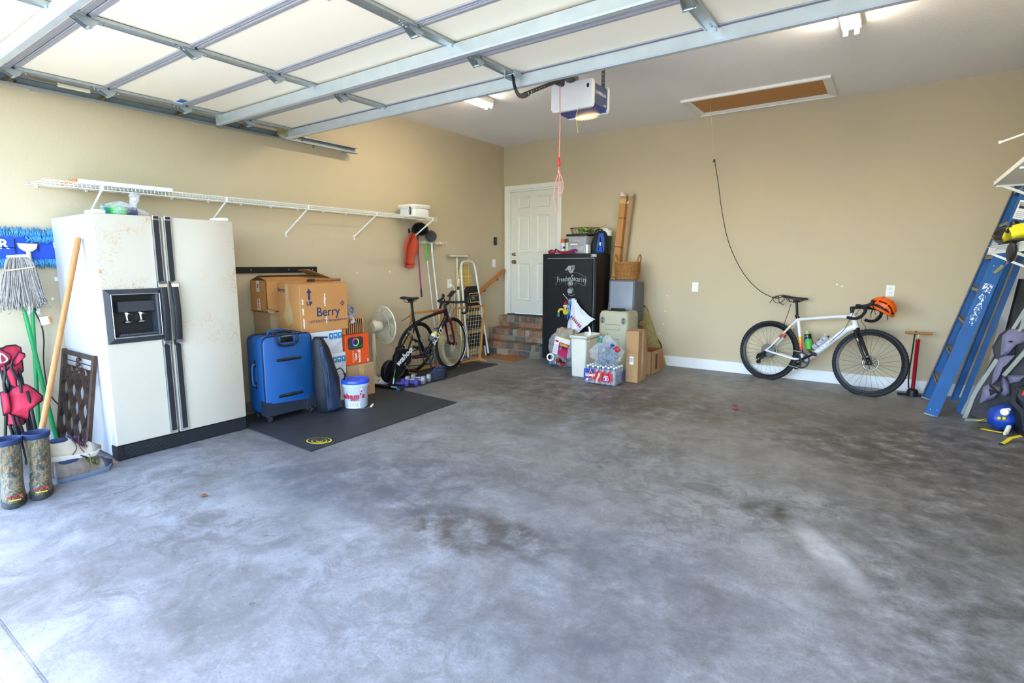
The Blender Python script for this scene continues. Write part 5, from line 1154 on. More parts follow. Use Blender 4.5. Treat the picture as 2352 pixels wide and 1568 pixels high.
# orange helmet hung on the handlebar
t = thing('bike_helmet', 'bright orange vented bike helmet hanging on the handlebar of the white bike', 'helmet'); 
t.matrix_world = MW@Matrix.Translation((1.0, .03, .925))@Euler((R(12), R(24), R(8))).to_matrix().to_4x4()
hel = M('helmet orange', '#f2620f', .35, 0, .03); hin = M('helmet black', '#161719', .6)
obj('liner', MB().ell((0, 0, -.005), (.118, .088, .075), 20, 10, f=lambda q: V((q.x, q.y, max(q.z, -.45)))), hin, t, smooth=180)
for k, y in enumerate((-.085, -.057, -.029, 0, .029, .057, .085)):
    b = MB(); rg = []
    w_ = .0095 if abs(y) < .08 else .014
    for i in range(17):
        a = PI*(.02+.96*i/16); yy = y*(.55+.55*math.sin(a)); zz = .098*math.sin(a)*math.sqrt(max(.05, 1-(y/.115)**2))-.008-(.02 if abs(y) > .08 else 0)
        xx = -.128*math.cos(a)*(1-.25*(abs(y)/.09)**2); nrm = V((xx*.6, yy*1.2, max(zz, .01))).normalized(); side = V((0, 1, 0)); side = (side-nrm*side.dot(nrm)).normalized()
        p = V((xx, yy, zz)); ww = w_*(.6+.55*math.sin(a))
        rg.append([p-side*ww, p+side*ww, p+side*ww*.8-nrm*.022, p-side*ww*.8-nrm*.022])
    b.loft(rg); obj('shell_rib', b, hel, t, smooth=60)
for x in (-.06, .03):
    b = MB(); b.tube(sm([(x, -.088, .012), (x+.01, -.055, .066), (x+.015, 0, .088), (x+.01, .055, .066), (x, .088, .012)], 5), .0085, 8); obj('cross_rib', b, hel, t)
b = MB(); b.tube([(.12*math.cos(a), .091*math.sin(a), -.03-.012*math.cos(2*a)) for a in [2*PI*k/32 for k in range(32)]], .013, 8, True); obj('lower_rim', b, hel, t)
b = MB(); b.tube(sm([(.05, -.085, -.03), (.02, -.07, -.09), (0, -.02, -.13), (0, .03, -.12), (.02, .08, -.03)], 5), .005, 6, flat=.4).tube(sm([(-.05, -.085, -.03), (.0, -.07, -.09)], 4), .005, 6, flat=.4); obj('straps', b, hin, t)
b = MB(); b.tube(sm([(-.09, -.06, -.04), (-.13, 0, -.06), (-.09, .06, -.04)], 5), .008, 6); obj('cradle', b, hin, t)

# black cord from the hatch string to the saddle
t = thing('tie_rope', 'long black cord running from the hatch string down to the white bike saddle', 'rope', (3.23, -.20, 2.56))
S0 = MW@V((.0, 0, .99)); o_ = V((3.23, -.20, 2.56)); sl = S0-o_
b = MB(); b.tube(sm([(0, .01, .01), (.05, .03, -.25), (.11, .05, -.6), (.2, .06, -.95), (.36, .06, -1.28), (.55, .06, -1.5), (sl.x-.1, sl.y-.02, sl.z-.03), (sl.x, sl.y, sl.z)], 8), .0042, 7)
b.tube(sm([(-.016, .01, -.02), (0, .01, .02), (.01, .012, -.02)], 4), .0045, 6); obj('cord', b, black_rub, t)
b = MB(); pp = V((sl.x-.09, sl.y-.03, sl.z-.03))
b.tube(sm([pp+V(q) for q in ((0, 0, 0), (.06, -.01, .035), (.1, -.01, -.01), (.05, -.02, -.055), (.0, -.02, -.04), (-.02, -.02, .01), (.05, -.02, .03), (.09, -.015, .04), (.12, -.01, .02))], 6), .004, 6)
b.tube(sm([pp+V(q) for q in ((-.05, -.02, -.06), (-.02, -.02, -.01), (.04, -.03, .02), (.05, -.03, -.04), (.1, -.03, -.075))], 6), .004, 6); obj('tangle', b, black_rub, t)
b = MB(); b.tube(sm([V((4.17, -.27, .90))-o_, V((4.15, -.275, .8))-o_, V((4.12, -.28, .68))-o_, V((4.125, -.285, .61))-o_], 5), .003, 6); obj('hanging_end', b, black_rub, t)

# floor pump
t = thing('floor_pump', 'red floor pump with a wooden handle standing between the white bike and the ladder', 'pump', (5.345, -.2, 0))
obj('barrel', MB().lathe([(.017, .05), (.0175, .06), (.0175, .56), (.02, .565), (.02, .585), (.008, .59)], n=16), M('pump red', '#a31320', .3, .2), t)
obj('rod', MB().cyl((0, 0, .58), (0, 0, .645), .006, n=10), chrome, t)
b = MB(); b.lathe([(.0, -.115), (.012, -.112), (.016, -.08), (.0135, -.03), (.016, 0), (.0135, .03), (.016, .08), (.012, .112), (0, .115)], (0, 0, .65), (1, .12, 0), 14); obj('wooden_handle', b, M('pump handle wood', '#a5713c', .45, 0, .15, 15), t)
b = MB(); b.lathe([(.05, .0), (.052, .03), (.045, .06), (.025, .075), (0, .08)], n=20); obj('gauge_base', b, black_pl, t)
b = MB(); b.box((0, 0, .012), (.26, .05, .022), (0, 0, R(5)), .006); obj('foot_plate', b, black_met, t)
b = MB(); b.tube(sm([(-.03, -.03, .05), (-.045, -.03, .2), (-.035, -.02, .5), (-.03, -.01, .64), (-.02, .0, .665), (-.01, .02, .64)], 6), .0065, 8); obj('hose', b, black_rub, t)
# ---- black road bike on the indoor trainer
kb = M('black bike paint', '#121316', .22, .1, .1); kr = M('dark red bike paint', '#4a1018', .25, .1, .1)
rbike = thing('road_bike', 'black road bike with white lettering mounted on the indoor trainer by the left wall', 'bicycle', (.61, -2.83, 0), R(95.3))
K_BB = (.43, .262)
obj('head_tube', MB().tube([(.845, 0, .79), (.872, 0, .685)], [.024, .03], 14), kb, rbike)
obj('frame', MB().tube([(.845, 0, .765), (.7, 0, .752), (.42, 0, .705), (.245, 0, .66)], [.022, .021, .016, .017], 12).tube([(.868, 0, .70), (.8, 0, .615), (.58, 0, .4), (.44, 0, .275)], [.026, .028, .026, .025], 12).tube([(.232, 0, .715), (.26, 0, .64), (.43, 0, .262)], [.017, .018, .022], 12), kb, rbike, label='black bike frame')
obj('top_tube_flash', MB().tube([(.83, -.012, .768), (.7, -.013, .757), (.6, -.01, .74)], [.013, .013, .01], 8), kr, rbike)
obj('bottom_bracket_shell', MB().cyl((K_BB[0], -.035, K_BB[1]), (K_BB[0], .035, K_BB[1]), .026, n=16), kb, rbike)
for s_ in (-1, 1):
    obj('chain_stay', MB().tube([(.41, s_*.03, .26), (.2, s_*.05, .27), (0, s_*.065, .30)], [.016, .012, .01], 10), kr, rbike)
    obj('seat_stay', MB().tube([(.25, s_*.012, .66), (.15, s_*.04, .5), (0, s_*.065, .305)], [.011, .009, .01], 10), kb, rbike)
b = MB()
for s_ in (-1, 1): b.tube([(.875, s_*.016, .68), (.895, s_*.045, .62), (.945, s_*.05, .45), (.97, s_*.05, .337)], [.022, .017, .013, .01], 10)
b.tube([(.868, 0, .70), (.88, 0, .665)], [.028, .028], 12); obj('fork', b, kr, rbike)
dt = (V((.8, 0, .615))-V((.58, 0, .4))).normalized()
up_ = V((-dt.z, 0, dt.x))
text('lettering', 'SCOTT', .082, white_pl, rbike, V((.655, -.0275, .473)), dt, up_, bold=.003, ext=.001)
text('lettering', 'FOIL', .03, M('pale grey print'), rbike, V((.34, -.019, .465)), V((-.41, 0, .91)), V((.91, 0, .41)), ext=.001)
fw_ = wheel('front_wheel', rbike, (.97, 0, .337), .337, .0125, .022, 20, 0)
obj('rim_decal', MB().tube([(.31*math.cos(a), -.0125, .31*math.sin(a)) for a in [R(-55+k*8) for k in range(13)]], .005, 4, flat=.4), white_pl, fw_)
obj('skewer', MB().cyl((.97, -.075, .337), (.97, .075, .337), .008, n=10).ell((.97, -.07, .337), (.02, .012, .02), 10, 6), M('red anodised', '#9c1a2c', .3, .7), rbike)
b = MB(); b.tube([(.235, 0, .71), (.205, 0, .93)], [.0155, .0145], 12); b.cyl((.24, 0, .69), (.235, 0, .715), .02, n=12); b.box((.2, 0, .93), (.06, .045, .022), None, .005); obj('seatpost', b, black_met, rbike)
saddle(rbike, (.2, 0, .945))
b = MB(); b.cyl((.845, 0, .79), (.838, 0, .845), .018, n=12); b.tube([(.838, 0, .83), (.935, 0, .865)], [.017, .014], 10); obj('stem', b, black_met, rbike)
hbk = dropbar(rbike, (.935, 0, .868), .2, ang=R(-4))
b = MB(); b.tube([(0, 0, .02), (.02, 0, .06), (.05, 0, .09)], .012, 8); b.box((.06, 0, .10), (.12, .075, .014), (0, R(-30), 0), .004); obj('computer_mount', b, black_pl, hbk)
crank(rbike, (K_BB[0], 0, K_BB[1]), .105, M('grey chainring', '#4d4f53', .35, .8), M('grey crank', '#55575b', .35, .7), R(-84), 50)
chainpath(rbike, [(.0, -.045, .345), (.43, -.045, .366)], M('dark chain', '#35342f', .4, .8)); chainpath(rbike, [(.0, -.045, .2), (.42, -.045, .158)], MATS['dark chain'])
b = MB()
for pts in ([(.95, -.06, .87), (1.0, -.07, .84), (.98, -.03, .75), (.9, -.03, .66)], [(.95, .06, .87), (1.02, .05, .8), (.95, .03, .72), (.88, .03, .68)], [(.26, -.02, .66), (.16, -.03, .70), (.12, -.03, .6), (.14, -.03, .5)]): b.tube(sm(pts, 6), .0026, 6)
b.tube([(.18, 0, .76), (.02, -.01, .71)], .004, 5); obj('brake_cables', b, black_rub, rbike)
for p, nm in (((.9, 0, .70), 'front_brake'), ((.165, 0, .555), 'rear_brake')):
    b = MB(); x, y, z = p; b.tube(sm([(x, -.035, z-.05), (x, -.045, z-.01), (x, -.015, z+.02), (x, .025, z+.025)], 4), .007, 7).tube(sm([(x, .035, z-.05), (x, .045, z-.01), (x, .01, z+.015)], 4), .007, 7).ell((x, 0, z+.012), .012, 8, 6); obj(nm, b, alu, rbike)
b = MB(); b.tube([(.02, -.06, .27), (-.02, -.065, .23), (.01, -.065, .2)], [.012, .016, .012], 8); b.cyl((.01, -.062, .2), (.01, -.07, .2), .024, n=12); b.cyl((.02, -.062, .25), (.02, -.07, .25), .022, n=12); obj('derailleur', b, alu, rbike)
b = MB()
for k in range(8): r = .025+.005*k; b.lathe([(r-.006, -.05+.0035*k), (r, -.05+.0035*k), (r, -.0485+.0035*k), (r-.006, -.0485+.0035*k)], (0, 0, .3), (0, 1, 0), 30)
obj('cassette', b, MATS['cassette steel'], rbike)
dB = V((.7, 0, .7)).normalized(); cage(rbike, (.545, 0, .425), dB)
bpy.context.view_layer.update(); MK = rbike.matrix_world.copy()
bottle('water_bottle', 'grey and yellow water bottle on the black road bike', MK, (.545, 0, .425), dB, M('smoke bottle', '#54585c', .35), M('charcoal cap', '#33353a', .5), M('black nozzle'), lambda t: (obj('label_band', MB().lathe([(.0366, .05), (.0366, .085)], n=20), M('pale band', '#c6ccd0', .5), t), obj('yellow_band', MB().lathe([(.0366, .087), (.0366, .125)], n=20), M('yellow band', '#c7bb3a', .5), t)))

# ---- indoor trainer
t = thing('bike_trainer', 'black direct drive bike trainer holding the back of the road bike', 'trainer', (.61, -2.83, 0), R(95.3))
trb = M('trainer black', '#101114', .4, .2, .1)
b = MB(); prof = [(math.cos(a)*.165, math.sin(a)*.165) for a in [R(20+i*12) for i in range(16)]]
body = [(-.175, .26), (-.16, .34), (-.12, .395), (-.05, .415), (.03, .40), (.085, .35), (.1, .29), (.075, .235), (.0, .2), (-.04, .15), (-.09, .11), (-.14, .10), (-.185, .13), (-.2, .19)]
b.loft([[V((x*k, y, .26+(z-.26)*k)) for x, z in body] for y, k in ((-.075, .9), (-.083, .96), (-.083, .96), (-.06, 1), (-.03, 1), (-.02, .97))]); obj('housing', b, trb, t, smooth=40)
text('lettering', 'wahoo', .105, M('trainer lettering', '#dcdde0', .5), t, (-.03, -.0845, .325), (.86, 0, .5), (-.5, 0, .86), bold=.003)
obj('flywheel', MB().lathe([(.0, .0), (.12, .0), (.128, .006), (.128, .06), (.12, .066), (.07, .066), (.06, .055), (0, .055)], (-.14, .0, .16), (0, 1, 0), 40), M('flywheel black', '#1d1e21', .35, .5), t)
obj('flywheel_belt_guard', MB().torus((-.14, .03, .16), .10, .012, (0, 1, 0), 30, 6), black_pl, t)
leg_b = lambda a, b_, w_, h: MB().loft([[V(p)+V((0, y, z)) for y, z in ((-w_/2, 0), (w_/2, 0), (w_/2, h), (-w_/2, h))] for p in (a, b_)])
obj('main_leg', MB().loft(strip([(-.12, -.03, .14), (-.28, -.09, .03)], .06, .05, (0, 1, 0))), trb, t)
obj('front_leg', MB().loft(strip([(.0, .0, .2), (.1, .06, .13), (.26, .13, .02)], .05, .04, (0, 1, 0))), trb, t)
ft = obj('cross_foot', MB().tube([(-.29, .16, .022), (-.28, -.24, .022)], .019, 10), trb, t)
obj('foot_cap', MB().lathe([(.0, -.02), (.024, -.015), (.026, 0), (.024, .015), (0, .02)], (-.28, -.25, .026), (0, 1, 0), 16), black_rub, t)
text('foot_lettering', 'KICKR', .03, M('trainer lettering'), t, (-.303, -.16, .036), (0, -1, 0), (-.5, 0, .8), bold=.001)
obj('foot_stripe', MB().bb(-.312, -.309, -.245, -.205, .012, .03), M('trainer cyan', '#1f6fb0', .5), t)
obj('rear_foot', MB().tube([(.27, -.05, .02), (.26, .24, .02)], .017, 10), trb, t)
obj('green_flash', MB().loft(strip([(-.19, -.085, .2), (-.235, -.085, .08)], .007, .004, (0, 1, 0))), M('trainer lime', '#4aa53a', .5), t)
obj('white_flash', MB().loft(strip([(-.255, -.12, .12), (-.27, -.12, .06)], .014, .004, (0, 1, 0))), M('trainer lettering'), t)
obj('carry_handle', MB().tube(sm([(-.13, -.05, .39), (-.12, -.05, .43), (-.02, -.05, .44), (.0, -.05, .41)], 5), .011, 8), trb, t)
# loose rear wheel leaning behind
t = thing('bicycle_wheel', 'spare road bike wheel leaning against the wire pet gate behind the trainer', 'wheel', (.27, -2.31, 0), rot=(R(9), 0, R(93)))
wheel('rim', t, (0, 0, .325), .325, .0125, .024, 20, 0)
t2 = thing('white_flywheel_shroud', 'white ribbed flywheel block on the floor behind the trainer leg', 'shroud', (.40, -2.90, .004), R(20))  # loose piece made up for the trainer's white flywheel cover
obj('shroud', MB().lathe([(0, 0), (.1, 0), (.1, .02), (.07, .05), (.03, .055), (0, .045)], n=28), white_pl, t2)
b = MB()
for k in range(7): a = R(k*51); b.box((.085*math.cos(a), .085*math.sin(a), .034), (.035, .008, .012), (0, R(35), a))
obj('rib_marks', b, M('rib grey', '#77787a', .6), t2)

# ---- wood framed wire pet gates against the wall
pine = M('orange pine', '#b98040', .5, 0, .12, 8, 0, 80, stretch=(1, 1, .3)); wire_c = M('cream grid wire', '#cfc3a0', .5, 0, .05)
def grid_panel(label, loc, rotz, W_, H_, lean, feet=True):
    t = thing('pet_gate', label, 'gate', loc, rot=(lean, 0, rotz), group='wood framed wire pet gates')
    for x in (-W_/2+.014, W_/2-.014): obj('frame_post', MB().box((x, 0, H_/2), (.028, .022, H_), None, .003), pine, t)
    for z in (.02, H_-.014): obj('frame_rail', MB().box((0, 0, z), (W_-.056, .02, .028), None, .003), pine, t)
    if feet:
        for x in (-W_/2+.014, W_/2-.014): obj('foot', MB().box((x, -.07, .016), (.026, .14, .028), None, .004), pine, t)
    b = MB(); n = int(W_/.05)
    for i in range(1, n): b.cyl((-W_/2+W_*i/n, 0, .03), (-W_/2+W_*i/n, 0, H_-.02), .0016, n=5)
    n = int(H_/.05)
    for i in range(1, n): b.cyl((-W_/2+.02, .003, H_*i/n), (W_/2-.02, .003, H_*i/n), .0016, n=5)
    o = obj('wire_grid', b, wire_c, t); o['kind'] = 'stuff'
    return t
grid_panel('wide wood framed wire pet gate behind the frame of the black road bike', (.26, -2.12, 0.004), R(93), .60, .77, R(6))
grid_panel('wood framed wire pet gate behind the front wheel, in front of the step ladder', (.37, -1.40, 0.0), R(84), .56, .79, R(7))
# round floor fan behind the front wheel
t = thing('floor_fan', 'old round beige floor fan standing behind the front wheel of the road bike', 'fan', (.33, -1.70, 0), R(20))
beige = M('beige enamel', '#b5ab84', .5, 0, .05); c0 = V((0, 0, .235)); ax_ = V((1, -.25, .12)).normalized()
b = MB(); b.lathe([(.19, -.06), (.225, -.05), (.23, .0), (.225, .05), (.19, .06), (.18, .04), (.185, -.05), (.19, -.06)], c0, ax_, 44); obj('housing_ring', b, beige, t, smooth=50)
fm = frame(ax_); b = MB()
for k in range(9): b.torus(c0+ax_*(.055+.012*(1-(k/8)**2)), .03+.018*k, .002, ax_, 40, 4)
for k in range(40): a = 2*PI*k/40; b.tube([c0+fm@V((r*math.cos(a), r*math.sin(a), z)) for r, z in ((.03, .068), (.1, .064), (.185, .05))], .0016, 4)
o = obj('grille_wires', b, M('grille grey', '#aaa78f', .5), t, smooth=180); o['kind'] = 'stuff'
obj('hub_cap', MB().lathe([(.045, .06), (.045, .072), (.03, .08), (0, .08)], c0, ax_, 20), M('grille grey'), t)
b = MB(); b.loft([[V((x, y, z)) for x, y in rrect(.17*k, .36*k, .04, 4)] for z, k in ((0, 1), (.018, 1), (.03, .8))]); obj('base', b, white_pl, t)
# dumbbells
def hexbell(label, loc, rz_, r, L, m, hm, hexa=True):
    t = thing('dumbbell', label, 'dumbbell', loc, rz_, group='dumbbells')
    h = r*.86; obj('grip', MB().lathe([(.012, -L*.3), (.0135, -L*.1), (.015, 0), (.0135, L*.1), (.012, L*.3)], (0, 0, h), (1, 0, 0), 12), hm, t)
    for s_ in (-1, 1):
        prof = [(0, 0), (r*.8, 0), (r, r*.18), (r, r*.85), (r*.8, r*1.05), (0, r*1.05)]
        b = MB(); b.lathe(prof, (s_*L*.28, 0, h), (s_, 0, 0), 6 if hexa else 18)
        obj('head', b, m, t, smooth=20 if hexa else 50, rot=(0, 0, 0))
pur = M('purple neoprene', '#463a8c', .6, 0, .06); silv = M('worn silver paint', '#9a9ea6', .4, .5, .15)
hexbell('purple dumbbell nearest the trainer foot', (.75, -2.985, .012), R(34), .042, .19, pur, pur, False)
hexbell('purple dumbbell lying against the silver dumbbells', (.80, -2.885, .012), R(30), .042, .19, pur, pur, False)
hexbell('silver dumbbell between the purple one and the other silver one', (.775, -2.775, .010), R(34), .05, .22, silv, silv)
hexbell('silver dumbbell furthest from the purple ones, towards the dark shoes', (.745, -2.655, .010), R(36), .05, .22, silv, silv)
for i, (x, y, a, lab) in enumerate(((.80, -2.50, 250, 'dark blue sports shoe nearer the dumbbells on the exercise mat'), (.72, -2.37, 262, 'dark blue sports shoe on its own beyond the other shoe'))):
    shoe('sports_shoe', lab, (x, y, .009), (0, 0, R(a)), .28, M('navy mesh', '#20293a', .9, 0, .2, 40), M('dark sole', '#23252a', .8), M('blue lining', '#2c3d63', .9), M('slate lace', '#4a5566', .9), 'dark sports shoes', loose=False)

# ---- step ladder, ironing board, squeegee near the steps
t = thing('step_ladder', 'folded white step ladder with black treads leaning on the left wall', 'ladder', (.285, -1.05, 0), R(90))
wm = M('white enamelled tube', '#d6d8d4', .35, 0, .04)
# local x runs along the wall (+y world), local y towards the wall (-x world)
fl_ = [(-.23, -.03, 0), (-.165, .13, 1.02), (-.155, .15, 1.20)]; frt = [(.24, -.03, 0), (.17, .13, 1.02), (.16, .15, 1.20)]
b = MB(); b.tube(sm([(-.235, -.03, .0), (-.18, .10, .9), (-.16, .145, 1.24), (-.135, .16, 1.34), (-.08, .165, 1.375), (.08, .165, 1.375), (.135, .16, 1.34), (.16, .145, 1.24), (.18, .10, .9), (.235, -.03, 0)], 6), .0145, 12); obj('front_frame', b, wm, t)
for s_ in (-1, 1):
    obj('rear_leg', MB().tube([(s_*.265, .05, .0), (s_*.205, .165, .99)], .0125, 10), wm, t); obj('leg_cap', MB().cyl((s_*.205, .165, .985), (s_*.2, .168, 1.03), .017, n=12), black_pl, t)
    obj('rubber_foot', MB().cyl((s_*.236, -.032, -.0), (s_*.233, -.022, .05), .019, n=12), black_rub, t)
blk_tread = M('black ribbed tread', '#1b1c20', .6, 0, .2, 40, .2, 200)
for z, hh_ in ((.27, .2), (.52, .2), (.74, .12), (.93, .2)):
    k = .23-.075*z; yy = -.02+.135*z
    b = MB(); b.loft([[V((x*(k-.02)*2, yy-.012+q, z+zz*hh_)) for x, zz in ((-.5, -.5), (.5, -.5), (.5, .2), (.36, .5), (-.36, .5), (-.5, .2))] for q in (0, .02)]); obj('tread', b, blk_tread, t)
lab_ = obj('instruction_label', MB().box((.03, .068, .87), (.2, .003, .13), (R(-8), 0, 0)), M('label charcoal', '#26282b', .5), t)
obj('label_edge', MB().box((.03, .070, .932), (.2, .003, .012), (R(-8), 0, 0)).box((.03, .056, .808), (.2, .003, .01), (R(-8), 0, 0)).box((-.075, .064, .87), (.012, .003, .12), (R(-8), 0, 0)), M('label yellow', '#c9b832', .5), t)
obj('label_red', MB().box((.075, .067, .90), (.05, .003, .022), (R(-8), 0, 0)), M('label red', '#b03a34', .5), t)
for k in range(3): obj('label_print', MB().box((.0, .066-.004*k, .895-k*.022), (.06, .003, .007), (R(-8), 0, 0)), M('pale print'), t)
t = thing('ironing_board', 'ironing board with a yellow plaid cover standing behind the step ladder', 'ironing board', (.085, -1.02, 0), R(90))
pl_ = bpy.data.materials.new('yellow plaid cloth'); g = G(pl_)
def lines(axis, per, wd):
    sx = g.new('ShaderNodeSeparateXYZ'); g.link(g.coord(), sx.inputs[0]); return g.math('LESS_THAN', g.math('PINGPONG', sx.outputs[axis], per), wd)
c = g.mix(g.math('MULTIPLY', lines(0, .035, .005), .85), '#cfa848', '#dad2b4'); c = g.mix(g.math('MULTIPLY', lines(2, .045, .006), .85), c, '#dad2b4'); c = g.mix(g.math('MULTIPLY', lines(0, .022, .0018), .8), c, '#7a6a3a'); c = g.mix(g.math('MULTIPLY', lines(2, .03, .0022), .8), c, '#55654a'); g.color(c); g.b.inputs['Roughness'].default_value = .85
out = []
for i in range(25):
    s_ = i/24; z = .03+1.35*s_; w_ = .17 if z < .75 else .17*math.sqrt(max(0.02, 1-((z-.75)/.66)**2))
    out.append((z, max(w_, .03)))
b = MB(); ring_ = [(w_, z) for z, w_ in out]+[(-w_, z) for z, w_ in reversed(out)]
b.loft([[V((x*k, y+.045*(z/1.38), z)) for x, z in ring_] for y, k in ((-.012, .97), (-.004, 1), (.01, 1), (.018, .97))]); obj('padded_cover', b, pl_, t)
b = MB(); b.tube([(-.12, .03, .0), (.1, .06, .9)], .009, 8).tube([(.12, .03, .0), (-.1, .06, .9)], .009, 8); obj('leg', b, wm, t)
t = thing('window_squeegee', 'cream T shaped squeegee pole standing against the wall behind the ironing board', 'squeegee', (.03, -1.16, 0), R(90))
obj('pole', MB().cyl((0, 0, 0), (0, .008, 1.44), .013, n=10), M('cream pole', '#d4ccb4', .5), t); b = MB(); b.loft([[V((x, y-.015, 1.455+z)) for y, z in rrect(.045, .035, .012, 3)] for x in (-.20, .20)]); obj('blade_head', b, M('cream pole'), t)
for s_ in (-1, 1): obj('end_cap', MB().box((s_*.21, -.015, 1.455), (.03, .05, .04), None, .008), M('end cap grey', '#8d8a7c', .6), t)

# ---- tool rack with brooms, towel
t = thing('tool_rack', 'cream wall rack gripping the poles above the black road bike', 'rack', (0, -1.69, 1.62))
obj('back_bar', MB().bb(.001, .022, -.235, .235, -.02, .022, .004), M('rack cream', '#cfc9b2', .5), t)
for k in range(5):
    y = -.2+.1*k; b = MB(); b.bb(.02, .045, y-.032, y-.014, -.018, .02, .004).bb(.02, .045, y+.014, y+.032, -.018, .02, .004); obj('grip', b, M('rack cream'), t)
def pole_tool(name, label, x, y, parts):
    t = thing(name, label, 'broom', (x, y, 0), group='poles in the wall rack'); 
    for nm, mb_, m_ in parts: o = obj(nm, mb_, m_, t, smooth=60); 
    return t
fz = M('black duster fibre', '#151517', .95, 0, .3, 40); gz = M('grey duster fibre', '#5b5d5f', .95, 0, .3, 40)
def fluff(c, r, n, seed, th=.003):
    b = MB(); rr = random.Random(seed); c = V(c); b.ell(c, tuple(q*.72 for q in r), 12, 8)
    for k in range(n):
        d_ = V((rr.gauss(0, 1), rr.gauss(0, 1), rr.gauss(0, 1))).normalized(); p = c+V((d_.x*r[0]*.6, d_.y*r[1]*.6, d_.z*r[2]*.6)); q = c+V((d_.x*r[0]*rr.uniform(.9, 1.1), d_.y*r[1]*rr.uniform(.9, 1.1), d_.z*r[2]*rr.uniform(.9, 1.1)))
        b.tube([p, q], [th*1.4, th*.5], 4, caps=False)
    return b
t = pole_tool('duster', 'round black fluffy duster on a magenta pole hung in the wall rack', .06, -1.965, [('handle_top', MB().cyl((0, 0, 1.52), (0, .0, 1.71), .011, n=10), black_pl), ('magenta_pole', MB().tube([(0, 0, 1.53), (.02, .02, 1.02)], .0105, 10), M('magenta pole', '#8e1f63', .35)), ('pole_end', MB().cyl((.02, .02, 1.03), (.024, .024, .92), .012, n=10), black_pl)])
o = obj('duster_head', fluff((.02, .03, 1.785), (.07, .13, .085), 1500, 5, .0018), fz, t, smooth=180)
t = pole_tool('duster', 'grey fluffy duster on a white pole with a green grip in the wall rack', .06, -1.80, [('green_grip', MB().lathe([(.008, 1.38), (.014, 1.42), (.016, 1.55), (.01, 1.61), (.0, 1.62)], n=10), M('lime green grip', '#4fae35', .4)), ('pole', MB().tube([(0, 0, 1.4), (.05, .09, .35)], .008, 8), M('pole white', '#cfcfc9', .4))])
o = obj('duster_head', fluff((.02, .06, 1.705), (.055, .095, .075), 1300, 9, .0018), gz, t, smooth=180); obj('green_tip', MB().tube([(.05, .09, .36), (.055, .1, .24)], .011, 8), M('lime green grip'), t)
t = pole_tool('broom', 'white handled broom hanging in the wall rack to the right of the dusters', .055, -1.70, [('pole', MB().tube([(0, 0, 1.62), (.0, .0, 1.5)], .014, 10), M('pole cream', '#d9d5c8', .4)), ('lower_pole', MB().tube([(0, 0, 1.51), (.06, .1, .3)], [.012, .0135], 10), M('pole white'))])
obj('broom_head', MB().loft([[V((.06+x*w_, .1+y*w_*3, z)) for x, y in rrect(.05, .1, .015, 3)] for z, w_ in ((.3, .5), (.24, .9), (.06, 1.1))]), M('broom bristle', '#6f7a70', .9, 0, .2, 60), t)
t = thing('towel', 'rust red towel hanging on a hook under the shelf end', 'towel', (.04, -2.10, 1.75))
tw = M('terracotta towelling', '#b2452a', .95, 0, .1, 30, .4, 200)
b = MB(); b.grid(lambda u, v: V((.03+.035*math.sin(u*9+v*2)*(.3+.7*min(1, v*2))+.012*nz((u*4, v*4, 1)), (-.14*min(1, .25+v*2.0)+.3*u*(min(1, .22+v*1.6)) if True else 0)*(1 if u < .55 or v < .62 else 1)+.05*(1-min(1, v*2)), -.43*v*(1 if u < .58 else .58)+(-.03*math.sin(u*3)))), 30, 26); obj('cloth', b, tw, t, smooth=180, mods=[solid(.009)])
obj('woven_band', MB().grid(lambda u, v: V((.036+.035*math.sin(u*.58*9+1.72)*(.3+.7)+.012*nz((u*.58*4, 3.4, 1)), (-.14+.3*u*.57), -.36-.03*v-.03*math.sin(u*.58*3))), 16, 3), M('towel band', '#a03a22', .8), t, smooth=180, mods=[solid(.011)])
t = thing('towel_hook', 'black hook holding the rust red towel', 'hook', (.0, -2.06, 1.76)); obj('hook', MB().bb(.0005, .006, -.012, .012, -.03, .03, .002).tube(sm([(.005, 0, -.01), (.05, 0, -.012), (.058, 0, .015)], 4), .005, 6), black_met, t)
# wall plates and doorbell
plate('wall_outlet', 'white outlet plate on the left wall between the broom pole and the step ladder', 'outlet', (.0005, -1.305, 1.07), (0, 1, 0), 'outlet')
t = thing('charger_cord', 'white charger plug and cord hanging from the outlet by the step ladder', 'cord', (.012, -1.30, 1.045))
b = MB(); b.tube(sm([(.03, .0, .0), (.04, .03, -.02), (.035, .05, -.12), (.03, .05, -.35), (.03, .04, -.6)], 6), .004, 6); obj('cable', b, white_pl, t); obj('plug', MB().box((.014, 0, 0), (.03, .028, .032), None, .006), white_pl, t)
plate('light_switch', 'white rocker switch plate beside the door at the top of the handrail', 'switch', (.0005, -.265, 1.355), (0, 1, 0), 'rocker')
t = thing('garage_remote', 'small black door keypad on the left wall above the switch plate', 'keypad', (.0005, -.24, 1.69)); obj('case', MB().bb(0, .022, -.033, .033, -.06, .06, .006), black_pl, t); obj('button', MB().bb(.022, .025, -.018, .018, -.008, .04, .003), M('dark button', '#2e3034', .4), t); obj('lens', MB().ell((.022, 0, -.035), (.004, .008, .008), 10, 6), M('gloss black'), t)
plate('blank_plate', 'plain white blank wall plate on the back wall left of the white bike', 'plate', (3.02, -.0005, 1.052), (1, 0, 0), 'blank')
plate('wall_outlet', 'white outlet plate on the back wall above the orange helmet', 'outlet', (5.073, -.0005, 1.062), (1, 0, 0), 'outlet')
# door mat
t = thing('door_mat', 'tan door mat on the floor in front of the brick steps', 'mat', (.47, -.79, 0))
b = MB(); slab_poly(b, [(-.37, -.14), (.40, -.23), (.38, .165), (-.33, .17)], .0005, .012); obj('mat', b, M('tan coir', '#96683a', .95, 0, .15, 14, .3, 150), t)
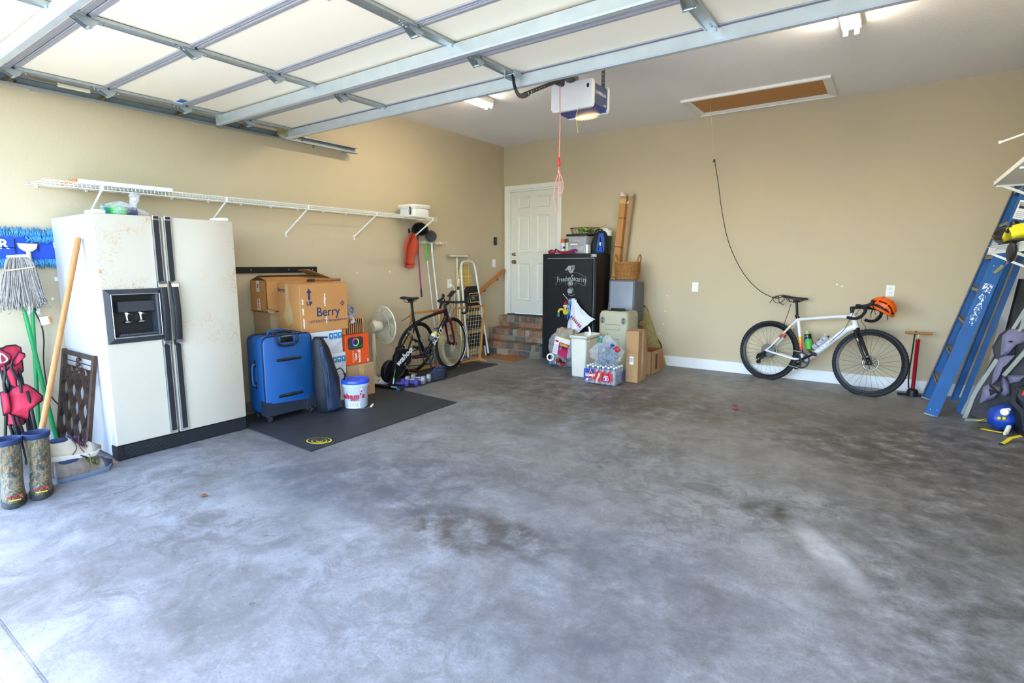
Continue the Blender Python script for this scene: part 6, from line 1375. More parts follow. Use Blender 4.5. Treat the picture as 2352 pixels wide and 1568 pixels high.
# ------------------------------------------------------------------ gun safe and the things on it
SX0, SX1, SY0, SY1, SZ = 1.065, 1.892, -.55, -.13, 1.482
safe_m = M('black textured safe paint', '#141518', .42, .1, .12, 40, .15, 300); sil_ink = M('silver ink', '#a9adb4', .35, .4)
t = thing('safe', 'tall black steel safe with silver lettering standing beside the brick steps', 'safe', ((SX0+SX1)/2, SY0, 0))
cx = (SX0+SX1)/2; hw = (SX1-SX0)/2
b = MB().bb(-hw, hw, .0, SY1-SY0, .02, SZ, .008); obj('cabinet', b, safe_m, t)
dr = obj('door', MB().bb(-hw+.095, hw-.045, -.022, .0, .085, SZ-.07, .004), safe_m, t)
b = MB()
for x0, x1, z0, z1 in ((-hw+.088, hw-.038, SZ-.066, SZ-.061), (-hw+.088, hw-.038, .074, .079)): b.bb(x0, x1, -.003, .0005, z0, z1)
for x in (-hw+.086, hw-.037): b.bb(x, x+.004, -.003, .0005, .074, SZ-.061)
obj('pinstripe', b, sil_ink, t)
ey = -.0232
for i, (ch, x, z, h) in enumerate([(c_, -.155+.031*k, 1.128+.0033*k, .105 if k == 0 else .092) for k, c_ in enumerate('Freedom')]+[(c_, .068+.029*k, 1.152-.0033*k, .125 if k == 0 else .092) for k, c_ in enumerate('Security')]):
    text('lettering', ch, h, sil_ink, dr, (x+.002, ey, z), (1, 0, 0), (0, 0, 1), squeeze=.55, bold=.0022)
b = MB()
for s_ in (-1, 1):
    b.tube(sm([(.04+s_*.04, ey, 1.092), (.04+s_*.12, ey, 1.09), (.04+s_*.19, ey, 1.062), (.04+s_*.222, ey, 1.058), (.04+s_*.225, ey, 1.085), (.04+s_*.205, ey, 1.08)], 5), .0045, 5, flat=.3)
    b.tube(sm([(.04+s_*.04, ey, 1.232), (.04+s_*.11, ey, 1.226), (.04+s_*.19, ey, 1.19), (.04+s_*.228, ey, 1.175), (.04+s_*.232, ey, 1.15), (.04+s_*.212, ey, 1.152)], 5), .0045, 5, flat=.3)
    b.tube(sm([(.04+s_*.04, ey, 1.075), (.04+s_*.07, ey, 1.06), (.04+s_*.08, ey, 1.08), (.04+s_*.065, ey, 1.085)], 5), .004, 5, flat=.3)
obj('scroll_lines', b, sil_ink, dr)
b = MB(); b.prism([(-.075, .03), (-.05, .05), (-.02, .082), (.0, .09), (.016, .076), (.03, .088), (.075, .092), (.07, .07), (.074, .05), (.062, .03), (.05, .0), (.02, -.02), (-.01, .0), (-.03, .03), (-.055, .02)], (.03, ey+.0008, 1.235), (1, 0, 0), (0, 0, 1), .0012); obj('eagle_crest', b, sil_ink, dr, smooth=0)
for k in range(4): obj('feather_line', MB().tube(sm([(.045, ey-.001, 1.245+.012*k), (.06+.004*k, ey-.001, 1.275+.012*k), (.098, ey-.001, 1.283+.012*k)], 4), .0022, 4), safe_m, dr)
obj('beak_line', MB().tube([(-.03, ey-.001, 1.262), (.0, ey-.001, 1.27), (.02, ey-.001, 1.25)], .002, 4), safe_m, dr)
b = MB(); b.torus((.04, ey, 1.082), .033, .004, (0, 1, 0), 24, 5); b.cyl((.04, ey, 1.082), (.04, ey-.0015, 1.082), .022, n=20); obj('seal', b, sil_ink, dr)
kp = obj('keypad', MB().lathe([(.05, 0), (.048, .012), (.04, .02), (.034, .018), (.0, .018)], (.05, -.022, .985), (0, -1, 0), 32), M('keypad silver', '#6f747c', .35, .6), dr)
b = MB()
for r_ in range(4):
    for c_ in range(3): b.box((.032+c_*.018, -.042, 1.005-r_*.014), (.013, .003, .007))
obj('keys', b, M('key print', '#c6c9ce', .5), dr)
for k in range(7): a = R(232+k*14); obj('arc_mark', MB().box((.055+.066*math.cos(a), ey, .985+.066*math.sin(a)), (.011, .0015, .007), (0, -(a+PI/2), 0)), sil_ink, dr)
hc = (.055, -.022, .845)
b = MB(); b.lathe([(.03, 0), (.03, .01), (.016, .014), (.014, .05), (.02, .055), (0, .06)], hc, (0, -1, 0), 18)
for a in (130, 10, 250):
    d_ = V((math.cos(R(a)), -.15, math.sin(R(a)))); p0 = V((hc[0], -.07, hc[2])); p1 = p0+d_*.12; b.cyl(p0, p1, .0075, n=10); b.ell(p1, .013, 10, 7)
obj('spoked_handle', b, chrome, dr)
b = MB(); b.loft([[V((.372+x, -.0+y, 1.453+z)) for x, z in rrect(.082, .034, .006, 3)] for y in (0, -.0015)]); sk_ = obj('sticker', b, M('sticker silver', '#cfd2d6', .4), t, label='small white and black sticker')
b = MB(); b.loft([[V((.372+x, y, 1.453+z)) for x, z in rrect(.074, .026, .004, 3)] for y in (-.001, -.0022)]); obj('sticker_field', b, black_pl, sk_); text('sticker_lettering', 'YETI', .028, white_pl, sk_, (.372, -.0028, 1.453), (1, 0, 0), (0, 0, 1), bold=.0012)
for x in (-hw+.06, hw-.06):
    for y in (.06, SY1-SY0-.06): obj('foot', MB().cyl((x, y, 0), (x, y, .025), .03, n=12), black_rub, t)

def spray(label, x, y, r, H, capm, bodym, bands):
    t = thing('spray_can', label, 'spray can', (x, y, SZ), group='spray cans on the safe')
    obj('can', MB().lathe([(0, 0), (r, .002), (r, H*.72), (r*.85, H*.76)], n=20), bodym, t); obj('cap', MB().lathe([(r*.86, H*.745), (r*.98, H*.75), (r*.96, H*.97), (r*.85, H), (0, H)], n=20), capm, t)
    for z0, z1, m in bands: obj('label_band', MB().lathe([(r+.0004, H*z0), (r+.0004, H*z1)], n=20), m, t)
    return t
tc_ = spray('white spray can with an orange cap on the safe', 1.315, -.42, .033, .2, M('cap orange', '#d9541c', .4), M('can white', '#d8d8d6', .35), ((.35, .5, M('can navy', '#27305a', .4)), (.1, .16, black_pl)))
text('label_print', '2X', .03, white_pl, tc_, (.0, -.0345, .085), (1, 0, 0), (0, 0, 1), bold=.001)
spray('slim spray can with a green cap on the safe', 1.385, -.43, .026, .205, M('cap green', '#1d4a30', .4), M('can pale green', '#b9c2a8', .35), ((.12, .2, M('can dark green', '#3f5a3a', .4)),))
t = thing('nylon_straps', 'loose red and purple nylon straps lying on the safe', 'straps', (1.33, -.5, SZ+.004))
for pts, m in (([(-.21, .03, .012), (-.16, .0, .045), (-.1, .01, .03), (0, -.02, .01), (.12, .0, .012), (.2, .03, .05), (.22, .06, .03)], M('red webbing', '#b01f33', .7)), ([(-.13, .02, .0), (-.08, .0, .055), (-.02, -.02, .03), (.08, -.01, .008), (.17, .02, .045), (.21, .0, .02), (.15, -.02, .006)], M('purple webbing', '#4a2a6a', .7)), ([(-.22, .02, .02), (-.17, -.01, .03), (-.12, -.01, .004), (-.2, .0, .004)], M('red webbing')), ([(-.1, -.01, .02), (.0, -.025, .022), (.1, -.02, .015)], M('red webbing'))):
    b = MB(); b.loft(strip(sm(pts, 6), .024, .003, (0, .8, .6))); obj('strap', b, m, t, smooth=60)
clear_m = M('clear storage plastic', '#c2c4cc', .2, 0, .03, alpha=.5)
t = thing('storage_bin', 'clear plastic storage bin with a black lid on top of the safe', 'bin', (1.535, -.34, SZ))
b = MB(); rg = [[V((x*k, y*k, z)) for x, y in rrect(.30, .21, .03, 4)] for z, k in ((.002, .88), (.235, 1.0))]; b.loft(rg); obj('bin_body', b, clear_m, t)
b = MB(); rg = [[V((x*k, y*k, z)) for x, y in rrect(.33, .24, .03, 4)] for z, k in ((.235, .99), (.24, 1), (.255, 1), (.262, .97))]; b.loft(rg); obj('lid', b, black_pl, t)
text('lettering', 'Sterilite', .03, M('pale print'), t, (-.0, -.1035, .175), (1, 0, 0), (0, 0, 1)); b = MB(); b.box((-.04, -.104, .125), (.11, .002, .022)); obj('label', b, M('label white'), t); obj('grey_label', MB().box((-.045, -.1045, .148), (.1, .002, .018)), M('label grey', '#8b857c', .6), t)
b = MB(); b.box((-.03, 0, .06), (.2, .15, .1), (0, 0, .1), .01); obj('contents_pack', b, M('contents grey', '#8a8e9c', .6), t); b = MB(); b.box((.0, -.03, .065), (.22, .09, .06), (0, R(-9), 0), .004); obj('contents_sheet', b, M('paper white', '#d8dade', .6), t); obj('contents_tin', MB().cyl((.1, -.06, .01), (.1, -.06, .05), .03, n=16), galv, t)
t = thing('white_pack', 'small white carton squeezed between the clear bin and the blue lunch bag', 'carton', (1.71, -.44, SZ)); obj('pack', MB().bb(-.018, .018, -.04, .04, 0, .115, .003), white_pl, t); obj('pack_flap', MB().bb(-.017, .017, -.039, .039, .115, .118), M('paper white'), t)
t = thing('wire_basket', 'black wire basket of green tinsel on the lid of the clear bin', 'basket', (1.585, -.30, SZ+.2635))
b = MB()
for k in range(2): b.tube([V((x*q, y*q, z)) for x, y in rrect(.40, .2, .06, 5)], .0035, 5, True) if False else None
for q, z in ((1, .082), (.85, .004)): b.tube([V((x*q, y*q, z)) for x, y in rrect(.40, .2, .06, 5)], .0035, 5, True)
P_ = rrect(.40, .2, .06, 5)
for i in range(len(P_)):
    x, y = P_[i]; b.cyl((x, y, .082), (x*.85, y*.85, .004), .0018, n=4)
for k in range(7): x = -.15+.05*k; b.cyl((x, -.1, .082), (x*.85, -.085, .004), .0018, n=4); b.cyl((x, -.085, .004), (x, .085, .004), .0018, n=4); b.cyl((x, .1, .082), (x*.85, .085, .004), .0018, n=4)
b.cyl((.19, .05, .08), (.30, .03, .12), .0022, n=5); obj('wire_frame', b, black_met, t)
rr_ = random.Random(3)
t = thing('tinsel', 'tangle of green tinsel and cord lying in the black wire basket', 'tinsel', (1.585, -.30, SZ+.27))
for nm, n_, m_ in (('green_coil', 5, M('bright green cord', '#4f9d2e', .5)), ('dark_coil', 4, M('teal tinsel', '#1d6a4d', .4, .3)), ('yellow_coil', 2, M('yellow cord', '#c9b32a', .5))):
    b = MB()
    for k in range(n_): c_ = V((rr_.uniform(-.09, .1), rr_.uniform(-.045, .045), .04+rr_.uniform(-.015, .03))); b.torus(c_, rr_.uniform(.025, .045), .006, (rr_.uniform(-.6, .6), rr_.uniform(-.6, .6), 1), 20, 6, sx=1.4)
    obj(nm, b, m_, t)
t = thing('lunch_bag', 'blue and black lunch bag standing on the safe in front of the drinks jug', 'bag', (1.80, -.30, SZ))
def bagform(k, dz=0): return [[V(((x*w_*k)+.012*s_, y*d_*k, z)) for x, y in rrect(.24, .15, .05, 5)] for z, w_, d_, s_ in ((.0, .95, 1, 0), (.02, 1.05, 1.05, 0), (.12, 1.0, 1, 1), (.22, .8, .8, 2), (.28, .5, .5, 3), (.30, .3, .3, 3))]
obj('bag_body', MB().loft(bagform(1)), bk, t, smooth=60)
b = MB(); b.grid(lambda u, v: V((-.005+.118*u*(1-.42*v*v)+.03*v, -.084+.022*v*v+.0*u, .012+.255*v)), 8, 10); obj('blue_panel', b, M('lunch blue', '#1550a8', .6), t, smooth=180, mods=[solid(.008)])
b = MB(); b.tube(sm([(.03, -.09, .04), (.06, -.09, .14), (.05, -.082, .22), (.085, -.088, .1), (.1, -.088, .03)], 6), .009, 6, flat=.5); obj('handle_loop', b, bk, t); obj('logo_patch', MB().ell((.062, -.094, .125), (.018, .003, .027), 12, 6), M('pale print'), t)
b = MB(); b.tube(sm([(-.06, -.03, .24), (-.03, -.03, .305), (.05, -.03, .31), (.07, -.03, .26)], 5), .01, 6); obj('strap', b, bk, t)
t = thing('drinks_jug', 'green drinks jug with a white lid at the back of the safe', 'jug', (1.845, -.21, SZ)); t.scale = (.78, .70, 1)
obj('jug_body', MB().lathe([(0, 0), (.095, .002), (.1, .02), (.11, .2), (.112, .235)], n=28), M('jug green', '#1f4a34', .4, 0, .05), t)
obj('lid', MB().lathe([(.113, .235), (.119, .237), (.119, .262), (.113, .264), (.113, .268), (.118, .27), (.116, .305), (.1, .315), (.06, .316), (.05, .335), (0, .336)], n=30), white_pl, t); b = MB(); b.tube(sm([(-.06, -.1, .2), (0, -.135, .15), (.09, -.09, .14)], 6), .004, 6); obj('handle_wire', b, galv, t)

# ------------------------------------------------------------------ tall packages, totes, basket, cooler
t = thing('long_carton', 'tall flat brown carton with black straps leaning between the safe and the wall', 'carton', (1.93, -.275, .0))
top = V((.128, .165, 2.235)); d_ = top.normalized(); ux = V((1, 0, -d_.x/d_.z)).normalized(); uy = d_.cross(ux)
sec = lambda q, k=1: [top*q+ux*a*.043*k+uy*c_*.028*k for a, c_ in ((-1, -1), (1, -1), (1, 1), (-1, 1))]
b = MB(); b.loft([sec(.0), sec(1)]); obj('carton', b, card_o, t, smooth=0)
for q in (.52, .70, .87): obj('strap', MB().loft([sec(q, 1.03), sec(q+.0035, 1.03)]), black_pl, t, smooth=0)
b = MB(); b.prism([(-.043, 0), (.035, -.0), (-.03, .055)], top-uy*.0285, ux, d_, -.002); obj('torn_end', b, M('paper white'), t); b = MB(); b.loft([sec(.955, 1.02), sec(.985, 1.02)]); obj('tape', b, tape_m, t, smooth=0)
t = thing('cardboard_tube', 'tall round cardboard tube with a clear cap leaning against the wall beside the flat carton', 'tube', (1.90, -.068, .0))
tt_ = V((.245, .0, 2.26)); b = MB(); b.tube([tt_*.0, tt_*.5, tt_], .0425, 22); obj('tube', b, card_d, t); dn = tt_.normalized()
b = MB(); b.lathe([(.044, -.02), (.045, .0), (.035, .012), (.0, .016)], tt_, dn, 22); obj('end_cap', b, M('clear cap film', '#d4d6d2', .2, alpha=.6), t)
obj('white_label', MB().prism([(-.018, -.02), (.012, -.015), (.012, .02)], tt_*.955+V((-.02, -.0428, 0)), (1, 0, 0), (0, 0, 1), .001), white_pl, t)
tote_m = M('grey tote plastic', '#868b97', .45, 0, .06); tote_d = M('dark grey tote plastic', '#565a63', .45, 0, .06)
def tote(label, z0, H):
    t = thing('storage_tote', label, 'tote', (2.235, -.505, z0), group=None); W_ = .36; D_ = .375
    b = MB(); b.loft([[V((x*k, y, H/2+z*k)) for x, z in rrect(W_-.02, H-.02, .025, 3)] for y, k in ((.05, 1), (D_, .9))]); obj('tub', b, tote_d, t)
    b = MB(); b.loft([[V((x*k, y, H/2+z*k)) for x, z in rrect(W_, H, .02, 3)] for y, k in ((.055, 1.0), (.008, 1.0), (.0, .97))]); obj('lid_rim', b, tote_d, t)
    obj('lid_panel', MB().loft([[V((x*k, y, H/2+z*k)) for x, z in rrect(W_-.05, H-.045, .015, 3)] for y, k in ((.002, 1), (-.006, 1), (-.008, .98))]), tote_m, t)
    for k in range(14):
        obj('rim_rib', MB().bb(-W_/2+.02+k*.0245, -W_/2+.03+k*.0245, .003, .05, H-.002, H+.004), tote_d, t)
    for y in (.15, .25, .34):
        obj('side_rib', MB().bb((W_/2-.01)*(1-.1*(y-.05)/.325)-.012, (W_/2-.01)*(1-.1*(y-.05)/.325)+.004, y-.005, y+.005, .03, H-.03), tote_d, t)
    return t
tote('grey plastic tote lying on its side behind the tan cooler', .002, .555); tote('grey plastic tote with a pale lid lying on its side under the wicker basket', .567, .575)
wick = M('woven wicker', '#a2703a', .75, 0, .3, 45, .4, 90)
t = thing('wicker_basket', 'round wicker basket with two loop handles on top of the upper tote', 'basket', (2.235, -.345, 1.147))
for k in range(13):
    z = .008+k*.0175; r = .135+.022*math.sin(z*8); b = MB()
    b.tube([((r+.004*(1 if (i+k) % 2 else -1))*math.cos(2*PI*i/44), (r+.004*(1 if (i+k) % 2 else -1))*math.sin(2*PI*i/44), z) for i in range(44)], .0095, 6, True); obj('weave_ring', b, wick, t, smooth=180)
obj('basket_floor', MB().cyl((0, 0, .002), (0, 0, .01), .135, n=24), wick, t)
b = MB()
for i in range(22): a = 2*PI*i/22; b.tube([(.138*math.cos(a), .138*math.sin(a), .0), (.163*math.cos(a), .163*math.sin(a), .1), (.158*math.cos(a), .158*math.sin(a), .225)], .004, 5)
obj('stakes', b, M('dark wicker', '#8a5b2c', .75), t)
for s_ in (-1, 1):
    b = MB(); b.tube(sm([(s_*.15, -.055, .2), (s_*.165, -.045, .27), (s_*.168, .0, .315), (s_*.165, .045, .27), (s_*.15, .055, .2)], 6), .0095, 8); obj('loop_handle', b, wick, t)
tan = M('tan cooler plastic', '#aaa78f', .5, 0, .03, 5, .08, 120); tan_d = M('tan cooler groove', '#7f7d69', .6)
t = thing('cooler', 'tan hard cooler standing on end in front of the grey totes', 'cooler', (2.30, -.89, 0))
b = MB(); rg = []
for z, k, ky in ((.004, .92, .95), (.02, .97, .98), (.1, .985, 1), (.68, 1.0, 1), (.73, .98, .98), (.762, .9, .93), (.768, .82, .88)):
    rg.append([V((x*k, .175+y*ky, z)) for x, y in rrect(.395, .35, .045, 5)])
b.loft(rg); obj('cooler_body', b, tan, t, smooth=50)
obj('lid_seam', MB().tube([V((x, y, z)) for x, y, z in ((.196, .29, .03), (.201, .29, .68), (.17, .29, .766), (-.17, .29, .766))], .006, 6), tan_d, t)
for s_ in (-1, 1):
    b = MB(); b.loft([[V((s_*.14+x*k, y, .655+z*k)) for x, z in rrect(.055, .085, .026, 5)] for y, k in ((.006, 1), (-.003, 1), (-.004, .9))]); ft_ = obj('rubber_foot', b, M('foot grey', '#75797c', .6), t)
    for q in (-.018, .018): obj('foot_bolt', MB().cyl((s_*.14, -.004, .655+q), (s_*.14, -.006, .655+q), .009, n=10), black_pl, ft_)
b = MB()
for pts in ([(-.095, .605), (.095, .605), (.095, .54), (-.095, .54)], [(-.1, .30), (-.1, .49), (-.065, .49), (-.065, .425), (.085, .425), (.085, .33), (-.1, .33)]):
    b.tube([V((x, .0005, z)) for x, z in pts], .004, 5, True)
obj('moulded_lines', b, tan_d, t)
obj('end_recess', MB().box((.01, .16, .768), (.2, .12, .012), None, .004), M('recess dark', '#2f2f2b', .6), t); b = MB(); b.cyl((-.08, .12, .785), (.1, .12, .785), .016, n=10); b.box((.0, .06, .775), (.2, .03, .012), None, .003); obj('carry_handle', b, black_pl, t)
for x in (-.02, .04): obj('rope_end', MB().cyl((x, .2, .765), (x, .2, .785), .01, n=8), white_pl, t)
t = carton('tall_box', 'narrow upright brown box with a white label in front of the tan cooler', 2.652, 2.80, -1.285, -1.03, .002, .592, card, bev=.003)
t['label'] = 'narrow upright brown box with a white label at the right of the tan cooler'
lb_ = obj('shipping_label', MB().bb(-.025, .02, -.129, -.1275, .21, .30), M('label white'), t)
for k in range(5): obj('label_print', MB().bb(-.02+k*.007, -.016+k*.007, -.1296, -.129, .235, .285), M('label ink violet', '#6d6f9a', .6), lb_)
obj('tape', MB().bb(.0737, .0748, -.03, .03, .02, .58), M('clear tape', '#b6a388', .2, 0, .05), t)
t = thing('open_box', 'small open brown box with orange print on the floor behind the narrow upright box', 'box', (2.66, -.56, 0))
hx, hy, hh = .095, .19, .285; b = MB(); b.bb(-hx, hx, -hy, hy, .001, .005).bb(-hx, -hx+.004, -hy, hy, 0, hh).bb(hx-.004, hx, -hy, hy, 0, hh).bb(-hx, hx, -hy, -hy+.004, 0, hh).bb(-hx, hx, hy-.004, hy, 0, hh); obj('carton', b, card_d, t, smooth=0)
obj('orange_print', MB().bb(hx, hx+.001, .07, .17, .03, .23), M('print orange', '#b85f32', .7), t); obj('dark_print', MB().bb(hx, hx+.001, -.05, .02, .05, .24), M('print brown', '#4a3a30', .7), t); obj('inner_face', MB().bb(-hx+.005, hx-.005, hy-.006, hy-.0045, .06, hh-.002), M('print rust', '#8f4a28', .8), t)
t = thing('foam_pad', 'yellowish quilted foam pad leaning against the back wall behind the totes', 'pad', (0, 0, 0))
b = MB(); b.prism([(2.08, .0), (2.70, .0), (2.665, .10), (2.395, .765), (2.08, .765)], (0, -.03, 0), (1, 0, 0), (0, 0, 1), .055); obj('pad', b, M('yellow foam', '#a8955c', .9, 0, .2, 30, .5, 45), t, smooth=0)
t = thing('power_lead', 'black power cord sagging down the back wall behind the foam pad', 'cord', (2.36, -.006, .79))
b = MB(); b.tube(sm([(-.03, 0, .0), (.03, -.002, -.04), (.06, -.002, -.13), (.09, -.002, -.24), (.13, -.002, -.34), (.2, -.002, -.45), (.25, -.003, -.53), (.235, -.004, -.6)], 6), .006, 7); obj('cable', b, black_rub, t); obj('plug', MB().box((-.04, 0, .0), (.03, .01, .03), None, .004), black_pl, t)

# ------------------------------------------------------------------ recycling: bin, bags, water
t = thing('waste_bin', 'slim cream waste bin standing in front of the safe', 'bin', (2.075, -1.18, 0))
cr_ = M('cream bin plastic', '#d8d4c4', .4, 0, .03); b = MB(); rg = []
for z, k, ky in ((0, .84, .9), (.01, .87, .92), (.25, .94, .97), (.48, 1.0, 1.0), (.49, 1.0, 1.0)): rg.append([V((x*k, y*ky, z+(0 if z < .4 else .022*(1-(x/.11)**2)))) for x, y in rrect(.21, .36, .025, 5)])
b.loft(rg, False); b.add(rg[0], [tuple(range(len(rg[0])))]); obj('bin_body', b, cr_, t, smooth=50, mods=[solid(.004)])
b = MB(); b.loft([[V((x*k, y*k, z+.022*(1-(x/.11)**2))) for x, y in rrect(.218, .368, .025, 5)] for z, k in ((.455, 1.01), (.475, 1.06), (.49, 1.07), (.494, 1.02))], False); obj('rim', b, cr_, t, smooth=50, mods=[solid(.003)])
obj('side_clip', MB().box((.113, -.10, .44), (.012, .022, .06), None, .003), M('tan clip', '#c0aa7c', .5), t)
b = MB(); b.loft([[V((.06+.02*math.sin(v*3)+x, -.04+y, .47+.13*v)) for x, y in ((-.02*(1-v*.6), 0), (.02*(1-v*.6), 0), (.02*(1-v*.6), .006), (-.02*(1-v*.6), .006))] for v in [i/6 for i in range(7)]]); tt_ = thing('paper_strip', 'curled white plastic strip sticking out of the cream waste bin', 'strip', (2.075, -1.18, 0)); obj('strip', b, white_pl, tt_)
# case of water
t = thing('water_case', 'shrink wrapped case of water bottles with red and blue print on the floor', 'bottles', (2.472, -1.455, 0), 0)
CW, CD = .385, .27
clr = M('bottle clear plastic', '#8c9aac', .08, 0, .02, alpha=.6)
bo = MB().lathe([(.0, .002), (.026, .002), (.031, .01), (.031, .055), (.029, .06), (.031, .065), (.031, .12), (.028, .145), (.014, .178), (.012, .19)], n=14); bo_me = mesh_of(bo, 'bottle', clr)
cp_me = mesh_of(MB().lathe([(.0145, .186), (.015, .189), (.015, .204), (0, .205)], n=12), 'bottle_cap', white_pl)
for i in range(6):
    for j in range(4):
        bt = obj('bottle', bo_me, None, t, (-CW/2+.032+i*.0642, -CD/2+.034+j*.0672, .002)); obj('bottle_cap', cp_me, None, bt)
b = MB(); rg = [[V((x*k, y*k, z)) for x, y in rrect(CW+.006, CD+.006, .03, 5)] for z, k in ((.012, .97), (.03, 1), (.145, 1), (.178, .93))]; b.loft(rg, False); obj('shrink_film', b, film_w, t, smooth=60)
wb_ = M('print cobalt', '#1d3a8f', .4); wr_ = M('print red', '#a81c2c', .4)
fy = -CD/2-.0045
def wrapf(x, z): return fy+.002-.006*abs(math.cos(PI*(x+CW/2)/.0642))*(1 if z < .15 else .3)
b = MB(); nu, nv = 60, 12
b.grid(lambda u, v: V((-.192+.384*u, wrapf(-.192+.384*u, .02+.15*v), .02+.15*v)), nu, nv)
for i, f in enumerate(b.f):
    c_ = sum((b.v[k] for k in f), V((0, 0, 0)))/4
    if c_.z < .036+(.012 if (c_.x*37) % 1 > .5 else 0): b.m[i] = 2
    elif c_.x < -.085+(c_.z-.09)*.35: b.m[i] = 0
    elif c_.x < .165: b.m[i] = 1 if c_.z < .155+.012*math.cos(PI*(c_.x+CW/2)/.0642*2) else 2
    else: b.m[i] = 2
obj('printed_film', b, [wb_, wr_, film_w], t, smooth=60, label='blue and red printed shrink film'); fy -= .006
star = lambda r: [((r if k % 2 == 0 else r*.42)*math.sin(k*PI/5), (r if k % 2 == 0 else r*.42)*math.cos(k*PI/5)) for k in range(10)]
b = MB(); b.prism([(x-.105, z+.095) for x, z in star(.072)], (0, fy, 0), (1, 0, 0), (0, 0, 1), .0015); obj('star_edge', b, white_pl, t, smooth=0); b = MB(); b.prism([(x-.105, z+.095) for x, z in star(.065)], (0, fy-.001, 0), (1, 0, 0), (0, 0, 1), .0012); obj('star', b, wr_, t, smooth=0)
text('lettering', 'OZARKA', .034, white_pl, t, (-.108, fy-.0025, .098), (1, 0, .05), (0, 0, 1), bold=.0012, squeeze=.85)
text('lettering', '24', .028, white_pl, t, (-.145, fy-.0025, .05), (1, 0, 0), (0, 0, 1), bold=.001)
b = MB(); b.prism([(-.045, .02), (-.02, .02), (-.01, .06), (.01, .1), (.02, .13), (-.01, .135), (-.015, .1), (-.03, .07)], (0, fy-.0005, 0), (1, 0, 0), (0, 0, 1), .001); obj('cream_figure', b, M('print cream', '#cbb890', .5), t)
b = MB(); b.loft([[V((.085+x, y, .075+z)) for x, z in rrect(.062, .036, .006, 3)] for y in (fy, fy-.0012)]); lg_ = obj('batter_logo', b, white_pl, t)
obj('logo_blue', MB().prism([(-.027, -.014), (-.002, -.014), (-.01, .0), (-.004, .014), (-.027, .014)], (.085, fy-.001, .075), (1, 0, 0), (0, 0, 1), .0012), wb_, lg_); obj('logo_red', MB().prism([(.006, -.014), (.027, -.014), (.027, .014), (.012, .014)], (.085, fy-.001, .075), (1, 0, 0), (0, 0, 1), .0012), wr_, lg_)
obj('print_line', MB().bb(.06, .11, fy-.001, fy+.002, .1, .104), white_pl, t); obj('print_line', MB().bb(.062, .114, fy-.001, fy+.002, .108, .112), white_pl, t)
obj('nutrition_print', MB().bb(CW/2+.0035, CW/2+.005, -.07, .02, .04, .14), M('print grey', '#8c9096', .5), t); obj('end_blue_print', MB().bb(CW/2+.0036, CW/2+.005, .05, .12, .03, .15), wb_, t)
# clear bag of empty bottles on top of the case
t = thing('recycling_bag', 'clear bag full of empty bottles on top of the water case', 'bag', (2.48, -1.42, .21))
b = MB(); crumple(b, (0, .0, .15), (.165, .11, .16), 21, .34, 54, 34, fz=lambda q: V((q.x*(1.08-.45*max(0, q.z)), q.y, max(q.z, -.95)))); obj('film', b, M('crinkled clear film', '#e6ebf2', .16, 0, .02, alpha=.2), t, smooth=12)
rr_ = random.Random(12)
e_me = mesh_of(MB().lathe([(0, -.082), (.014, -.083), (.022, -.09), (.027, -.09), (.031, -.08), (.027, -.03), (.03, .02), (.028, .05), (.012, .085), (0, .09)], n=12), 'empty_bottle', clr)
for k in range(22):
    a = rr_.uniform(0, 6.28); z = .035+.062*(k//6); q = rr_.uniform(.02, .115)*(1-.12*(k//6))
    e = obj('empty_bottle', e_me, None, None, (2.48+q*math.cos(a)*1.05, -1.42+q*math.sin(a)*.6, .21+z), (R(-90)+rr_.uniform(-.35, .35), 0, R(35)+rr_.uniform(-.5, .5)))
    tag(e, 'crushed clear empty bottle inside the clear recycling bag', 'bottle', 'empty bottles in the clear bag')
def wrapper(name, label, loc, r, m, seed, cat='wrapper'):
    b = MB(); crumple(b, (0, 0, 0), r, seed, .4, 16, 10); return tag(obj(name, b, m, None, loc, smooth=30), label, cat)
wrapper('crushed_wrapper', 'crushed red and white bottle label at the top right of the clear bag', (2.625, -1.48, .40), (.036, .014, .03), wr_, 3); wrapper('crushed_wrapper', 'crushed blue bottle label at the upper edge of the clear bag', (2.58, -1.50, .445), (.022, .012, .014), wb_, 5); wrapper('crushed_wrapper', 'crushed green wrapper at the top left of the clear bag', (2.40, -1.46, .48), (.035, .014, .02), M('wrapper green', '#3d7a4a', .4), 8)
wrapper('crushed_wrapper', 'crushed light blue bottle cap wrapper at the very top of the clear bag', (2.415, -1.45, .52), (.022, .012, .014), M('wrapper sky', '#4a9ac9', .4), 9); wrapper('crushed_wrapper', 'crushed amber wrapper at the lower right of the clear bag', (2.635, -1.44, .28), (.03, .014, .026), M('wrapper amber', '#b9862e', .4), 13)
# bags by the safe
t = thing('plastic_bag', 'white plastic shopping bag with red print hanging by blue loops from the safe handle', 'bag', (1.60, -.655, .87))
shop = M('white bag film', '#dbe0ea', .4, 0, .04, alpha=.93)
def fold(u, v):
    w_ = .02+.19*v**1.1; a = (u-.5)*2; return V((.015+.12*v+a*w_+.015*nz((u*6, v*4, 1)), -.0-.09*v*(1-a*a)+.035*nz((u*7, v*3, 2))*v, .02-.40*v+.14*v*v*max(0, a)-.05*v*(1-abs(a))))
b = MB(); b.grid(fold, 30, 24); obj('bag_film', b, shop, t, smooth=60, mods=[solid(.0015)])
for s_ in (-1, 1): b = MB(); b.tube(sm([(s_*.01-.02, -.02, .02), (-.03+s_*.008, -.03, -.12), (-.02+s_*.02, -.05, -.26)], 6), .006, 6, flat=.4); obj('blue_edge', b, M('bag blue edge', '#2f7fc4', .5), t)
for k in range(7): obj('red_print', MB().box((.055+.022*k, -.115-.002*k, -.215-.02*k), (.016, .004, .03+.008*(k % 2)), (0, R(38), 0)), redl if k else navy_ink, t)
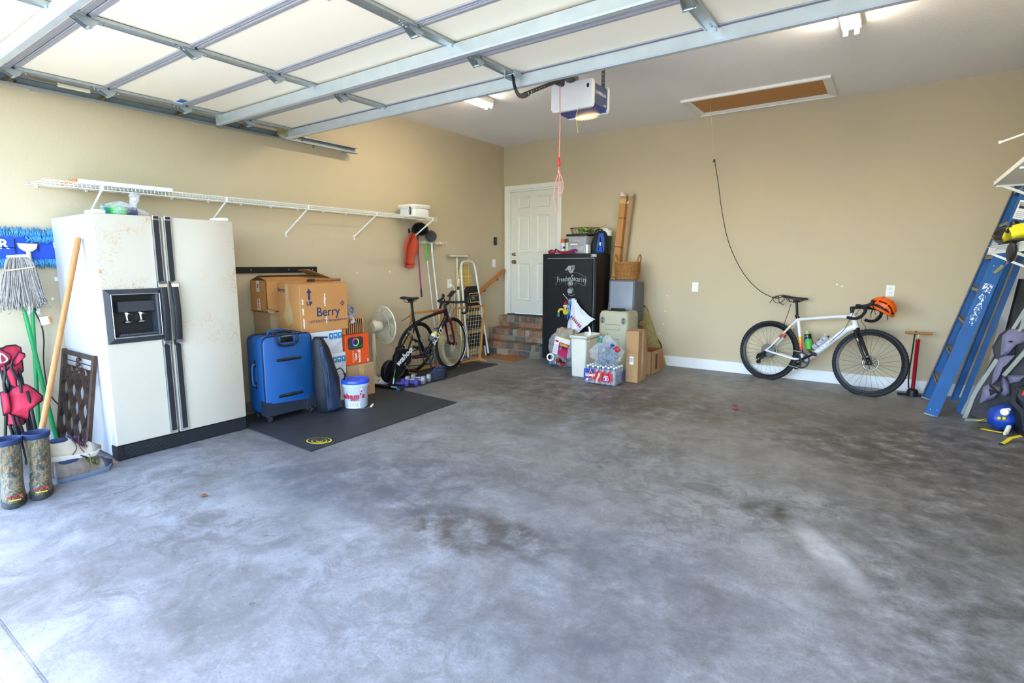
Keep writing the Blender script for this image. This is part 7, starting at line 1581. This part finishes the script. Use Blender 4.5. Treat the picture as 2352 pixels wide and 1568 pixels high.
t = thing('paper_bag', 'crumpled clear bag holding brown cardboard in front of the safe', 'bag', (1.60, -.80, .27))
b = MB(); crumple(b, (0, 0, .12), (.16, .10, .15), 31, .4, 50, 30, fz=lambda q: V((q.x, q.y, min(q.z, .72)))); obj('film', b, M('tan film', '#c9bdb0', .25, 0, .1, alpha=.5), t, smooth=12)
for k, (x, z, a) in enumerate(((-.03, .2, .3), (.04, .17, -.4), (-.05, .1, .9), (.05, .08, .2))): obj('cardboard_piece', MB().box((x, .0, z), (.16, .1, .012), (.3, a, .2*k)), card_d, t)
t = thing('recycling_bag', 'clear bag of boxes and crushed cans between the safe and the cream bin', 'bag', (1.60, -.86, 0))
b = MB(); crumple(b, (0, 0, .2), (.22, .13, .2), 41, .3, 54, 32, fz=lambda q: V((q.x, q.y, max(q.z, -.98)))); obj('film', b, M('crinkled clear film'), t, smooth=12)
t = thing('product_box', 'pink and white product box with yellow edge inside the clear bag by the safe', 'box', (1.615, -.965, .16), R(-12), rot=(R(-6), R(8), R(-14)))
obj('carton', MB().bb(-.13, .13, -.03, .04, 0, .235, .002), M('carton white', '#dfe0e6', .5), t); obj('pink_panel', MB().bb(-.045, .13, -.0315, -.03, .0, .175), M('print magenta', '#b2255f', .5), t); obj('yellow_edge', MB().bb(-.135, -.13, -.03, .04, 0, .235), M('print yellow', '#d6c22e', .5), t); obj('yellow_top', MB().bb(-.13, .13, -.03, .04, .235, .24), M('print yellow'), t)
for z, h, m_ in ((.15, .028, M('print ochre', '#c9a52e', .5)), (.115, .02, black_pl), (.085, .016, redl)): obj('print_line', MB().bb(-.03, .11, -.0325, -.0315, z-h/2, z+h/2), m_, t)
obj('print_oval', MB().ell((-.09, -.0302, .175), (.032, .001, .014), 14, 6), redl, t)
for k in range(5): obj('print_line', MB().bb(-.12, -.06, -.0308, -.03, .03+k*.022, .035+k*.022), grey_ink, t)
can_m = M('can red', '#a3222c', .35, .4); can_s = M('can silver', '#b9bcc2', .3, .8)
for k, (x, y, z, m, lab) in enumerate(((1.60, -.99, .10, can_m, 'red crushed can at the front of the clear bag by the safe'), (1.655, -.985, .055, can_m, 'red crushed can at the bottom of the clear bag by the safe'), (1.66, -.99, .125, can_s, 'silver crushed can in the clear bag by the safe'), (1.53, -.985, .06, can_s, 'silver crushed can at the lower left of the clear bag by the safe'))):
    t = thing('drink_can', lab, 'can', (x, y, z), rot=(R(80+20*k), R(30*k), R(40*k))); obj('can_body', MB().lathe([(0, -.05), (.022, -.05), (.03, -.042), (.025, -.01), (.03, .03), (.024, .046), (0, .046)], n=14), m, t); obj('can_end', MB().torus((0, 0, .047), .021, .002, (0, 0, 1), 16, 4), can_s, t)
t = thing('paper_ring', 'white cardboard tape ring in the clear bag by the safe', 'ring', (1.44, -.94, .12), rot=(R(80), 0, R(25))); obj('ring', MB().lathe([(.034, -.012), (.05, -.012), (.05, .012), (.034, .012), (.034, -.012)], n=28), white_pl, t)
wrapper('crushed_wrapper', 'small crushed bright blue wrapper low in the clear bag by the safe', (1.425, -.91, .05), (.03, .025, .035), M('wrapper azure', '#2f7fd0', .4), 17)
t = thing('ornament', 'small plush ornament in a yellow jumper and red bobble hat hanging from the safe handle', 'ornament', (1.475, -.605, .70))
yp = M('yellow plush', '#d2bf28', .9, 0, .1, 40, .3, 100)
obj('jumper', MB().ell((.0, 0, .0), (.045, .03, .045), 14, 8), yp, t); obj('trousers', MB().ell((.01, 0, -.06), (.03, .025, .035), 12, 7).ell((.035, -.01, -.075), (.02, .018, .02), 10, 6), M('navy plush', '#1f2a55', .9), t)
b = MB(); b.tube(sm([(-.03, -.01, .03), (-.08, -.015, .03), (-.11, -.01, -.01)], 5), .016, 8).tube(sm([(.03, -.01, .03), (.07, -.015, .02), (.085, -.01, -.02)], 5), .016, 8); obj('sleeves', b, yp, t)
obj('head', MB().ell((.005, -.005, .062), (.03, .026, .028), 12, 8), M('cream plush', '#d6c39c', .9), t); obj('hat', MB().lathe([(.032, .0), (.03, .02), (.018, .045), (.006, .06), (0, .062)], (.0, 0, .078), (-.15, 0, 1), 14), M('red plush', '#b32026', .9), t); obj('hat_band', MB().torus((.002, 0, .082), .03, .012, (-.1, 0, 1), 16, 6), M('white plush', '#dcdcdc', .95), t)
obj('hat_bobble', MB().ell((.05, -.01, .07), .018, 8, 6), M('white plush'), t); obj('tag_card', MB().box((-.11, -.005, -.045), (.036, .006, .055), (0, .1, 0), .002), M('tag green', '#3f7a68', .5), t); b = MB(); b.tube(sm([(.0, 0, .14), (.02, .0, .18), (.05, .02, .17)], 4), .0025, 5); obj('hanging_loop', b, M('red webbing'), t)
# ------------------------------------------------------------------ right side: step ladder, shelves, carriers
fib = M('blue fibreglass', '#0a508c', .45, 0, .1, 5, .1, 200); fib_e = M('worn fibreglass edge', '#a07a42', .7, 0, .35, 9, .2, 60); fib_d = fib
al_st = M('dull aluminium tread', '#8b8678', .5, .5, .1, 20, .1, 80)
t = thing('step_ladder', 'tall blue fibreglass step ladder folded and leaning on the right wall', 'ladder', (5.44, -.65, 0))
O = V((5.44, -.65, 0)); LT = 2.9
def railpt(side, z, back=0.):                    # side -1 near the camera
    return V((.025+.245*z, side*(.385-.032*z), z))
def channel(name, a, b_, dep, th, m, inward, par=t):
    """C channel from a to b_: web facing -inward*y, flanges turned inward"""
    d_ = (b_-a).normalized(); u = V((1, 0, -d_.x/d_.z)).normalized(); n_ = V((0, inward, 0)); prof = [(-dep/2, 0), (dep/2, 0), (dep/2, th), (dep/2-.006, th), (dep/2-.006, .006), (-dep/2+.006, .006), (-dep/2+.006, th), (-dep/2, th)]
    mb = MB(); mb.loft([[p+u*x+n_*y for x, y in prof] for p in (a, b_)]); return obj(name, mb, m, par, smooth=0)
rails = {}
for s_ in (-1, 1):
    rails[s_] = channel('front_rail', railpt(s_, .01), railpt(s_, LT), .098, .035, fib, -s_)
    d_ = (railpt(s_, LT)-railpt(s_, 0)).normalized(); u = V((1, 0, -d_.x/d_.z)).normalized()
    if s_ > 0: mb = MB(); mb.loft([[p-u*.0515+V((0, q, 0)) for q in (0., -s_*.035)]+[p-u*.0485+V((0, q, 0)) for q in (-s_*.035, 0.)] for p in (railpt(s_, .03), railpt(s_, LT-.05))]); obj('worn_edge', mb, fib_e, t, smooth=0, label='worn tan edge of the rail')
    mb = MB(); mb.loft([[p+u*x+V((0, y, 0)) for x, y in ((-.05, .003*s_), (.05, .003*s_), (.05, -s_*.045), (-.05, -s_*.045))] for p in (V((railpt(s_, 0).x, railpt(s_, 0).y, 0)), railpt(s_, .012))]); obj('foot', mb, M('ladder foot grey', '#8e8e88', .6), t, smooth=0)
    ba = V((.235, s_*(.40 if s_ > 0 else .15), 0.012)); bt = V((.235+.2*2.6, s_*.26+.06, 2.6))
    channel('rear_leg', ba, bt, .056 if s_ > 0 else .042, .022, fib, -s_)
    mb = MB(); mb.loft(strip([railpt(s_, 1.27)+V((.0, s_*.004, 0)), V((.30+.2*1.62, s_*.3, 1.62))], .022, .005, (0, 1, 0))); obj('spreader', mb, M('spreader tan', '#a08b54', .5, .4), t)
for k in range(9):
    z = .285+k*.2845; a, b_ = railpt(-1, z), railpt(1, z); w0 = a.y+.006; w1 = b_.y-.006; xx = a.x
    mb = MB(); mb.bb(xx-.043, xx+.04, w0, w1, z-.004, z).bb(xx-.043, xx-.039, w0, w1, z-.032, z).bb(xx+.036, xx+.04, w0, w1, z-.025, z)
    for q in range(5): mb.bb(xx-.035+q*.016, xx-.03+q*.016, w0, w1, z, z+.0025)
    st_ = obj('step', mb, al_st, t, smooth=0)
    if k < 4:
        mb = MB()
        for s_ in (-1, 1): yy = (w0 if s_ < 0 else w1); mb.cyl((xx-.0, yy-s_*.16, z-.005), (xx-.02, yy-s_*.012, z-.13), .004, n=6)
        obj('step_brace', mb, al_st, st_)
mb = MB(); mb.bb(-.06, .14, -.2, .2, -.02, .06, .01); obj('ladder_top', mb, M('ladder top blue', '#0a508c', .5), t, loc=railpt(0, LT+.0)*1.0)
def on_near(z, x, w_, h, m, name, jag=0., seed=1):
    a = railpt(-1, z); d_ = (railpt(-1, 2)-railpt(-1, 1)).normalized(); u = V((1, 0, -d_.x/d_.z)).normalized(); nn = V((0, -.0012, 0))
    if not jag: poly = [(-w_/2, -h/2), (w_/2, -h/2), (w_/2, h/2), (-w_/2, h/2)]
    else: poly = [(w_/2*(1+jag*nz((k*1.3, seed, 0)))*math.cos(2*PI*k/22), h/2*(1+jag*nz((k*2.1, seed, 5)))*math.sin(2*PI*k/22)) for k in range(22)]
    mb = MB(); mb.prism(poly, a+u*x+nn, u, d_, -.0008 if False else .0008); return obj(name, mb, m, t, smooth=0)
wl = bpy.data.materials.new('flaking white sticker'); g = G(wl); nn_ = g.noise(g.coord(), 55, 3, .7); g.color(g.ramp(nn_, [(.47, '#d9dcdf'), (.5, '#0a508c')])); g.b.inputs['Roughness'].default_value = .6
on_near(1.145, .0, .06, .075, wl, 'worn_sticker'); on_near(1.06, -.005, .045, .07, wl, 'worn_sticker', .5, 2); on_near(.92, .0, .05, .2, wl, 'worn_sticker', .45, 6)
on_near(1.78, .0, .07, .15, M('sticker white'), 'caution_label'); on_near(1.825, .0, .058, .03, M('sticker red', '#c04038', .5), 'caution_band'); on_near(1.80, .0, .05, .022, black_pl, 'caution_band')
for q in range(4): on_near(1.765-q*.014, .0, .055, .004, M('sticker grey print', '#83878c', .5), 'caution_print')
a = railpt(1, 1.49); mb = MB(); d_ = (railpt(1, 2)-railpt(1, 1)).normalized(); u = V((1, 0, -d_.x/d_.z)).normalized(); mb.prism([(-.036, -.09), (.036, -.09), (.036, .09), (-.036, .09)], a+V((0, -.0075, 0)), u, d_, .001); obj('inner_label', mb, M('aged label', '#b9bcc4', .6), t, smooth=0)
for z in (.06, 1.33): 
    for x in (-.02, .025): mb = MB(); p = railpt(-1, z); mb.cyl(p+V((x, 0, 0)), p+V((x, -.003, 0)), .004, n=10); obj('rivet', mb, galv, t)

# upper white board shelf on braces
t = thing('board_shelf', 'thick white board shelf on braces high on the right wall', 'shelf', (RW, -3.5, 1.91))
mel = M('white melamine', '#d9d6cb', .45, 0, .02)
obj('shelf_board', MB().bb(-.51, -.002, -1.5, 1.53, -.03, .0, .002), mel, t)
obj('wall_cleat', MB().bb(-.02, -.001, -1.5, 1.53, -.09, -.03), mel, t)
for y in (1.49, .6, -.4): mb = MB(); mb.loft(strip([(-.47, y, -.034), (-.008, y, -.27)], .016, .012, (0, 1, 0))); mb.bb(-.5, -.01, y-.008, y+.008, -.042, -.031); obj('brace', mb, wire_w, t)
t = thing('shelf_bracket', 'thin white metal arm sticking out above the white board shelf', 'bracket', (RW, -2.15, 2.2))
obj('arm', MB().cyl((-.52, 0, -.06), (0, 0, .12), .006, n=8).ell((-.52, 0, -.06), .010, 8, 6), wire_w, t); obj('wall_plate', MB().bb(-.006, -.0005, -.012, .012, .09, .15), wire_w, t)
wire_shelf('white wire shelf with bags on it below the board shelf on the right wall', RW, -1, -4.6, -1.62, 1.465, .46, (-1.66, -2.6, -3.5), lip=.045, drop=.26)
# things on the wire shelf
t = thing('black_bag', 'crumpled black plastic bag at the end of the wire shelf on the right wall', 'bag', (5.82, -1.84, 1.472))
mb = MB(); crumple(mb, (0, 0, .075), (.17, .15, .075), 51, .25, 26, 16, fz=lambda q: V((q.x, q.y, max(q.z, -.95)))); obj('bag_body', mb, M('black bin liner', '#17171a', .3, 0, .1), t, smooth=50); obj('knot', MB().ell((-.06, -.02, .15), (.03, .03, .03), 10, 6), M('black bin liner'), t)
t = thing('life_vest', 'bright yellow vest lying over the black bag on the wire shelf', 'vest', (5.80, -2.5, 1.475))
ylw = M('safety yellow', '#d8c414', .6, 0, .05)
mb = MB(); mb.grid(lambda u, v: V((-.15+.32*v, .15-.34*u-.06*v*u, .02+.11*(1-u)*0+.09*v+.06*math.sin(u*3.0)+.02*nz((u*4, v*4, 3)))), 14, 12); obj('front_panel', mb, ylw, t, smooth=60, mods=[solid(.03)]); mb = MB(); mb.tube(sm([(-.13, .05, .1), (-.15, .0, .07), (-.145, -.07, .09)], 5), .012, 6); obj('buckle_strap', mb, black_pl, t)
t = thing('black_pouch', 'black pouch hanging over the front lip of the wire shelf under the yellow vest', 'pouch', (5.64, -2.82, 1.385)); mb = MB(); mb.ell((0, 0, .03), (.02, .12, .06), 16, 8); obj('pouch_body', mb, bk, t); obj('pouch_flap', MB().ell((.03, 0, .095), (.05, .12, .012), 14, 6), bk, t)
t = thing('clear_pack', 'clear zip pack standing behind the yellow vest on the wire shelf', 'pack', (5.90, -2.36, 1.472)); obj('pack_film', MB().box((0, 0, .14), (.05, .14, .27), (0, R(6), 0), .012), clear_m, t); obj('pack_contents', MB().box((0, 0, .09), (.03, .1, .13), (0, R(6), 0), .008), M('contents grey'), t)
t = thing('orange_case', 'orange red case standing behind the yellow vest beside the clear pack', 'case', (5.9, -2.64, 1.472)); obj('case_body', MB().box((0, 0, .13), (.1, .12, .25), (0, R(10), 0), .015), M('case orange red', '#c1472a', .5), t); obj('case_handle', MB().tube(sm([(0.02, -.04, .25), (.03, -.04, .29), (.03, .04, .29), (.02, .04, .25)], 4), .008, 6), black_pl, t)

# large white frame leaning on the wall
t = thing('screen_door', 'large white framed screen panel leaning on the right wall behind the child carrier', 'screen door', (5.915, -.62, 0), rot=(0, R(6), R(17.5)))
frm = M('lilac white paint', '#c9c8cf', .5, 0, .03)
for y0, y1 in ((.09, .21), (-.21, -.12)): obj('frame_stile', MB().bb(-.015, .015, y0, y1, 0, 1.33, .004), frm, t)
for z0, z1 in ((0, .11), (1.22, 1.33)): obj('frame_rail', MB().bb(-.015, .015, -.12, .09, z0, z1, .004), frm, t)
obj('dark_panel', MB().bb(.002, .008, -.12, .09, .11, 1.22), M('smoke screen', '#45474a', .6, 0, .35, 6), t)
obj('black_gasket', MB().bb(-.01, .0, .075, .09, .11, 1.22), black_pl, t)
# brown board behind the ladder
t = thing('brown_board', 'brown board leaning on the right wall behind the blue ladder', 'board', (5.97, -.26, 0), rot=(0, R(7), 0)); obj('board', MB().bb(-.01, .01, -.13, .16, 0, .72, .002), M('brown hardboard', '#6b4a30', .7, 0, .2, 6), t); obj('board_edge', MB().bb(-.012, .012, -.135, -.128, 0, .72), M('brown edge', '#8a6240', .7), t)
t = thing('white_jug', 'small white bottle on the floor behind the blue ladder legs', 'bottle', (5.80, -.50, 0)); obj('jug_body', MB().lathe([(0, 0), (.035, .002), (.04, .02), (.04, .09), (.018, .13), (.016, .145)], n=16), white_pl, t); obj('cap', MB().lathe([(.019, .143), (.019, .165), (0, .167)], n=12), M('cap white', '#dcdcd8', .4), t)

# child carriers
lav = M('lavender grey fabric', '#74708a', .85, 0, .1, 20, .2, 150); chn = M('charcoal fabric', '#3d3b40', .85, 0, .15, 20, .2, 150); flat_al = M('brushed alloy bar', '#9c9f97', .4, .7)
t = thing('child_carrier', 'lavender and charcoal child carrier with alloy bars leaning on the wall beside the ladder', 'carrier', (0, 0, 0))
def flatbar(nm, pts, y0, y1, w_=.03):
    mb = MB(); mb.loft(strip(sm([(x, y0+(y1-y0)*i/max(1, len(pts)-1), z) for i, (x, z) in enumerate(pts)], 5), w_, .014, (0, 1, 0))); return obj(nm, mb, flat_al, t)
flatbar('frame_bar', [(5.70, .01), (5.722, .10), (5.755, .26), (5.865, .55)], -1.0, -1.0); flatbar('frame_bar', [(5.70, .01), (5.722, .10), (5.78, .28), (5.88, .55), (5.93, .72)], -.85, -.85)
flatbar('frame_bar', [(5.915, .42), (6.025, .635), (6.06, .72)], -1.03, -1.03); flatbar('upper_bar', [(5.94, .80), (6.0, .97), (6.05, 1.1)], -.97, -.97, .024); flatbar('upper_bar', [(5.97, .80), (6.03, .97), (6.07, 1.08)], -1.05, -1.05, .02)
flatbar('kickstand', [(5.70, .008), (5.82, .02), (5.98, .03)], -1.05, -1.02, .022)
obj('shell', MB().prism([(5.84, .633), (5.859, .562), (5.766, .247), (5.736, .05), (5.80, .02), (6.02, .04), (6.07, .40), (6.06, .80), (5.93, .81), (5.877, .748)], (0, -.86, 0), (1, 0, 0), (0, 0, 1), .14), chn, t, smooth=0)
pd = lambda nm, pts, y, th, m, sd: patch(nm, pts, (0, y, 0), (1, 0, 0), (0, 0, 1), th, m, t, sd, .018)
pd('sun_hood', [(5.878, .753), (5.919, .807), (6.001, .817), (6.055, .764), (6.03, .708), (5.978, .682), (5.923, .59), (5.883, .578), (5.88, .673)], -1.0, .06, lav, 1)
pd('shoulder_strap', [(5.876, .564), (5.921, .588), (5.972, .601), (5.963, .577), (5.898, .518), (5.88, .396), (5.872, .354), (5.85, .335), (5.848, .424)], -1.02, .045, lav, 2)
pd('hip_pad', [(5.798, .304), (5.832, .333), (5.905, .262), (5.874, .208), (5.788, .154)], -1.01, .05, lav, 3); pd('hip_pocket', [(5.829, .300), (5.875, .284), (5.843, .232)], -1.055, .012, M('black mesh', '#222125', .8), 4)
pd('seat_side', [(5.906, .439), (5.961, .358), (5.976, .263), (5.943, .239), (5.917, .255)], -1.01, .055, lav, 5); pd('seat_front', [(5.938, .425), (6.053, .435), (6.024, .372), (5.962, .356)], -1.01, .05, lav, 6)
pd('belt_pad', [(5.836, .337), (5.908, .33), (5.919, .276), (5.889, .279)], -1.02, .05, M('taupe webbing', '#57534f', .8), 7); pd('mesh_panel', [(5.918, .595), (5.972, .686), (5.969, .6)], -1.02, .045, M('black mesh'), 8)
mb = MB(); mb.ell((5.925, -1.075, .715), (.014, .008, .008), 10, 6); obj('buckle', mb, black_pl, t)
t = thing('blue_bag', 'royal blue bag with a white toggle and yellow tabs on the floor', 'bag', (5.90, -1.22, 0))
mb = MB(); crumple(mb, (.02, 0, .105), (.10, .11, .105), 61, .16, 26, 16, fz=lambda q: V((q.x, q.y, max(q.z, -.98)))); obj('bag_body', mb, M('royal blue vinyl', '#173f9c', .4, 0, .08), t, smooth=60)
mb = MB(); mb.lathe([(0, -.012), (.026, -.01), (.03, 0), (.026, .01), (.012, .014), (0, .012)], (.01, -.115, .175), (-.5, -1, .3), 16); mb.box((.03, -.10, .195), (.03, .02, .025), None, .006); obj('toggle', mb, white_pl, t)
for x, z in ((-.02, .12), (.01, .125)): obj('yellow_tab', MB().ell((x, -.125, z), (.013, .012, .014), 10, 6), ylw, t)
t = thing('white_buckle', 'pale plastic buckle on the floor between the blue bag and the black backpack', 'buckle', (5.93, -1.40, .002)); mb = MB(); mb.box((0, 0, .045), (.03, .03, .085), (0, R(14), 0), .01); obj('buckle_body', mb, cream, t); obj('buckle_tongue', MB().box((-.015, -.02, .02), (.022, .02, .03), None, .006), cream, t)
t = thing('black_backpack', 'black backpack with an orange flash slumped at the right edge', 'backpack', (6.0, -1.30, 0))
patch('pack_front', [(-.065, .357), (-.054, .39), (.04, .42), (.09, .40), (.09, .0), (.0, .0), (-.0, .21), (-.033, .28)], (0, -.06, 0), (1, 0, 0), (0, 0, 1), .06, M('midnight nylon', '#14161f', .6), t, 3, .02)
mb = MB(); crumple(mb, (.03, .04, .20), (.07, .10, .20), 71, .14, 28, 18, fz=lambda q: V((q.x, q.y, max(q.z, -.98)))); obj('pack_body', mb, bk, t, smooth=60)
patch('orange_flash', [(-.02, .33), (.005, .425), (.05, .43), (.05, .34)], (0, -.11, 0), (1, 0, 0), (0, 0, 1), .025, M('flash orange', '#dc4a1c', .6), t, 5, .008)
mb = MB(); mb.loft(strip(sm([(-.055, -.10, .37), (-.06, -.11, .28), (.0, -.12, .2), (.03, -.12, .06)], 6), .03, .006, (0, 1, 0))); obj('shoulder_strap', mb, bk, t)
for nm, lab, pts in (('yellow_strap', 'yellow strap with a black tip curling on the floor at the right edge', [(5.86, -1.72, .006), (5.895, -1.665, .02), (5.93, -1.60, .035), (5.99, -1.55, .05)]), ('yellow_strap', 'thin yellow strap lying on the floor in front of the royal blue bag', [(5.78, -1.28, .004), (5.85, -1.32, .006), (5.91, -1.36, .012)]), ('yellow_strap', 'short yellow strap end lying between the carrier and the blue bag', [(5.77, -1.02, .005), (5.80, -1.07, .02), (5.83, -1.10, .05)])):
    o_ = V(pts[0]); t = thing(nm, lab, 'strap', o_, group='yellow straps'); mb = MB(); mb.loft(strip(sm([V(p)-o_ for p in pts], 6), .026, .005, (0, 0, 1))); obj('webbing', mb, ylw, t); obj('strap_tip', MB().ell((0, 0, .002), (.018, .018, .005), 8, 5), black_pl, t)

# ------------------------------------------------------------------ leaves on the floor
lf = M('dry leaf', '#7a4a28', .8, 0, .3, 30)
for x, y, s_, a, lab in ((3.985, -1.81, .07, .4, 'larger dry brown leaf on the concrete floor in front of the white bike'), (3.94, -1.66, .05, 1.7, 'smaller dry brown leaf just behind the larger one in front of the white bike'), (1.897, -5.621, .045, 2.2, 'dry brown leaf alone on the floor in front of the fridge'), (4.60, -.72, .035, .9, 'tiny pale green leaf on the floor beside the white bike front tyre')):
    t = thing('leaf', lab, 'leaf', (x, y, .001), a, group='dry leaves on the floor')
    mb = MB(); outl = [(0, -.5), (.25, -.42), (.2, -.2), (.5, -.1), (.28, .1), (.38, .35), (.12, .3), (0, .55), (-.14, .3), (-.4, .3), (-.28, .08), (-.5, -.12), (-.2, -.2), (-.22, -.42)]
    mb.add([V((0, 0, .012*s_/.05))]+[V((p*s_, q*s_, .004+.012*abs(nz((p*3, q*3, x))))) for p, q in outl], [(0, i+1, (i+1) % len(outl)+1) for i in range(len(outl))]); obj('blade', mb, lf if s_ > .04 else M('pale green leaf', '#7d9a4a', .8), t, smooth=0, mods=[solid(.001)]); obj('stalk', MB().cyl((0, -.5*s_, .003), (.1*s_, -.9*s_, .003), .001, n=4), lf, t)
